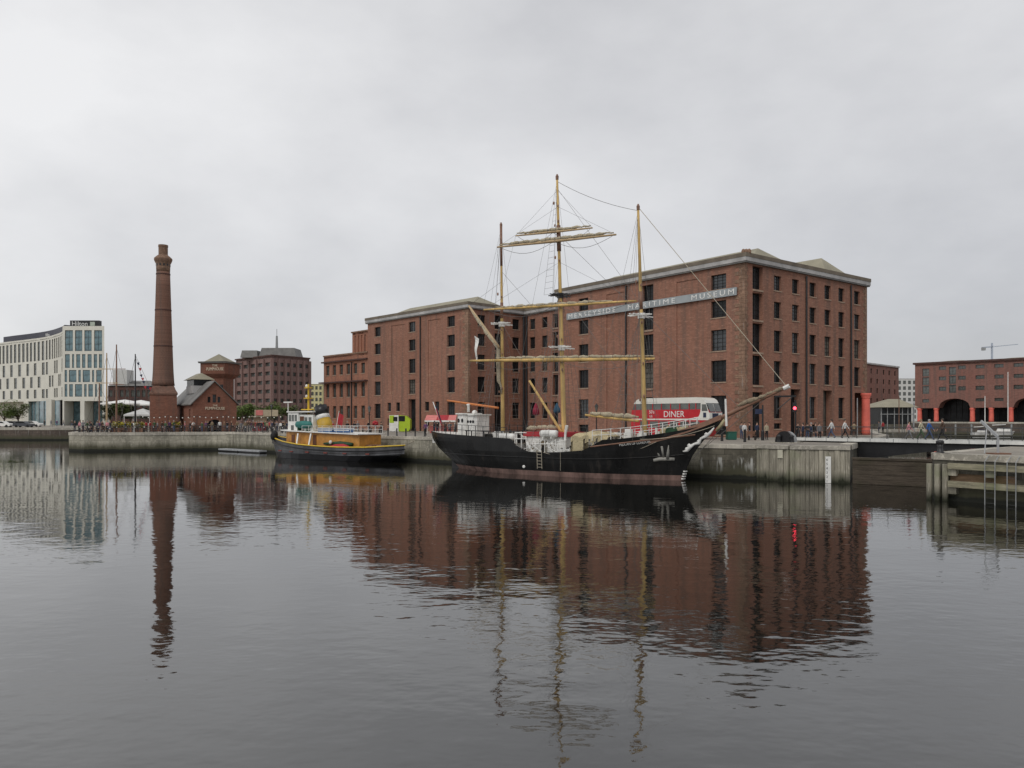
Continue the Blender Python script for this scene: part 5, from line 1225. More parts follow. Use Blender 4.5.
dh = spart('deckhouse', 'white', lambda mb: house(mb, 9.7, 14.0, -1.5, 1.5, 1.3, 3.35, .2)); spart('deckhouse_roof', 'redcloth', lambda mb: house(mb, 9.5, 14.2, -1.65, 1.65, 3.353, 3.75, .2), dh)
spart('deckhouse_door', 'deckwood', lambda mb: (mb.box(11.6, 12.2, -1.54, -1.502, 1.4, 3.0), mb.box(12.6, 13.1, -1.54, -1.502, 2.1, 2.8), mb.box(10.3, 10.8, -1.54, -1.502, 2.1, 2.8)), dh)
spart('covered_spar', 'sail', lambda mb: furl(mb, (8.9, -.2, 4.05), (13.2, .1, 4.15), .24, 0, 31, .5), ship, True)
for x0, x1, z, y in ((7.5, 9.3, 3.28, -2.45), (11.9, 13.6, 3.62, -1.9)):
    o = spart('liferaft', 'white', lambda mb: mb.lathe([(.12, -.02), (.3, .02), (.33, .2), (.33, (x1 - x0) / 2 - .06), (.36, (x1 - x0) / 2 - .05), (.36, (x1 - x0) / 2 + .05), (.33, (x1 - x0) / 2 + .06), (.33, x1 - x0 - .2), (.3, x1 - x0 - .02), (.12, x1 - x0 + .02)], (0, 0, 0), 12), ship, True); o.matrix_local = Matrix.Translation((x0, y, z)) @ Matrix.Rotation(R(90), 4, 'Y')
    spart('raft_cradle', 'white', lambda mb: [(mb.box(x - .05, x + .05, y - .35, y + .35, z - .42, z - .28), mb.box(x - .04, x + .04, y - .04, y + .04, 2.65 if x < 9.5 else 1.3, z - .4)) for x in (x0 + .4, x1 - .4)])
def frames(mb):
    for x0 in (9.75, 10.3): mb.tube([(x0, -2.7, 1.3), (x0, -2.7, 3.7)], .05, 5)
    mb.tube([(9.6, -2.75, 3.7), (10.9, -2.75, 3.7)], .05, 5); mb.tube([(9.6, -2.75, 3.15), (10.9, -2.75, 3.15)], .045, 5); mb.tube([(9.6, -2.75, 2.7), (9.6, -2.75, 3.7)], .05, 5)
    for y in (-2.7, -2.1): mb.beam((10.9, y, 2.9), (12.1, y, 1.3), .09, .16)
    for k in range(5): mb.box(10.95 + k * .25, 11.2 + k * .25, -2.68, -2.12, 2.7 - k * .3, 2.74 - k * .3)
    for y in (-2.5, -1.9): mb.beam((13.0, y, 2.9), (14.0, y, 1.3), .09, .16)
    for x in (11.4, 12.5, 14.3, 14.9): mb.tube([(x, -2.75, 1.3), (x, -2.75, 2.75)], .045, 5)
    mb.tube([(11.4, -2.75, 2.75), (14.9, -2.75, 2.75)], .04, 5)
    mb.tube([(14.7, -2.3, 1.3), (14.8, -2.3, 3.6), (15.0, -2.35, 4.35)], [.12, .1, .14], 6)
spart('gangway_frame', 'white', frames)
# beige canvas over the boat and winch
def canvas(mb):
    rn = random.Random(5); nx, ny = 20, 8
    g = []
    for i in range(nx + 1):
        row = []; x = 15.6 + 3.6 * i / nx
        for j in range(ny + 1):
            y = -2.6 + 2.6 * j / ny; e = min(1, 3.5 * min(i / nx, 1 - i / nx)) ; f_ = min(1, 4 * min(j / ny + .02, 1 - j / ny)) ** .4
            row.append((x, y, 3.3 + .5 * f_ * (.5 + .5 * e) + .1 * math.sin(i * .9) + rn.uniform(-.03, .03)))
        g.append(row)
    for i in range(nx):
        for j in range(ny): mb.quad(g[i][j], g[i + 1][j], g[i + 1][j + 1], g[i][j + 1])
        a, c = g[i][0], g[i + 1][0]; dz = 1.75 if 1 <= i <= 6 else .45 + .25 * math.sin(i * 1.7)
        mb.quad((a[0], a[1] - .05, a[2] - dz), (c[0], c[1] - .05, c[2] - dz), c, a)
    for j in range(ny): mb.quad(g[0][j + 1], g[0][j], (g[0][j][0], g[0][j][1], 1.6), (g[0][j + 1][0], g[0][j + 1][1], 1.6))
spart('canvas_cover', 'sail2', canvas, ship, True)
spart('winch', 'iron', lambda mb: (mb.lathe([(.4, 0), (.4, .9)], (17.2, -1.9, 1.35), 10), mb.box(16.6, 17.5, -2.5, -1.4, 1.35, 1.9)))
spart('white_boat', 'white', lambda mb: mb.prism([(17.4, -2.2), (17.0, -1.6), (16.8, -1.0), (18.6, -1.0), (18.5, -1.8)], 2.6, 3.2))
def clutter(mb):
    rn = random.Random(9)
    for k in range(26):
        x = rn.uniform(18.3, 25.5); zz_ = 2.6 + (x - 17.7) * .1; w_ = rn.uniform(.15, .5); h_ = rn.uniform(.5, 1.25); y = rn.uniform(-.6, .6) * max(.2, hb_(x, 2.6) - .5)
        mb.box(x - w_ / 2, x + w_ / 2, y - w_ / 2, y + w_ / 2, zz_, zz_ + h_)
spart('deck_lockers', 'white', clutter)
def clutter2(mb):
    rn = random.Random(19)
    for k in range(9):
        x = rn.uniform(18.3, 25); zz_ = 2.6 + (x - 17.7) * .1; mb.blob((x, rn.uniform(-.7, .5) * max(.2, hb_(x, 2.6) - .5), zz_ + .6), rn.uniform(.2, .45), .3, rn.uniform(.3, .6), 8, 5, jit=.15, rnd=rn)
spart('rope_coils', 'sail2', clutter2)
spart('windlass', 'darkgreen', lambda mb: mb.tube([(24, -.9, 3.9), (24, .9, 3.9)], .42, 12))
# trail board, scroll, anchor, name, ladder, mooring line
def trail(mb):
    pts = [(22.6, 3.05), (24.2, 3.5), (25.6, 4.0), (27.0, 4.55), (28.0, 5.0)]
    for s_ in (-1, 1):
        for (xa, za), (xb, zb) in zip(pts, pts[1:]):
            ya = s_ * (hb_(xa, za - .1) + .06); yb = s_ * (hb_(xb, zb - .1) + .06); mb.add([(xa, ya, za - .12), (xb, yb, zb - .12), (xb, yb, zb + .28), (xa, ya, za + .28)], [(0, 1, 2, 3)])
spart('trail_board', 'mast_brown', trail)
def scroll(mb):
    rn = random.Random(2); pts = [(24.95, 2.35), (25.25, 2.42), (25.45, 2.7), (25.8, 2.95), (26.15, 3.05), (26.35, 3.4), (26.75, 3.6), (27.05, 3.85), (27.4, 4.25)]
    P3 = [(x, -hb_(x, z) - .09, z) for x, z in pts]; mb.tube(P3, [.05, .12, .17, .1, .16, .1, .14, .12, .05], 7)
    for k in (1, 2, 4, 6): p = P3[k]; mb.blob((p[0], p[1] - .05, p[2] + .12), .17, .1, .17, 7, 5)
    mb.tube([(25.3, P3[2][1], 2.75), (25.6, P3[3][1], 3.15), (26.0, P3[4][1], 3.2)], .06, 6)
spart('figurehead_scroll', 'white', scroll, ship, True)
spart('figurehead', paint('figurehead_gold', (.4, .34, .2), .6, .15), lambda mb: (mb.tube([(27.5, 0, 4.0), (27.95, 0, 4.5), (28.2, 0, 4.9)], [.1, .15, .1], 8), mb.blob((28.27, 0, 5.02), .11, .1, .14, 8, 6)), ship, True)
ax = 23.55
def anc(mb):
    y = lambda x, z: -hb_(x, z) - .1
    mb.tube([(ax, y(ax, 1.95), 1.9), (ax, y(ax, 2.75), 2.75)], .09, 6); mb.tube([(ax - .75, y(ax - .75, 1.7), 1.6), (ax - .3, y(ax - .3, 1.7), 1.72), (ax + .3, y(ax + .3, 1.7), 1.74), (ax + .75, y(ax + .75, 1.75), 1.72)], [.13, .16, .16, .13], 7)
    for s_ in (-1, 1): mb.tube([(ax + s_ * .32, y(ax, 1.7), 1.78), (ax + s_ * .45, y(ax, 2.2), 2.25), (ax + s_ * .6, y(ax, 2.75), 2.85)], [.13, .11, .03], 6)
spart('anchor', paint('anchor_grey', (.3, .29, .26), .7, .2), anc, ship, True)
pA = Vector((20.3, -hb_(20.3, 2.9) - .03, 2.72)); pB = Vector((22.7, -hb_(22.7, 3.1) - .05, 3.02)); d_ = (pB - pA).normalized(); up = Vector((0, 0, 1)); nn_ = d_.cross(up).normalized(); up2 = nn_.cross(d_)
Mx = Matrix(((d_.x, up2.x, nn_.x, pA.x), (d_.y, up2.y, nn_.y, pA.y), (d_.z, up2.z, nn_.z, pA.z), (0, 0, 0, 1)))
o = text_part('name_lettering', 'PELICAN OF LONDON', .3, M['signwhite'], ship, Mx, .012)
w_ = max(v.co.x for v in o.data.vertices) - pA.x
for v in o.data.vertices:
    k = (v.co - pA).dot(d_); v.co += d_ * (k * (2.45 / w_) - k) 
    want = -hb_(v.co.x, v.co.z) - .03 - (.012 if (v.co - pA).dot(nn_) > 0 else 0); v.co.y = want
def ladder(mb):
    for x in (12.55, 13.05): mb.tube([(x, -hb_(x, 2) - .12, 2.2), (x, -hb_(x, 1) - .16, .62)], .025, 5)
    for k in range(6): z = .75 + k * .27; mb.tube([(12.55, -hb_(12.5, z) - .14, z), (13.05, -hb_(13, z) - .14, z)], .022, 5)
spart('boarding_ladder', 'rope_pale', ladder)
line('mooring_line', (13.2, -hb_(13.2, 2) - .06, 2.05), (23.2, -hb_(23.2, 3) - .12, 3.1), .03, 'rope_pale', sag=.95); line('mooring_line', (22, -hb_(22, 3.2) - .06, 3.3), (27.6, -.5, 4.4), .03, 'rope_pale', sag=.3)
line('hanging_rope', (15.0, -3.3, 2.1), (15.0, -3.3, .55), .02, 'rope_pale')
spart('outlet', 'white', lambda mb: mb.blob((10.9, -hb_(10.9, .75) - .02, .72), .16, .06, .14, 8, 5))
def marks(mb):
    for k in range(4): mb.box(24.62 + k * .06, 24.78 + k * .06, -.2, .2, .1 + k * .2, .2 + k * .2)
spart('draught_marks', 'white', marks)
spart('rudder', 'black', lambda mb: mb.box(-.75, .15, -.09, .09, -1.2, .9))
# a red and a blue cover hung by the main mast, ensign and mooring ropes
for px, y0, y1, mt, lb in ((528, 404.5, 415, 'crimson', 'red_canvas_cover'), (549, 404.5, 413, 'bluecanvas', 'blue_canvas_cover')):
    t, z = cp(px, y1); t2, z2 = cp(px, y0); spart(lb, mt, lambda mb: mb.lathe([(.05, z2 - z + .15), (.14, z2 - z - .05), (.3, (z2 - z) * .5), (.33, .08), (.1, -.04)][::-1], (t, 1.2, z), 10), ship, True)
    line('cover_rope', (t, 1.2, z2), tuple(at_z(mn, 10.5)), .014, 'rope_pale')
fl0, fl1 = cp(441, 424), cp(433, 402)
spart('ensign_staff', 'white', lambda mb: mb.tube([(fl0[0], 0, fl0[1]), (fl1[0], 0, fl1[1])], .05, 6))
def flag(mb, a, b_, drop, w_, d, rn, mi=0):
    pass
def ens(mb):
    a = Vector((fl1[0], 0, fl1[1])); c = Vector((fl0[0], 0, fl0[1])); n_ = 7
    for k in range(n_):
        u0, u1 = k / n_, (k + 1) / n_; f_ = lambda u, v: tuple(a.lerp(c, .15 + .7 * v) + Vector((.5 * u, .22 * math.sin(u * 5 + v), -.55 * u)))
        mb.quad(f_(u0, 0), f_(u1, 0), f_(u1, 1), f_(u0, 1), 0 if not (u0 < .45) else 1); 
mb = MB(); ens(mb); mb.build('ensign', [M['redcloth'], CLOTH['navy']], ship)
t, z = cp(476.5, 336); t2, z2 = cp(478, 361)
spart('signal_flag', 'white', lambda mb: [mb.quad((t + .02 * k, -.3 + .08 * math.sin(k), z - (z - z2) * k / 8), (t + .42 - .03 * k, -.2 + .1 * math.sin(k + 1), z - .3 - (z - z2) * k / 8), (t + .42 - .03 * (k + 1), -.2 + .1 * math.sin(k + 2), z - .3 - (z - z2) * (k + 1) / 8), (t + .02 * (k + 1), -.3 + .08 * math.sin(k + 1), z - (z - z2) * (k + 1) / 8)) for k in range(8)])

# ---------------------------------------------------------------- the tug (stern to bow along +x, +y = port towards the camera)
ta = Vector((-.82, .57)).normalized(); T0 = Vector((-12.1, 88)); TL = 23.0
tug = empty('tug_boat', (T0.x, T0.y, 0), 'old tug with orange wooden deckhouse, white wheelhouse and yellow rail', 'tug', rz=math.atan2(ta.y, ta.x), local=True)
def tp(px, y, off=0.0):                               # off = metres towards the camera from the centre line
    n = Vector((-ta.y, ta.x)); o = T0 + n * off; r = (px - CX) / F; t = (r * o.y - o.x) / (ta.x - r * ta.y); Yd = o.y + ta.y * t
    return t, EYE - (y - HY) * Yd / F
def tpart(name, mat, fn, parent=tug, smooth=False): mb = MB(); fn(mb); return mb.build(name, M[mat] if isinstance(mat, str) else mat, parent, smooth)
TSH = [(0, 1.9), (4, 1.65), (9, 1.6), (14, 1.75), (18, 2.05), (21, 2.4), (23.2, 2.75)]
TST = [(-1, 21.4), (0, 22.2), (1, 22.6), (3, 23.3)]; TSN = [(-1, 3.2), (0, 2.0), (.6, .9), (1.1, .15), (3, -.1)]
def tb(x, z):
    xs, xb = interp(z, TSN), interp(z, TST); u = min(1, max(0, (x - xs) / (xb - xs))); B = interp(z, [(-1, 2.0), (0, 2.55), (1, 2.8), (3, 2.9)])
    return max(.03, B * (1 - max(0, (.3 - u) / .3) ** 2.6) * (1 - max(0, (u - .55) / .45) ** 2.3))
hl = MB(); us = [0, .01, .03, .06, .1, .16, .24, .34, .45, .55, .65, .73, .8, .86, .91, .95, .98, .995, 1]; lv = [-1, -.3, .05, .35, .7, 1.0]
top = {}
for sgn in (-1, 1):
    g = []
    for u in us:
        c = []
        for i in range(len(lv) + 3):
            if i < len(lv): z = lv[i]
            else:
                x = interp(1.5, TSN) + u * (interp(1.5, TST) - interp(1.5, TSN)); z = 1.0 + (interp(x, TSH) - 1.0) * (i - len(lv) + 1) / 3
            x = interp(z, TSN) + u * (interp(z, TST) - interp(z, TSN)); c.append((x, sgn * tb(x, z), z))
        g.append(c)
    for i in range(len(us) - 1):
        for j in range(len(g[0]) - 1):
            q = [g[i][j], g[i + 1][j], g[i + 1][j + 1], g[i][j + 1]]; zb = (g[i][j][2] + g[i][j + 1][2]) / 2
            hl.add(q if sgn < 0 else q[::-1], [(0, 1, 2, 3)], 1 if zb < .55 else 0)
        a, c_ = g[i][-1], g[i + 1][-1]; inn = lambda p, z: (p[0], p[1] - sgn * min(.1, abs(p[1])), z)
        q1 = [a, c_, inn(c_, c_[2]), inn(a, a[2])]; q2 = [inn(a, a[2]), inn(c_, c_[2]), inn(c_, c_[2] - .95), inn(a, a[2] - .95)]
        hl.add(q1 if sgn < 0 else q1[::-1], [(0, 1, 2, 3)], 2); hl.add(q2 if sgn < 0 else q2[::-1], [(0, 1, 2, 3)], 2)
    top[sgn] = [c[-1] for c in g]
hl.build('hull', [M['tuggrey'], M['black'], M['tuggrey']], tug, True)
dk = MB(); tl, tr = top[1], top[-1]
for i in range(len(us) - 1): dk.quad((tr[i][0], tr[i][1], tr[i][2] - .7), (tr[i + 1][0], tr[i + 1][1], tr[i + 1][2] - .7), (tl[i + 1][0], tl[i + 1][1], tl[i + 1][2] - .7), (tl[i][0], tl[i][1], tl[i][2] - .7))
dk.build('deck', M['deckwood'], tug)
for sgn in (1, -1): tpart('yellow_rail', 'yellow', lambda mb: mb.tube([(p[0], p[1] + sgn * .03, p[2] + .02) for p in top[sgn]], .085, 6), tug, True)
tpart('rubbing_strake', 'black', lambda mb: [mb.tube([(p[0], p[1] + s_ * .03, p[2] - .42) for p in top[s_]], .07, 6) for s_ in (1, -1)], tug, True)
for k in range(6): x = 3.5 + k * 3.2; tpart('tyre_fender', paint('rusty_red', (.2, .05, .04), .8, .2) if k == 0 else bpy.data.materials['rusty_red'], lambda mb: mb.box(x - .3, x + .3, tb(x, 1.2) + .0, tb(x, 1.2) + .1, .85, 1.0))
# orange deckhouse with white boat deck on top
def sh(x): return interp(x, TSH)
x0, x1 = 5.4, 18.6
def oh(mb, mi=0):
    k = 14
    for i in range(k):
        a = x0 + (x1 - x0) * i / k; c = x0 + (x1 - x0) * (i + 1) / k; f_ = lambda x: min(1.75, tb(x, 1.5) - .55)
        za, zc = sh(a) - .75, sh(c) - .75; ta_, tc_ = 3.02 + .012 * (a - 5) * 2, 3.02 + .024 * (c - 5)
        for s_ in (1, -1):
            q = [(a, s_ * f_(a), za), (c, s_ * f_(c), zc), (c, s_ * f_(c), tc_), (a, s_ * f_(a), ta_)]; mb.add(q if s_ < 0 else q[::-1], [(0, 1, 2, 3)])
        mb.quad((a, -f_(a), ta_), (c, -f_(c), tc_), (c, f_(c), tc_), (a, f_(a), ta_))
    for x, fl_ in ((x0, 0), (x1, 1)):
        f2 = min(1.75, tb(x, 1.5) - .55); q = [(x, -f2, 1), (x, f2, 1), (x, f2, 3.02 + .024 * (x - 5)), (x, -f2, 3.02 + .024 * (x - 5))]; mb.add(q if fl_ else q[::-1], [(0, 1, 2, 3)])
ohs = tpart('deckhouse', 'orange', oh)
def bd(mb):
    k = 12
    for i in range(k):
        a = 5.2 + 14.6 * i / k; c = 5.2 + 14.6 * (i + 1) / k; f_ = lambda x: min(2.15, tb(x, 1.5) - .2); z = lambda x: 3.06 + .024 * (x - 5)
        q = [(a, -f_(a), z(a)), (c, -f_(c), z(c)), (c, f_(c), z(c)), (a, f_(a), z(a))]; mb.quad(*[(p[0], p[1], p[2] + .12) for p in q])
        for s_ in (1, -1): e_ = [(a, s_ * f_(a), z(a)), (c, s_ * f_(c), z(c)), (c, s_ * f_(c), z(c) + .12), (a, s_ * f_(a), z(a) + .12)]; mb.add(e_ if s_ < 0 else e_[::-1], [(0, 1, 2, 3)])
    mb.quad((5.2, 2.1, 3.06), (5.2, -2.1, 3.06), (5.2, -2.1, 3.18), (5.2, 2.1, 3.18))
tpart('boat_deck', 'white', bd)
for px in (297.5, 310.5): x, z = tp(px, 440, 2.2); tpart('deck_post', 'white', lambda mb: mb.beam((x, min(2.1, tb(x, 1.5) - .25), 3.1), (x - .25, tb(x, 1.8) - .15, sh(x) - .1), .16, .22))
for px in (293, 314.5): x, z = tp(px, 440, 1.8); tpart('deckhouse_door', paint('dark_varnish', (.13, .045, .015), .5, .2) if px == 293 else bpy.data.materials['dark_varnish'], lambda mb: mb.box(x - .3, x + .3, min(1.75, tb(x, 1.5) - .55) + .003, min(1.75, tb(x, 1.5) - .55) + .04, 1.3, 2.95), ohs)
# wheelhouse
wx1, _ = tp(286.5, 420, 1.1); wx0 = wx1 - 2.4
whs = tpart('wheelhouse', 'white', lambda mb: mb.prism([(wx0, -1.2), (wx1 - .4, -1.2), (wx1, -.6), (wx1, .6), (wx1 - .4, 1.2), (wx0, 1.2)], 3.3, 5.7)); wh2 = tpart('chart_room', 'white', lambda mb: mb.box(wx0 - 2.5, wx0 - .003, -1.1, 1.1, 3.3, 5.4))
tpart('wheelhouse_roof', 'white', lambda mb: mb.prism([(wx0 - 2.65, -1.35), (wx1 - .3, -1.35), (wx1 + .15, -.7), (wx1 + .15, .7), (wx1 - .3, 1.35), (wx0 - 2.65, 1.35)], 5.703, 5.84), whs)
for x in (wx0 + .3, wx0 + .85, wx0 + 1.4): tpart('wheelhouse_window', 'glass_grey', lambda mb: mb.box(x, x + .42, 1.203, 1.23, 4.6, 5.4), whs)
tpart('wheelhouse_window', 'glass_grey', lambda mb: mb.box(wx1 + .003, wx1 + .03, -.45, .45, 4.6, 5.4), whs); tpart('wheelhouse_window', 'glass_grey', lambda mb: mb.box(wx0 + .9, wx0 + 1.4, 1.203, 1.23, 3.5, 4.1), whs)
tpart('wheelhouse_door', bpy.data.materials['dark_varnish'], lambda mb: mb.box(wx0 - .9, wx0 - .15, 1.103, 1.13, 3.4, 5.2), wh2)
for x in (wx0 - 1.5, wx0 - 2.25): tpart('wheelhouse_window', 'glass_grey', lambda mb: mb.box(x, x + .5, 1.103, 1.13, 4.4, 5.1), wh2)
x, z = tp(290, 402); tpart('radar_post', 'white', lambda mb: (mb.tube([(x, .3, 5.8), (x, .3, 6.9)], .07, 6), mb.beam((x - .75, .3, 7.0), (x + .75, .3, 7.0), .25, .16)))
x, z = tp(308.5, 384); tmast = tpart('mast', 'yellow', lambda mb: mb.tube([(x, 0, 3.3), (x, 0, z)], [.16, .1], 8)); tpart('mast_spreader', 'yellow', lambda mb: [mb.box(x - L, x + L, -.35, .35, h_, h_ + .12) for h_, L in ((6.0, 1.0), (7.4, .5), (8.7, .35))], tmast)
x2, z2 = tp(304.5, 401); tpart('mast_lamp', 'white', lambda mb: [mb.blob((x + .35, 0, h_), .18, .18, .2, 7, 5) for h_ in (7.7, 9.0)], tmast)
for dx in (-5.5, 3): tpart('mast_stay', 'wire', lambda mb: mb.tube([(x, 0, z - .2), (x + dx, 0, 5.5 if dx > 0 else 3.4)], .02, 4))
fx, fz = tp(323.5, 420)
fn = tpart('funnel', 'gold', lambda mb: mb.tube([(fx - .55, 0, 3.2), (fx, 0, 4.9)], [.95, .85], 14), tug, True); tpart('funnel_band', 'white', lambda mb: mb.tube([(fx - .02, 0, 4.84), (fx + .2, 0, 5.4)], [.87, .84], 14), fn, True); tpart('funnel_cap', 'black', lambda mb: mb.tube([(fx + .18, 0, 5.35), (fx + .55, 0, 6.45)], [.86, .8], 14), fn, True)
x, z = tp(304.5, 427, 1.2)
lb = tpart('lifeboat', 'teal', lambda mb: mb.tube([(x - 1.45, 1.35, 4.2), (x - 1.1, 1.35, 4.2), (x, 1.35, 4.18), (x + 1.1, 1.35, 4.2), (x + 1.45, 1.35, 4.22)], [.1, .4, .5, .4, .1], 10), tug, True); tpart('lifeboat_cradle', 'darkgreen', lambda mb: [mb.box(x + s_ - .06, x + s_ + .06, 1.1, 1.6, 3.3, 3.8) for s_ in (-.8, .8)], lb)
for pa, pb in ((321, 335), (337.5, 352)):
    xa, _ = tp(pb, 430, 1.2); xb, _ = tp(pa, 430, 1.2); sb = tpart('raft_bench', 'blue', lambda mb: mb.box(xa, xb, 1.0, 1.7, 3.3, 3.75)); tpart('raft_top', 'white', lambda mb: (mb.box(xa - .05, xb + .05, .95, 1.75, 3.753, 3.85), mb.box(xa - .02, xb + .02, 1.703, 1.74, 3.5, 3.58)), sb)
def brail(mb):
    xs = [5.4 + 1.2 * k for k in range(9)]
    for s_ in (1, -1):
        for x_ in xs: mb.tube([(x_, s_ * 2.0, 3.2), (x_, s_ * 2.0, 4.05)], .025, 5)
        for h_ in (3.65, 4.05): mb.tube([(xs[0], s_ * 2.0, h_), (xs[-1], s_ * 2.0, h_)], .02, 5)
tpart('boat_deck_rail', 'white', brail)
xa, _ = tp(352, 446, 2.0); xb, _ = tp(326, 446, 2.0)
tpart('red_tarpaulin', 'redcloth', lambda mb: mb.tube([(xa + .2, 2.1, 1.5), (xa + 1.2, 2.1, 1.62), (xa + 2.6, 2.1, 1.6), (xb, 2.1, 1.45)], [.2, .42, .36, .1], 9), tug, True); tpart('green_netting', 'darkgreen', lambda mb: mb.tube([(xa, 1.95, 1.95), (xa + 2, 1.95, 2.05), (xb + .4, 1.95, 1.95)], [.2, .25, .12], 8), tug, True)
x, z = tp(332.5, 442.5, 2.0); tpart('white_buoy', 'white', lambda mb: mb.blob((x, 2.3, 2.15), .2, .2, .24, 8, 6))
tpart('bow_fender', 'rubber', lambda mb: [mb.blob((21.5 + .5 * k, 1.1 - .5 * k, 2.7 + .08 * k), .42, .4, .55, 9, 6) for k in range(3)], tug, True)
tpart('stern_deck_gear', 'mast_brown', lambda mb: (mb.blob((3.6, .3, 1.5), .7, .7, .4, 9, 5, jit=.1), mb.box(4.3, 5.2, -.6, .9, 1.0, 1.9), mb.lathe([(.22, 0), (.18, .6), (.28, .8)], (2.4, .5, 1.0), 8)))
x, z = tp(339, 411); x3, z3 = tp(335.5, 432); tpart('flag_staff', 'white', lambda mb: mb.tube([(x3, 0, z3), (x, 0, z)], .04, 5))
mb = MB()
for k in range(6):
    f_ = lambda u, v: (x + (x3 - x) * (.05 + .5 * v) - .05 - .75 * u, .15 * math.sin(u * 6), z + (z3 - z) * (.05 + .5 * v) - .5 * u); mb.quad(f_(k / 6, 0), f_((k + 1) / 6, 0), f_((k + 1) / 6, 1), f_(k / 6, 1))
mb.build('ensign', M['redcloth'], tug)
tpart('mooring_line', 'rope', lambda mb: mb.tube([(1.5, -1.6, 1.8), (.5, -2.8, 2.5), (-.5, -3.6, 2.85)], .035, 5))
# more gear on the waist and quarterdeck
def waist_gear(mb):
    rn = random.Random(44)
    for k in range(16):
        x = rn.uniform(9.9, 15.4); y = -rn.uniform(1.7, 2.7); h_ = rn.uniform(.6, 2.1); mb.tube([(x, y, 1.3), (x + rn.uniform(-.25, .25), y, 1.3 + h_)], rn.uniform(.03, .07), 5)
    for k in range(6): x = rn.uniform(9.9, 15); mb.tube([(x, -2.6, rn.uniform(1.8, 3.2)), (x + rn.uniform(.6, 1.6), -2.5, rn.uniform(1.6, 3.2))], .035, 5)
    for k in range(5): x = rn.uniform(14.2, 15.5); mb.box(x - .2, x + .2, -2.4, -1.9, 1.3, 1.3 + rn.uniform(.4, 1.1))
spart('waist_rails', 'white', waist_gear)
rn = random.Random(45)
for k in range(10): x = rn.uniform(4.8, 9); y = -rn.uniform(.2, 2); h_ = rn.uniform(.3, 1.0); spart('deck_chest', 'frame', lambda mb: mb.box(x - .2, x + .2, y - .2, y + .2, 2.7, 2.7 + h_))
for k in range(8): x = rn.uniform(9.8, 15.5); h_ = rn.uniform(.5, 1.4); spart('deck_bitt', 'frame', lambda mb: mb.lathe([(.13, 0), (.1, .1), (.1, h_ - .1), (.14, h_)], (x, -1.75, 1.3), 8))
# ---------------------------------------------------------------- footbridge
bu = Vector((.726, -.687)); bn = Vector((.687, .726)); B0 = Vector((26.2, 72.2)); BL = 26
Mb = Matrix(((bu.x, bn.x, 0, B0.x), (bu.y, bn.y, 0, B0.y), (0, 0, 1, 0), (0, 0, 0, 1)))
br_ = empty('foot_bridge', (B0.x, B0.y, G), 'low swing footbridge with a white deck edge over the lock passage', 'bridge')
MB().box(0, BL, .08, 3.9, 2.87, 3.12, 0, Mb).build('deck', M['tarmac'], br_)
for y0, y1 in ((-.02, .075), (3.905, 4.0)): MB().box(0, BL, y0, y1, 2.93, 3.21, 0, Mb).build('deck_edge', M['deckwhite'], br_)
mb = MB()
for k in range(14): mb.box(.95 + k * 1.9, 1.01 + k * 1.9, -.03, -.021, 2.93, 3.23, 0, Mb)
mb.build('edge_joints', M['grey'], br_)
for y in (.35, 3.3):
    mb = MB(); xs = [3.5 + .6 * k for k in range(26)]
    bot = lambda x: 2.8 - .18 - 1.15 * max(0, 1 - abs(x - 6.5) / 9) ** 1.3
    for a, c in zip(xs, xs[1:]):
        vs = [(a, y, bot(a)), (c, y, bot(c)), (c, y, 2.866), (a, y, 2.866), (a, y + .3, bot(a)), (c, y + .3, bot(c)), (c, y + .3, 2.866), (a, y + .3, 2.866)]
        mb.add([Mb @ Vector(v) for v in vs], [(0, 1, 2, 3), (5, 4, 7, 6), (0, 4, 5, 1)])
    mb.build('girder', M['iron'], br_)
for y, nm in ((.1, 'near_railing'), (3.85, 'far_railing')):
    mb = MB()
    for k in range(int(BL / 1.3)): mb.box(.3 + k * 1.3 - .018, .3 + k * 1.3 + .018, y - .018, y + .018, 3.12, 4.2, 0, Mb)
    for h, r in ((4.2, .02), (3.85, .01), (3.55, .012), (3.3, .012)): mb.tube([Mb @ Vector((0.3, y, h)), Mb @ Vector((BL - .3, y, h))], r, 5)
    mb.build('railing', M['wire_dark'], br_)
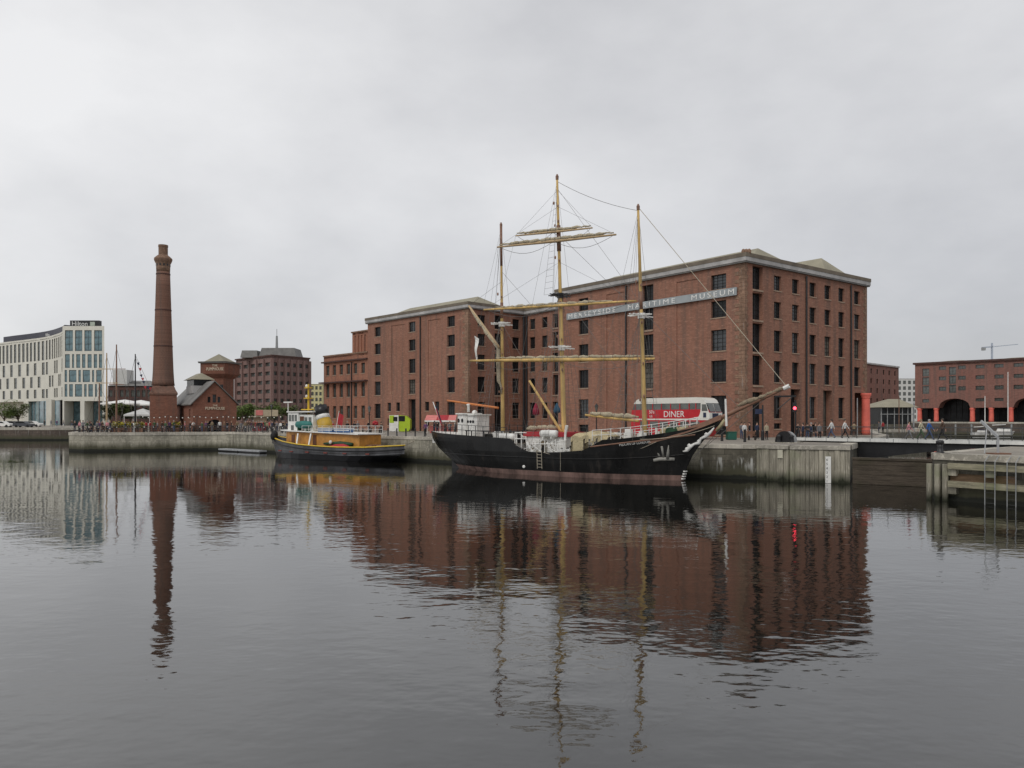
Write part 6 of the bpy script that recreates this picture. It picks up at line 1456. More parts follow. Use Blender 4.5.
# ---------------------------------------------------------------- people
def skin_mesh(name, J, E):
    me = bpy.data.meshes.new(name); names = list(J); idx = {n: i for i, n in enumerate(names)}
    me.from_pydata([J[n][0] for n in names], [(idx[a], idx[b_]) for a, b_ in E], []); me.update()
    o = bpy.data.objects.new('tmp', me); COL.objects.link(o); o.modifiers.new('s', 'SKIN'); 
    for n in names: sv = me.skin_vertices[0].data[idx[n]]; r = J[n][1]; sv.radius = r if isinstance(r, tuple) else (r, r); sv.use_root = (n == 'pelvis')
    ss = o.modifiers.new('d', 'SUBSURF'); ss.levels = 1
    out = bpy.data.meshes.new_from_object(o.evaluated_get(bpy.context.evaluated_depsgraph_get())); bpy.data.objects.remove(o); bpy.data.meshes.remove(me); return out
def person_mesh(pose):
    J = {}; hipz = .93; P = lambda n, p, r: J.__setitem__(n, (p, r))
    lean = 0; sit = pose == 'sit'
    if sit: hipz = .5
    P('pelvis', (0, 0, hipz), (.14, .11)); P('waist', (0, -.01, hipz + .2), (.13, .095)); P('chest', (0, -.01, hipz + .4), (.155, .11)); P('neck', (0, 0, hipz + .57), .055); P('skull', (0, .02, hipz + .68), (.075, .085)); P('crown', (0, .015, hipz + .77), (.07, .085))
    for s, n in ((-1, 'l'), (1, 'r')):
        P('sh' + n, (s * .18, -.01, hipz + .46), .062)
        sw = {'walk': .2 * s, 'stand': 0, 'arms': 0, 'sit': 0}[pose]
        if pose == 'arms' or sit: P('el' + n, (s * .24, .02, hipz + .2), .046); P('wr' + n, (s * .15, .25, hipz + .22), .033); P('hd' + n, (s * .11, .31, hipz + .23), .036)
        else: P('el' + n, (s * .24, -sw * .5, hipz + .19), .046); P('wr' + n, (s * .25, -sw * 1.1 + .06, hipz - .04), .033); P('hd' + n, (s * .245, -sw * 1.25 + .08, hipz - .12), .036)
        P('hp' + n, (s * .09, 0, hipz - .05), .095)
        if sit: P('kn' + n, (s * .12, .4, .5), .062); P('an' + n, (s * .12, .42, .09), .042); P('to' + n, (s * .12, .58, .04), .04)
        else: P('kn' + n, (s * .1, sw * .75 + .04, .5), .064); P('an' + n, (s * .1, sw * 1.7 - (.06 if sw < 0 else 0), .09 + (.06 if sw < 0 else 0)), .042); P('to' + n, (s * .11, sw * 1.7 + .14, .04), .04)
    E = [('pelvis', 'waist'), ('waist', 'chest'), ('chest', 'neck'), ('neck', 'skull'), ('skull', 'crown')]
    for n in 'lr': E += [('chest', 'sh' + n), ('sh' + n, 'el' + n), ('el' + n, 'wr' + n), ('wr' + n, 'hd' + n), ('pelvis', 'hp' + n), ('hp' + n, 'kn' + n), ('kn' + n, 'an' + n), ('an' + n, 'to' + n)]
    me = skin_mesh('person', J, E); mb = MB(); mb.v = [tuple(v.co) for v in me.vertices]; mb.f = [tuple(p.vertices) for p in me.polygons]
    hands = [Vector(J['hdl'][0]), Vector(J['hdr'][0])]; wr = [Vector(J['wrl'][0]), Vector(J['wrr'][0])]
    mb.m = []
    for f in mb.f:
        c = sum((Vector(mb.v[i]) for i in f), Vector()) / len(f); m_ = 0
        if c.z > hipz + .535 and abs(c.x) < .13: m_ = 2
        elif any((c - h).length < .085 for h in hands) or any((c - h).length < .04 for h in wr): m_ = 2
        elif c.z < .1: m_ = 3
        elif (c.z < hipz + .02 and abs(c.x) < .215) or (sit and c.y > .14 and c.z < .62): m_ = 1
        mb.m.append(m_)
    for h, w_, s in zip(hands, wr, (-1, 1)):          # fingers and thumb, slightly curled
        d = (h - w_).normalized(); side = Vector((0, 1, 0)) if abs(d.y) < .7 else Vector((1, 0, 0)); side = (side - d * side.dot(d)).normalized(); cu_ = d.cross(side) * s
        for k, L in enumerate((.07, .08, .075, .055)): a = h + side * (.024 - .016 * k) + d * .02; mb.tube([a, a + d * L * .55, a + d * L * .9 - cu_ * L * .35], [.009, .008, .006], 5, 2)
        a = h + side * .03 - d * .01; mb.tube([a, a + side * .03 + d * .03, a + side * .03 + d * .055], [.011, .009, .007], 5, 2)
    z = hipz + .71; fy = .105
    mb.add([(0, fy + .025, z - .01), (-.013, fy - .01, z - .015), (.013, fy - .01, z - .015), (0, fy - .01, z + .035)], [(0, 1, 3), (0, 3, 2), (0, 2, 1)], 2)
    for s in (-1, 1): mb.blob((s * .082, .01, z), .012, .02, .03, 6, 4, 2); mb.blob((s * .03, fy - .018, z + .022), .011, .01, .009, 6, 4, 3)
    mb.box(-.025, .025, fy - .02, fy - .008, z - .052, z - .043, 3)
    me2 = mb.mesh('person', [CLOTH['black'], CLOTH['black'], M['skin'], M['black']], smooth=True); bpy.data.meshes.remove(me)
    hb2 = MB().blob((0, -.005, hipz + .775), .088, .105, .075, 10, 6).blob((0, -.035, hipz + .71), .085, .075, .09, 10, 6)
    return me2, hb2
PM = {p: person_mesh(p) for p in ('stand', 'walk', 'arms', 'sit')}; PC = {}; HC = {}; NP = [0]
def person(x, y, rz, top, legs, pose, label, group=None, z=G, hair='hair', sc=1.0):
    k = (pose, top, legs)
    if k not in PC:
        me = PM[pose][0].copy(); me.materials[0] = CLOTH[top]; me.materials[1] = CLOTH[legs]; PC[k] = me
    o = bpy.data.objects.new('person', PC[k]); COL.objects.link(o); o.location = (x, y, z); o.rotation_euler = (0, 0, rz); o.scale = (sc, sc, sc)
    tag(o, label, 'person', group)
    if (pose, hair) not in HC: HC[(pose, hair)] = PM[pose][1].mesh('hair', M[hair], smooth=True)
    c = bpy.data.objects.new('hair', HC[(pose, hair)]); COL.objects.link(c); c.parent = o
    return o
BZ = 3.12
def bridge_person(px, v, top, legs, label, rz, pose='walk', sc=1.0, hair='hair'):
    o = B0 + bn * v; s = on_line(px, o, bu); p = o + bu * s; return person(p.x, p.y, rz, top, legs, pose, label, None, BZ, hair, sc)
aw = math.atan2(bu.y, bu.x) - R(90)
bridge_person(831.5, 1.2, 'white', 'denim', 'person in white top and blue jeans walking at the left end of the footbridge', aw + R(180))
bridge_person(845, 1.6, 'white', 'black', 'person in white jacket and dark trousers on the footbridge before the red column', aw, hair='hair')
bridge_person(921, 2.2, 'cream', 'green', 'person in pale cream top walking beside one in a blue jacket on the footbridge', aw, hair='hair2')
bridge_person(929.3, 1.4, 'blue', 'denim', 'person in bright blue jacket on the footbridge', aw, hair='hair3')
bridge_person(942.5, .9, 'brown', 'black', 'person in long dark coat striding alone on the footbridge', aw + R(180), sc=1.05)
bridge_person(909, 2.9, 'pink', 'grey', 'person in pale pink top on the far side of the footbridge', aw, sc=.9)
# dark group at the bridge head
rn = random.Random(12)
for k, (px, Y, top, legs, nm) in enumerate(((798, 74.5, 'black', 'black', 'person in black behind the grey half drum'), (803, 73.5, 'navy', 'black', 'person in navy jacket third from the left at the bridge head'), (807.5, 75.5, 'black', 'denim', 'person in black jacket and jeans at the bridge head'), (811, 72.8, 'navy', 'black', 'person with a grey cap and navy coat pushing a bicycle at the bridge head'), (815.5, 75, 'black', 'navy', 'person in black with navy trousers at the bridge head'), (819.5, 74, 'grey', 'black', 'person in grey top rightmost of the group at the bridge head'), (854, 88, 'khaki', 'black', 'person in khaki coat by the warehouse beside the red column'), (879, 112, 'grey', 'navy', 'person in grey jacket between the red column and the glass pavilion'), (883, 114, 'red', 'black', 'person in red jacket by the glass pavilion'))):
    person(sx(px, Y), Y, rn.uniform(0, 6), top, legs, rn.choice(('stand', 'arms')), nm, None, G, 'hair3' if 'grey cap' in nm else 'hair')
for px, Y, top, legs, pose, nm in ((744.5, 79.5, 'white', 'cream', 'stand', 'person in white shirt standing left of the wooden bench'), (749.5, 80.5, 'black', 'grey', 'arms', 'person in dark top with crossed arms beside the wooden bench'), (766.5, 77.5, 'beige', 'black', 'stand', 'person in beige coat beside the dark tall post'), (741.5, 81, 'grey', 'denim', 'arms', 'person in grey top and jeans near the green bin'), (757, 82, 'navy', 'black', 'stand', 'person in navy leaning by the loading doors of the warehouse')):
    person(sx(px, Y), Y, R(200) if top != 'black' else R(90), top, legs, pose, nm)
e = empty('bicycle', (sx(808, 71.8), 71.8, G), 'dark bicycle held upright at the bridge head', 'bicycle'); bx, by = e.location.x, e.location.y
W = lambda x, z: Vector((bx, by, G)) + Vector((bu.x, bu.y, 0)) * x + Vector((0, 0, z))
for x in (-.52, .52):
    mb = MB(); mb.tube([W(x + .33 * math.cos(R(a)), .34 + .33 * math.sin(R(a))) for a in range(0, 361, 24)], .022, 5); o = mb.build('wheel', M['rubber'], e); MB().tube([W(x - .02, .34), W(x + .02, .34)], .05, 6).build('hub', M['steel'], o)
MB().tube([W(-.52, .34), W(-.1, .34), W(.38, .78), W(-.2, .8), W(-.1, .34)], .02, 5).tube([W(.36, .95), W(.52, .34)], .02, 5).tube([W(-.2, .8), W(-.52, .34)], .015, 5).tube([W(-.23, .95), W(-.2, .78)], .018, 5).build('frame', M['black'], e)
MB().box(bx - .12, bx + .12, by - .09, by + .09, G + .94, G + 1.0).build('saddle', M['rubber'], e); MB().tube([(bx + bu.x * .36 - bn.x * .26, by + bu.y * .36 - bn.y * .26, G + 1.0), (bx + bu.x * .36 + bn.x * .26, by + bu.y * .36 + bn.y * .26, G + 1.0)], .016, 5).build('handlebar', M['steel'], e)
# crowd along the pier and behind the tug
tops = ['black', 'navy', 'black', 'grey', 'black', 'navy', 'brown', 'red', 'white', 'grey', 'khaki', 'brown', 'purple', 'green', 'black', 'pink']; legs = ['black', 'denim', 'navy', 'black', 'grey']
def edge_y(x):                                        # quay edge seen from the water
    return interp(x, [(-72, 126), (-69, 120), (-64, 116.6), (-56, 118), (-47, 121.6), (-44.5, 121.6), (15.7, 65)])
def crowd(n, pa, pb, d0, d1, where, group, seed):
    rn = random.Random(seed)
    for k in range(n):
        px = pa + (pb - pa) * (k + rn.uniform(.1, .9)) / n; Y = 118
        for _ in range(6): Y = edge_y(sx(px, Y)) + 1
        Y += rn.uniform(d0, d1); t = rn.choice(tops); l = rn.choice(legs); ps = rn.choice(('stand', 'walk', 'arms', 'stand'))
        w_ = {'stand': 'standing', 'walk': 'walking', 'arms': 'standing with bent arms'}[ps]
        person(sx(px, Y), Y, rn.uniform(0, 6.28), t, l, ps, f'person in {t} top and {l} trousers {w_} {where}'.replace('standing with bent arms', 'paused'), group, G, rn.choice(('hair', 'hair', 'hair2', 'hair3')), rn.uniform(.93, 1.06))
crowd(44, 74, 246, 1.0, 6.5, 'on the pier', 'crowd on the pier', 1); crowd(22, 244, 292, 2.0, 14, 'behind the tug bow', 'crowd behind the tug bow', 2); crowd(9, 320, 384, 2.5, 14, 'left of the lime kiosk', 'walkers on the quay', 3); crowd(8, 424, 470, 3, 18, 'near the red cafe canopy', 'people at the cafe', 4); crowd(8, 40, 100, 62, 80, 'in front of the hotel', 'people before the hotel', 5)
# ---------------------------------------------------------------- red and white diner bus
bd_ = Vector((.703, -.711)).normalized(); bo_ = Vector((sx(631, 85.8), 85.8))
bus = empty('diner_bus', (bo_.x, bo_.y, G), 'red and white double decker bus with DINER in white letters', 'bus')
BS = .875; Mv = Matrix(((bd_.x * BS, -bd_.y, 0, bo_.x), (bd_.y * BS, bd_.x, 0, bo_.y), (0, 0, 1, G), (0, 0, 0, 1)))   # x forward, y away from the camera
BLn = 11.2; Wd = 2.5; prof = [(.35, 0), (10.0, 0), (10.5, 1.0), (11.1, 2.0), (11.1, 2.7), (10.75, 3.6), (10.45, 4.05), (10.1, 4.25), (9.5, 4.33), (1.6, 4.33), (.95, 4.2), (.5, 3.85), (.15, 3.1), (.0, 2.3), (0, 1)]
def bside(mb, y, zf, mi):                             # closed side profile clipped between heights by zf=(za,zb)
    pass
def clip(poly, za, zb):
    def half(p, f):
        out = []
        for i in range(len(p)):
            a, c = p[i], p[(i + 1) % len(p)]
            fa, fc = f(a), f(c)
            if fa >= 0: out.append(a)
            if fa * fc < 0: t = fa / (fa - fc); out.append((a[0] + (c[0] - a[0]) * t, a[1] + (c[1] - a[1]) * t))
        return out
    return half(half(poly, lambda p: p[1] - za), lambda p: zb - p[1])
Mprof = Mv @ Matrix(((1, 0, 0, 0), (0, 0, 1, 0), (0, 1, 0, 0), (0, 0, 0, 1)))       # prism local (x, z, y)
def slab(za, zb, y0, y1, mat, name, ins=0):
    p = clip(prof, za, zb); p = [(x + ins * (1 if x < 5 else -1), z) for x, z in p]
    mb = MB(); mb.prism(p, y0, y1, 0, Mprof); mb.f = [f[::-1] for f in mb.f]; return mb.build(name, M[mat], bus)
slab(.35, 1.98, .02, Wd, 'busred', 'lower_body'); slab(1.983, 2.13, -.005, Wd + .02, 'buswhite', 'white_stripe'); slab(2.133, 3.08, 0, Wd, 'busred', 'upper_panel'); slab(3.083, 3.72, .05, Wd - .05, 'glass_grey', 'upper_windows', .04); slab(3.723, 4.4, -.01, Wd + .01, 'buswhite', 'roof')
for x in (.62, 1.9, 3.2, 4.5, 5.8, 7.1, 8.4, 9.3): MB().box(x, x + .09, -.004, .06, 3.08, 3.73, 0, Mv).build('window_pillar', M['busred'], bus)
mb = MB(); mb.prism([(9.35, 2.14), (11.2, 2.14), (11.14, 2.7), (10.85, 3.4), (10.7, 3.72), (10.02, 3.72), (10.02, 3.1), (9.9, 2.6), (9.7, 2.32), (9.1, 2.26), (9.1, 2.14)], -.012, -.002, 0, Mprof); mb.f = [f[::-1] for f in mb.f]; mb.build('white_front_corner', M['buswhite'], bus)
mb = MB().box(11.1, 11.17, .0, Wd, 2.14, 2.75, 0, Mv).beam(Mv @ Vector((11.13, Wd / 2, 2.75)), Mv @ Vector((10.78, Wd / 2, 3.62)), .08, .01); mb.build('front_panel', M['buswhite'], bus)
mb = MB()
for y0, y1 in ((.14, 1.2), (1.3, 2.36)): mb.add([Mv @ Vector(v) for v in ((11.14, y0, 2.85), (11.14, y1, 2.85), (10.82, y1, 3.58), (10.82, y0, 3.58))], [(0, 1, 2, 3)])
mb.add([Mv @ Vector(v) for v in ((10.15, -.014, 2.9), (10.95, -.014, 2.9), (10.72, -.014, 3.6), (10.15, -.014, 3.6))], [(0, 1, 2, 3)])
mb.build('front_windows', M['glass_grey'], bus); MB().box(11.171, 11.19, .55, 1.7, 2.2, 2.68, 0, Mv).build('front_notice', CLOTH['navy'], bus); MB().box(10.35, 10.75, -.025, -.013, 2.25, 2.75, 0, Mv).build('side_notice', CLOTH['navy'], bus)
mb = MB()
for k in range(6): mb.box(1.4 + k * 1.45, 2.6 + k * 1.45, .0, .019, 1.15, 1.85, 0, Mv)
mb.build('lower_windows', M['glass_grey'], bus)
for x in (2.2, 8.6):
    for y in (.02, Wd - .3): o = MB().tube([Mv @ Vector((x, y - .03, .5)), Mv @ Vector((x, y + .28, .5))], .5, 16).build('wheel', M['rubber'], bus); MB().tube([Mv @ Vector((x, y - .05, .5)), Mv @ Vector((x, y + .02, .5))], .27, 12).build('rim', M['buswhite'], o)
Mt = Mv @ Matrix(((1, 0, 0, 0), (0, 0, -1, -.012), (0, 1, 0, 0), (0, 0, 0, 1)))
text_part('lettering', 'DINER', .92, M['signwhite'], bus, Mt @ Matrix.Translation((4.85, 2.3, 0)), .008, sx_=1.12); text_part('lettering', "50's", .5, M['signwhite'], bus, Mt @ Matrix.Translation((2.75, 2.68, 0)), .008); text_part('lettering', 'US', .38, M['signwhite'], bus, Mt @ Matrix.Translation((2.8, 2.26, 0)), .008)
# ---------------------------------------------------------------- quay furniture
def lamp_post(px, Y, yt, label):
    x = sx(px, Y); e = empty('street_lamp', (x, Y, G), label, 'street lamp'); H = sz(yt, Y) - G
    MB().lathe([(.16, 0), (.16, .5), (.09, .6), (.06, .75), (.05, H - .95), (.09, H - .9), (.05, H - .8)], (x, Y, G), 10).build('post', M['iron'], e, True); MB().tube([(x - .28, Y, G + H - 1.15), (x + .28, Y, G + H - 1.15)], .025, 5).build('ladder_bar', M['iron'], e)
    l = MB().lathe([(.1, H - .8), (.2, H - .3)], (x, Y, G), 6).build('lantern', M['glass_grey'], e); MB().lathe([(.25, H - .3), (.12, H - .12), (.05, H - .08), (.03, H)], (x, Y, G), 6).build('lantern_cap', M['iron'], l)
lamp_post(369.5, 97, 405.5, 'old style black lamp post by the quay right of the tug'); lamp_post(596.5, 85, 403.5, 'old style black lamp post behind the fore boom of the ship'); lamp_post(271.5, 128, 404, 'dark lamp post behind the tug bow')
x, Y = sx(370.5, 96.5), 96.5; e = empty('flower_basket', (x + .35, Y, G + 1.3), 'red flowers hanging beside the lamp post by the tug', 'flowers'); MB().blob((x + .6, Y, G + 1.55), .42, .4, .3, 9, 6, jit=.25).build('blossom', M['redcloth'], e); MB().lathe([(.08, 0), (.28, .3), (.3, .36)], (x + .6, Y, G + 1.1), 10).build('basket', M['iron'], e)
MB().tube([(x + .05, Y, G + 1.9), (x + .6, Y, G + 1.85), (x + .6, Y, G + 1.4)], .018, 5).build('hanger', M['iron'], e)
# black quay posts
proto = MB().lathe([(.13, 0), (.13, .06), (.085, .1), (.08, .82), (.105, .86), (.09, .93), (.03, .98)], (0, 0, 0), 8).mesh('quay_post', M['iron'], smooth=True)
qd = (Vector(QUAY[1]) - Vector(QUAY[0])); qL = qd.length; qd.normalize(); qn = Vector((-qd.y, qd.x))
def post(s, label, group, cap=None):
    p = Vector(QUAY[0]) + qd * s + qn * 1.1; o = bpy.data.objects.new('quay_post', proto); COL.objects.link(o); o.location = (p.x, p.y, G); tag(o, label, 'post', group); return p
s = 22.0; last = None; chn = []
while s < qL - .5:
    p = post(s, 'short black post in the row along the quay edge', 'black posts along the quay edge')
    chn.append(p); s += 1.72
m_ = MB()
e = None
for k, (a, c) in enumerate(zip(chn, chn[1:])):
    if k % 3 == 2: continue
    m_.tube([(*a.lerp(c, t), G + .78 - .45 * 4 * t * (1 - t) * .6) for t in (0, .17, .33, .5, .67, .83, 1)], .02, 4)
tag(m_.build('quay_chain', M['iron']), 'thin black chain slung between the quay edge posts', 'chain')
proto2 = MB().lathe([(.1, 0), (.08, .1), (.07, .7), (.1, .74)], (0, 0, 0), 8).mesh('pier_post', M['iron']); proto2c = MB().blob((0, 0, .79), .075, .075, .07, 8, 6).mesh('white_cap', M['white'])
k = 0
for px in np.arange(80, 286, 9.2):
    Y = 118
    for _ in range(6): Y = edge_y(sx(px, Y)) + .7
    o = bpy.data.objects.new('pier_post', proto2); COL.objects.link(o); o.location = (sx(px, Y), Y, G); tag(o, 'white topped black post along the pier edge', 'post', 'white topped posts on the pier'); c = bpy.data.objects.new('white_cap', proto2c); COL.objects.link(c); c.parent = o
# low dark railing along the pier
e = empty('pier_railing', (-50, 121, G), 'low dark railing along the edge of the sandstone pier', 'railing'); rp = []
for px in np.arange(74, 300, 4.6):
    Y = 118
    for _ in range(6): Y = edge_y(sx(px, Y)) + .55
    rp.append((sx(px, Y), Y))
for h, r in ((1.02, .03), (.7, .02), (.42, .02)): MB().tube([(x, y, G + h) for x, y in rp], r, 4).build('rail', M['wire_dark'], e)
for x, y in rp: MB().box(x - .035, x + .035, y - .035, y + .035, G, G + 1.05).build('railing_post', M['iron'], e)
# strings of white bulbs
spans = [(140, 168), (168, 197), (197, 226), (226, 252), (252, 284)]
for i, (a, c) in enumerate(spans):
    Ya = edge_y(sx(a, 121)) + 2.5; Yb = edge_y(sx(c, 121)) + 2.5; A = Vector((sx(a, Ya), Ya, 5.35)); B_ = Vector((sx(c, Yb), Yb, 5.35))
    e = empty('string_lights', tuple(A), f'string of white bulbs over the pier, number {i + 1} counted from the chimney', 'string lights', 'strings of bulbs over the pier'); f_ = lambda t: A.lerp(B_, t) - Vector((0, 0, .22 * 4 * t * (1 - t)))
    e['label'] = ('string of white bulbs in front of the chimney base', 'string of white bulbs before the low aisle of the pub', 'string of white bulbs across the arched pub door', 'string of white bulbs right of the pub gable', 'string of white bulbs ending at the tug wheelhouse')[i]
    MB().tube([f_(k / 8) for k in range(9)], .02, 4).build('cable', M['cableblack'], e)
    for k in range(5): p = f_((k + .5) / 5); MB().blob((p.x, p.y, p.z - .1), .09, .09, .1, 8, 6).build('bulb', M['bulb'], e)
for i, px in enumerate((140, 168, 197, 226, 252)):
    Y = edge_y(sx(px, 121)) + 2.5; tag(MB().tube([(sx(px, Y), Y, G), (sx(px, Y), Y, 5.45)], .045, 6).build('light_pole', M['iron']), 'thin black pole carrying the strings of bulbs', 'pole', 'poles of the bulb strings')
# picnic tables on the pier
def picnic():
    e = empty('picnic_table', (0, 0, 0), 'wooden picnic table on the pier before the pub', 'table', 'picnic tables on the pier', local=True)
    MB().box(-.9, .9, -.38, .38, .72, .77).build('tabletop', M['wood'], e)
    for s_ in (-1, 1): MB().box(-.9, .9, s_ * .72 - .14, s_ * .72 + .14, .43, .47).build('bench', M['wood'], e); MB().beam((s_ * .65, -.62, 0), (s_ * .65, -.2, .72), .09, .05).beam((s_ * .65, .62, 0), (s_ * .65, .2, .72), .09, .05).build('leg', M['wood'], e)
    return e
pt0 = picnic(); tr_ = proto_tree(pt0); rn = random.Random(4); k = 0
for px in (88, 99, 110, 122, 150, 163, 176, 190, 203, 216, 229, 241):
    Y = edge_y(sx(px, 121)) + 4.2; o = pt0 if k == 0 else copy_tree(tr_); o.location = (sx(px, Y), Y, G); o.rotation_euler = (0, 0, rn.uniform(-.4, .4)); k += 1
    t = rn.choice(tops); person(sx(px, Y) + .3, Y + .72, R(180), t, 'denim', 'sit', f'person in {t} top seated at a picnic table on the pier', 'seated pub visitors', G + .0, rn.choice(('hair', 'hair2')))
# planters with yellow-green shrubs
def leaf_ball(mb, c, rx, ry, rz, n, size, rnd, mi=0):
    for _ in range(n):
        while True:
            v = Vector((rnd.uniform(-1, 1), rnd.uniform(-1, 1), rnd.uniform(-1, 1)))
            if .25 < v.length < 1: break
        p = Vector((c[0] + v.x * rx, c[1] + v.y * ry, c[2] + v.z * rz)); a = rnd.uniform(0, 6.28); t = rnd.uniform(-.9, .9); s_ = size * rnd.uniform(.6, 1.4)
        u = Vector((math.cos(a), math.sin(a), t * .6)).normalized() * s_; w_ = u.cross(Vector((rnd.uniform(-1, 1), rnd.uniform(-1, 1), 1)).normalized()).normalized() * s_ * .7
        mb.add([p - u, p + w_ * .6, p + u, p - w_ * .6], [(0, 1, 2, 3)], mi)
rnd = random.Random(8)
for px, w_, lb in ((117, 1.6, 'yellow green shrub in a box left of the tall dark flagpole'), (127, 1.9, 'bright yellow shrub in a box behind the tall dark flagpole'), (139, 1.5, 'yellow shrub in a box before the pale marquee'), (176, 1.1, 'small yellow green shrub in front of the chimney base')):
    Y = edge_y(sx(px, 121)) + 4; x = sx(px, Y); e = empty('planter', (x, Y, G), lb, 'planter'); mb = MB(); leaf_ball(mb, (x, Y, G + 1.15), w_ * .6, .7, .55, 260, .16, rnd); mb.build('shrub', M['leafy'], e); MB().box(x - w_ * .5, x + w_ * .5, Y - .35, Y + .35, G, G + .62).build('box', M['wood'], e)
# ---------------------------------------------------------------- trees
def tree(px, Y, top_y, crown_w, mat, label, seed, trunk=1.6, n=1500):
    rn = random.Random(seed); x = sx(px, Y); H = sz(top_y, Y) - G; e = empty('tree', (x, Y, G), label, 'tree'); cw = crown_w * Y / F / 2
    mb = MB(); zc = trunk + (H - trunk) * .55; mb.tube([(x, Y, G), (x + .1, Y, G + trunk), (x - .1, Y, G + H * .7)], [.22, .17, .06], 7)
    cl = []
    for k in range(11):
        a = rn.uniform(0, 6.28); r = cw * rn.uniform(.35, .8); z = G + zc + (H - trunk) * rn.uniform(-.32, .36); q = (x + r * math.cos(a), Y + r * math.sin(a), z); cl.append(q); mb.tube([(x, Y, G + trunk * rn.uniform(.8, 1.6)), ((x + q[0]) / 2, (Y + q[1]) / 2, (G + trunk + z) / 2 + .3), q], [.1, .06, .02], 5)
    mb.build('trunk', M['bark'], e); cb = MB(); 
    for q in cl: rr = cw * rn.uniform(.3, .52); leaf_ball(cb, q, rr, rr, rr * .8, n // 11, .24, rn)
    leaf_ball(cb, (x, Y, G + H - cw * .5), cw * .6, cw * .6, cw * .5, n // 8, .24, rn); cb.build('crown', M[mat], e); return e
tree(244, 175, 404.5, 22, 'leaf2', 'bright green tree right of the pub gable', 1); tree(257, 182, 405.5, 24, 'leaf', 'green tree above the red and cream stall', 2); tree(274, 185, 404, 26, 'leaf2', 'green tree between the stall and the tug wheelhouse', 3); tree(289, 188, 406.5, 20, 'leaf', 'low green tree behind the tug radar post', 4); tree(233, 180, 410, 14, 'leaf', 'small tree behind the right pub wall', 12)
tree(110, 178, 404, 20, 'leaf3', 'tree nearest the hotel tower', 5); tree(121, 172, 402.5, 17, 'leaf', 'tree among the bare ship masts', 6); tree(130, 180, 405, 16, 'leaf3', 'dull green tree left of the chimney', 7); tree(146, 178, 408, 10, 'leaf3', 'narrow dark tree tight against the chimney base', 13)
tree(4, 214, 402.5, 27, 'leaf2', 'bright tree at the left edge before the hotel', 8); tree(18, 216, 404, 24, 'leaf', 'darker tree between the left edge tree and the hotel pillar', 9); tree(-12, 216, 402, 22, 'leaf', 'tree just past the left edge of the view', 10)
# ---------------------------------------------------------------- bare masts and flag lines on the left
def tall_mast(px, Y, yt, r, mat, label, cross=()):
    x = sx(px, Y); e = empty('tall_mast', (x, Y, G), label, 'mast'); MB().tube([(x, Y, G), (x, Y, sz(yt, Y))], [r, r * .5], 7).build('pole', M[mat], e)
    for y, w_ in cross: MB().beam((x - w_, Y, sz(y, Y)), (x + w_, Y, sz(y, Y)), .14, .14).build('spreader', M[mat], e)
    for s_ in (-1, 1): MB().tube([(x, Y, sz(yt + 3, Y)), (x + s_ * 3.2, Y + 1, G + 1)], .03, 4).build('stay', M['wire'], e)
    return e
tall_mast(99.3, 150, 383, .19, 'mast_brown', 'short reddish brown mast in front of the hotel'); tall_mast(106.7, 152, 353, .2, 'mast_pale', 'slender pale brown mast right of the hotel corner', ((369, 1.7), (383, 2.2))); tall_mast(116.5, 156, 344.5, .22, 'mast_brown', 'tallest brown mast between the hotel and chimney', ((369, 1.8), (384.5, 1.5)))
e = tall_mast(135.3, 128, 354, .17, 'iron', 'black flagpole with a line of small flags near the chimney', ((383, .9), (399, .7)))
for k, (px, y) in enumerate(((138, 364), (140, 369.5), (141, 376), (142.5, 379.5), (143.5, 382.5), (145, 387.5), (148, 388), (150, 389))): x = sx(px, 128); z = sz(y, 128); MB().add([(x - .25, 128, z + .2), (x + .25, 128, z + .3), (x + .1, 128.05, z - .25)], [(0, 1, 2)]).build('pennant', M['redcloth'] if k % 2 else CLOTH['navy'], e)
MB().tube([(sx(135.3, 128), 128, sz(355, 128)), (sx(152, 128), 128, sz(392, 128))], .025, 4).build('flag_line', M['wire'], e)
x = sx(131, 120); tag(MB().lathe([(.35, 0), (.35, 1.3), (.28, 1.4)], (sx(132.5, 121), 121.5, G), 10).build('stone_pillar', M['white']), 'short white pillar on the pier edge below the flagpole', 'pillar')
# marquees
def marquee(px, Y, w_, yt, ye, mat, label):
    x = sx(px, Y); e = empty('marquee', (x, Y, G), label, 'marquee'); h = w_ / 2
    mb = MB(); z0, z1 = sz(ye, Y), sz(yt, Y); v = [(x - h, Y - h, z0), (x + h, Y - h, z0), (x + h, Y + h, z0), (x - h, Y + h, z0), (x, Y, z1)]
    mb.add(v, [(0, 1, 4), (1, 2, 4), (2, 3, 4), (3, 0, 4)]); mb.add([(a, b_, c - d_) for d_ in (0, .3) for a, b_, c in v[:4]], [(0, 1, 5, 4), (1, 2, 6, 5), (2, 3, 7, 6), (3, 0, 4, 7)][::1]); mb.build('canopy', M[mat], e)
    for dx in (-1, 1):
        for dy in (-1, 1): MB().tube([(x + dx * (h - .08), Y + dy * (h - .08), G), (x + dx * (h - .08), Y + dy * (h - .08), z0)], .05, 6).build('pole', M['white'], e)
marquee(143, 138, 4.6, 408.5, 414.5, 'concrete', 'pale peaked marquee beside the chimney base'); marquee(125, 205, 9, 399.5, 403.5, 'white', 'white marquee roof behind the pier trees'); marquee(141, 208, 9, 400, 404.5, 'white', 'white marquee roof seen just left of the chimney'); 
e = empty('cafe_canopy', (sx(440, 113), 113, G), 'pink and red striped cafe canopy behind the ship stern', 'canopy'); Yc_ = 113; xa, xb = sx(425.5, Yc_), sx(456, Yc_)
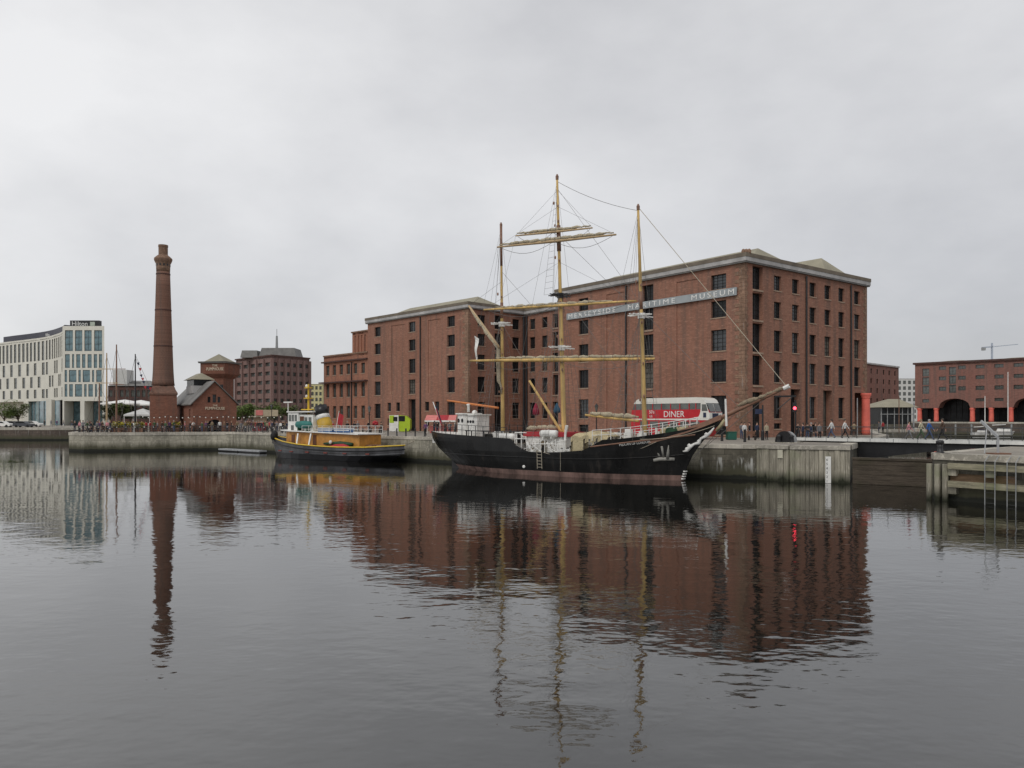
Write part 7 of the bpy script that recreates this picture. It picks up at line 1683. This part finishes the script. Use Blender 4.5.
mb = MB(); z0, z1 = sz(420.3, Yc_), sz(415, Yc_); vs = lambda i: [(xa + (xb - xa) * i / 8, Yc_ - 1.2, z0), (xa + (xb - xa) * (i + 1) / 8, Yc_ - 1.2, z0), (xa + (xb - xa) * (i + 1) / 8 , Yc_ + 1.6, z1), (xa + (xb - xa) * i / 8, Yc_ + 1.6, z1)]
for i in range(8): mb.quad(*vs(i), 0 if i not in (3, 4, 5) else 1); v = vs(i); mb.quad((v[0][0], v[0][1], z0 - .22), (v[1][0], v[1][1], z0 - .22), v[1], v[0], 2)
mb.build('awning', [M['pinkcloth'], M['redcloth'], M['white']], e)
for x in (xa + .1, (xa + xb) / 2, xb - .1):
    for y in (Yc_ - 1.1, Yc_ + 1.5): MB().tube([(x, y, G), (x, y, z0 - .01 if y < Yc_ else z1 - .05)], .05, 6).build('pole', M['white'], e)
tag(MB().box(xa + .6, xb - .6, Yc_ + .2, Yc_ + .9, G, G + 1.05).build('cafe_counter', M['pinkcloth']), 'pink cafe counter under the striped canopy', 'counter')
# kiosk with lime panels
Yk = 122; xa, xm, xb = sx(389.2, Yk), sx(398.2, Yk), sx(410, Yk); e = empty('lime_kiosk', (xa, Yk, G), 'white and lime green kiosk against the warehouse wall', 'kiosk'); zt = sz(415.2, Yk)
MB().box(xa, xm - .003, Yk, Yk + 2.2, G + .1, zt).build('white_cabin', M['white'], e); MB().prism([(xm, G + .1), (xb - .25, G + .1), (xb, G + .6), (xb, zt - .7), (xb - .7, zt - .1), (xm, zt)], -(Yk + 2.2), -(Yk + .05), 0, Matrix(((1, 0, 0, 0), (0, 0, -1, 0), (0, 1, 0, 0), (0, 0, 0, 1)))).build('lime_cabin', M['lime'], e)
MB().box(xa + .05, xa + .75, Yk - .03, Yk - .003, G + 1.45, zt - .05).build('lime_panel', M['lime'], e); MB().box(xm - .78, xm - .12, Yk - .03, Yk - .003, zt - .95, zt - .25).build('window', M['glass'], e); MB().box(xm + .1, xb - .8, Yk + .01, Yk + .047, zt - .95, zt - .12).build('window', M['glass'], e)
MB().tube([(xm, Yk - .04, G), (xm, Yk - .04, zt + .05)], .06, 6).build('post', M['white'], e)
# stall with red base
Yk = 133; xa, xb = sx(252.5, Yk), sx(263, Yk); e = empty('market_stall', (xa, Yk, G), 'red and cream market stall between the pub and the tug', 'stall'); MB().box(xa, xb, Yk, Yk + 2, G, sz(422.5, Yk)).build('base', CLOTH['red'], e); MB().box(xa, xb, Yk + .5, Yk + 2, sz(422.5, Yk), sz(417, Yk)).build('shelves', CLOTH['beige'], e); MB().box(xa - .2, xb + .3, Yk - .3, Yk + 2.2, sz(416.9, Yk), sz(416.4, Yk)).build('roof', CLOTH['cream'], e)
e = empty('sign_hoarding', (sx(266, 140), 140, G), 'cream hoarding with a red panel above the market stall', 'hoarding'); MB().box(sx(254.5, 140), sx(278, 140), 140, 140.15, sz(416.2, 140), sz(409.8, 140)).build('panel', CLOTH['beige'], e); MB().box(sx(256, 140), sx(263, 140), 139.9, 139.99, sz(415.2, 140), sz(410.2, 140)).build('red_panel', M['pinkcloth'], e)
for px in (256, 277): x = sx(px, 140); MB().box(x - .08, x + .08, 140.16, 140.3, G, sz(411, 140)).build('leg', M['iron'], e)
# bin, bench, drum, posts, traffic light
Y = 78; xa, xb = sx(728, Y), sx(736.8, Y); e = empty('green_bin', ((xa + xb) / 2, Y, G), 'square dark green bin near the warehouse corner', 'bin'); MB().box(xa, xb, Y, Y + .85, G + .04, G + .76).build('body', M['green'], e); MB().box(xa - .04, xb + .04, Y - .04, Y + .89, G + .763, G + .84).build('lid', M['green'], e); MB().box(xa + .05, xb - .05, Y + .05, Y + .8, G, G + .037).build('foot', M['iron'], e)
Y = 77; xa, xb = sx(749, Y), sx(756.5, Y); e = empty('wooden_bench', (xa, Y, G), 'reddish wooden bench between the bin and the tall post', 'bench'); MB().box(xa, xb, Y, Y + .42, G + .42, G + .47).build('seat', M['wood'], e); MB().box(xa, xb, Y + .4, Y + .45, G + .55, G + .9).build('backrest', M['wood'], e)
for x in (xa + .05, xb - .05): MB().box(x - .04, x + .04, Y + .03, Y + .45, G, G + .417).build('leg', M['iron'], e)
Y = 76.5; x = sx(762.7, Y); e = empty('tall_post', (x, Y, G), 'tall dark signpost left of the grey half drum', 'post'); MB().lathe([(.17, 0), (.17, .9), (.1, 1.0), (.08, sz(405, Y) - G)], (x, Y, G), 8).build('pole', M['iron'], e); MB().box(x - .75, x - .1, Y - .05, Y + .02, sz(414, Y), sz(409, Y)).build('sign_plate', CLOTH['navy'], e); MB().box(x + .1, x + 1.9, Y - .03, Y + .03, sz(397.5, Y) - .1, sz(397.5, Y)).build('finger_arm', M['iron'], e) if False else None
for px, Y in ((744.8, 71.5), (722, 74.5)): x = sx(px, Y); tag(MB().lathe([(.15, 0), (.13, .1), (.11, 1.05), (.14, 1.1), (.05, 1.18)], (x, Y, G), 10).build('iron_post', M['iron'], None, True), {744.8: 'thick black iron post in front of the person in white', 722: 'black iron post between the red bundle and the green bin'}[px], 'post')
Y = 76; x = sx(693.5, Y); e = empty('covered_motorcycle', (x, Y, G), 'low crimson cloth covered motorcycle under the bowsprit', 'motorcycle'); mb = MB().tube([(x - .75, Y, G + .35), (x - .5, Y, G + .6), (x - .05, Y, G + .72), (x + .35, Y, G + .9), (x + .6, Y, G + .55), (x + .85, Y, G + .35)], [.12, .3, .32, .28, .27, .1], 10); mb.build('cover', CLOTH['pink'] if False else paint('crimson_cover', (.45, .04, .1), .75, .2), e, True)
for dx in (-.6, .62): MB().tube([(x + dx, Y - .06, G + .28), (x + dx, Y + .06, G + .28)], .28, 12).build('wheel', M['rubber'], e)
Y = 69; x0, x1 = sx(776, Y), sx(795, Y); e = empty('winch_drum', (x0, Y, G), 'black half drum winch housing with a grey curved top', 'winch'); Mx = Matrix.Translation(((x0 + x1) / 2, Y, G)) @ Matrix.Rotation(R(-35), 4, 'Z')
hp = [(.78 * math.cos(R(a)), .05 + 1.0 * math.sin(R(a)) ** .9) for a in range(0, 181, 12)]
Mh = Mx @ Matrix(((1, 0, 0, 0), (0, 0, 1, 0), (0, 1, 0, 0), (0, 0, 0, 1)))
mb = MB(); mb.prism(hp, -.5, 0, 0, Mh); mb.f = [f[::-1] for f in mb.f]; mb.build('end_plate', M['black'], e); mb = MB(); mb.prism([(a * .97, b_ * .97) for a, b_ in hp], .003, .95, 0, Mh); mb.f = [f[::-1] for f in mb.f]; mb.build('curved_cover', M['grey'], e)
for u in (-.35, .75): p = Mx @ Vector((u, -.75, 0)); MB().lathe([(.2, -G + G), (.17, .1), (.16, .5), (.22, .62), (.08, .74)], tuple(p), 10).build('guide_roller', M['iron'], e, True)
MB().box(-1.1, 1.2, -1.0, 1.2, .004, .07, 0, Mx).build('base_slab', M['coping'], e)
Y = 73.5; x = sx(795.5, Y); e = empty('traffic_light', (x, Y, G), 'traffic light showing red at the footbridge head', 'traffic light'); MB().tube([(x, Y, G), (x, Y, sz(400, Y))], .07, 8).build('pole', M['iron'], e); h_ = MB().box(x - .32, x + .02, Y - .22, Y - .08, sz(412, Y), sz(402.5, Y)).build('lamp_head', M['iron'], e); zr_ = sz(408.2, Y)
MB().lathe([(.15, 0), (.12, .04), (.03, .06)], tuple(e.location), 12).build('red_lamp', M['redlamp'], h_).matrix_local = Matrix.Translation(Vector((x - .15, Y - .22, zr_)) - e.location) @ Matrix.Rotation(R(90), 4, 'X')
MB().tube([(x - .32, Y - .22, zr_ + .16), (x - .15, Y - .4, zr_ + .22), (x + .02, Y - .22, zr_ + .16)], .02, 5).build('hood', M['iron'], h_)
# jib crane on the warehouse end wall
p = onface(C0, ed, on_line(774.5, C0, ed), .25); e = empty('wall_crane', tuple(p + Vector((0, 0, 5))), 'black iron wall crane on the warehouse end between the lower windows', 'wall crane'); n_ = Vector((ed.y, -ed.x, 0)); dd_ = Vector((ed.x, ed.y, 0)); zc = sz(396.5, p.y)
MB().tube([tuple(p + Vector((0, 0, sz(414, p.y)))), tuple(p + Vector((0, 0, zc + .1)))], .12, 8).build('post', M['iron'], e); MB().beam(tuple(p + Vector((0, 0, zc)) - dd_ * .4), tuple(p + n_ * 1.2 + dd_ * 2.0 + Vector((0, 0, zc + .05))), .16, .2).build('jib', M['iron'], e); MB().tube([tuple(p + Vector((0, 0, zc - 1.6))), tuple(p + n_ * 1.0 + dd_ * 1.6 + Vector((0, 0, zc - .05)))], .06, 6).build('strut', M['iron'], e)
# pontoon float
a = Vector((sx(222, 118.5), 118.5, 0)); c = Vector((sx(263, 111), 111, 0)); e = empty('float_pontoon', tuple(a), 'low grey float moored under the pier by the tug bow', 'float'); MB().beam(tuple(a + Vector((0, 0, .28))), tuple(c + Vector((0, 0, .28))), 1.2, .22).build('deck', M['steel'], e); MB().beam(tuple(a + Vector((0, 0, .05))), tuple(c + Vector((0, 0, .05))), 1.0, .22).build('float_tank', M['black'], e); p = a.lerp(c, .42); MB().tube([(p.x + .2, p.y - .75, .12), (p.x + .9, p.y - .85, .12)], .26, 10).build('tyre', M['rubber'], e)
# cars on the far left quay and yachts in the inner dock
def car(px, Y, mat, label):
    x = sx(px, Y); e = empty('parked_car', (x, Y, G), label, 'car'); Mp = Matrix(((1, 0, 0, x), (0, 0, 1, Y - .85), (0, 1, 0, G), (0, 0, 0, 1)))
    mb = MB(); mb.prism([(-2.1, .3), (2.1, .3), (2.15, .7), (1.9, .88), (.95, .98), (.3, 1.42), (-1.2, 1.45), (-1.9, 1.0), (-2.15, .85)], 0, 1.7, 0, Mp); mb.f = [f[::-1] for f in mb.f]; mb.build('body', mat, e)
    mb = MB(); mb.prism([(.85, .99), (.28, 1.36), (-1.15, 1.39), (-1.7, 1.0)], -.01, 1.71, 0, Mp); mb.f = [f[::-1] for f in mb.f]; mb.build('windows', M['glass'], e)
    for dx in (-1.35, 1.35):
        for dy in (-.8, .7): MB().tube([(x + dx, Y + dy - .08, G + .31), (x + dx, Y + dy + .12, G + .31)], .31, 12).build('wheel', M['rubber'], e)
for px, Y, m_, lb in ((3, 184, M['white'], 'white car parked at the left edge of the far quay'), (13, 190, M['black'], 'black car parked behind the white car on the far quay'), (24, 184, paint('car_grey', (.06, .065, .075), .3, .1), 'dark grey car parked before the hotel lobby'), (33, 196, M['white'], 'white van like car parked nearest the hotel lobby')): car(px, Y, m_, lb)
def yacht(px, Y, L, yt, label, cab=True):
    x = sx(px, Y); e = empty('moored_yacht', (x, Y, 0), label, 'yacht'); st = [(-.5, .5, 1.0), (-.3, .95, 1.0), (0, 1, 1.0), (.25, .75, 1.1), (.42, .35, 1.25), (.5, .03, 1.35)]; mb = MB(); W_ = L * .16
    for (ua, wa, ha), (ub, wb, hb2) in zip(st, st[1:]):
        for s_ in (-1, 1):
            q = [(x + ua * L * .92, Y + s_ * wa * W_ * .6, -.3), (x + ub * L * .92, Y + s_ * wb * W_ * .6, -.3), (x + ub * L, Y + s_ * wb * W_, hb2 * L * .12), (x + ua * L, Y + s_ * wa * W_, ha * L * .12)]; mb.add(q if s_ < 0 else q[::-1], [(0, 1, 2, 3)])
        mb.quad((x + ua * L, Y - wa * W_, ha * L * .12), (x + ub * L, Y - wb * W_, hb2 * L * .12), (x + ub * L, Y + wb * W_, hb2 * L * .12), (x + ua * L, Y + wa * W_, ha * L * .12))
    mb.build('hull', M['white'], e); 
    if cab: MB().prism([(-.25 * L, .115 * L), (.2 * L, .125 * L), (.1 * L, .18 * L), (-.22 * L, .185 * L)], -W_ * .5, W_ * .5, 0, Matrix(((1, 0, 0, x), (0, 0, -1, Y), (0, 1, 0, 0), (0, 0, 0, 1)))).build('cabin', M['white'], e); MB().box(x - .2 * L, x + .02 * L, Y - W_ * .55, Y + W_ * .55, .19 * L, .215 * L).build('sprayhood', CLOTH['navy'], e)
    if yt: MB().tube([(x, Y, 1), (x, Y, sz(yt, Y))], [.14, .09], 6).build('mast', M['white'], e); MB().tube([(x, Y, .2 * L + 1), (x - L * .4, Y, .2 * L + .8)], .12, 6).build('boom', M['white'], e)
yacht(1008, 218, 11, 372, 'white yacht with tall mast and blue hood before the red columns'); yacht(1032, 222, 10, 0, 'white motor yacht at the right edge behind the footbridge'); yacht(985, 222, 8, 396, 'smaller cream yacht left of the tall masted yacht')
e = empty('floating_jetty', (sx(960, 200), 200, 0), 'long floating jetty in the inner dock behind the footbridge', 'jetty'); MB().box(sx(950, 200), sx(1040, 200), 199, 201.5, .1, .6).build('deck', M['slimy'], e)
for px in (956, 972, 1012): x = sx(px, 200); MB().tube([(x, 200.2, -1), (x, 200.2, 3.4)], .2, 8).build('pile', M['grey'], e)
for px, Y, yt, lb in ((899, 118, 396, 'thin rusty flagpole in front of the glass pavilion'), (914, 112, 402, 'thin pale lamp pole left of the arcaded warehouse'), (857.3, 97, 398, 'thin white lamp pole beside the red column')): x = sx(px, Y); tag(MB().tube([(x, Y, G), (x, Y, sz(yt, Y))], .06, 6).build('thin_pole', M['mast_brown'] if px == 899 else M['steel']), lb, 'pole')
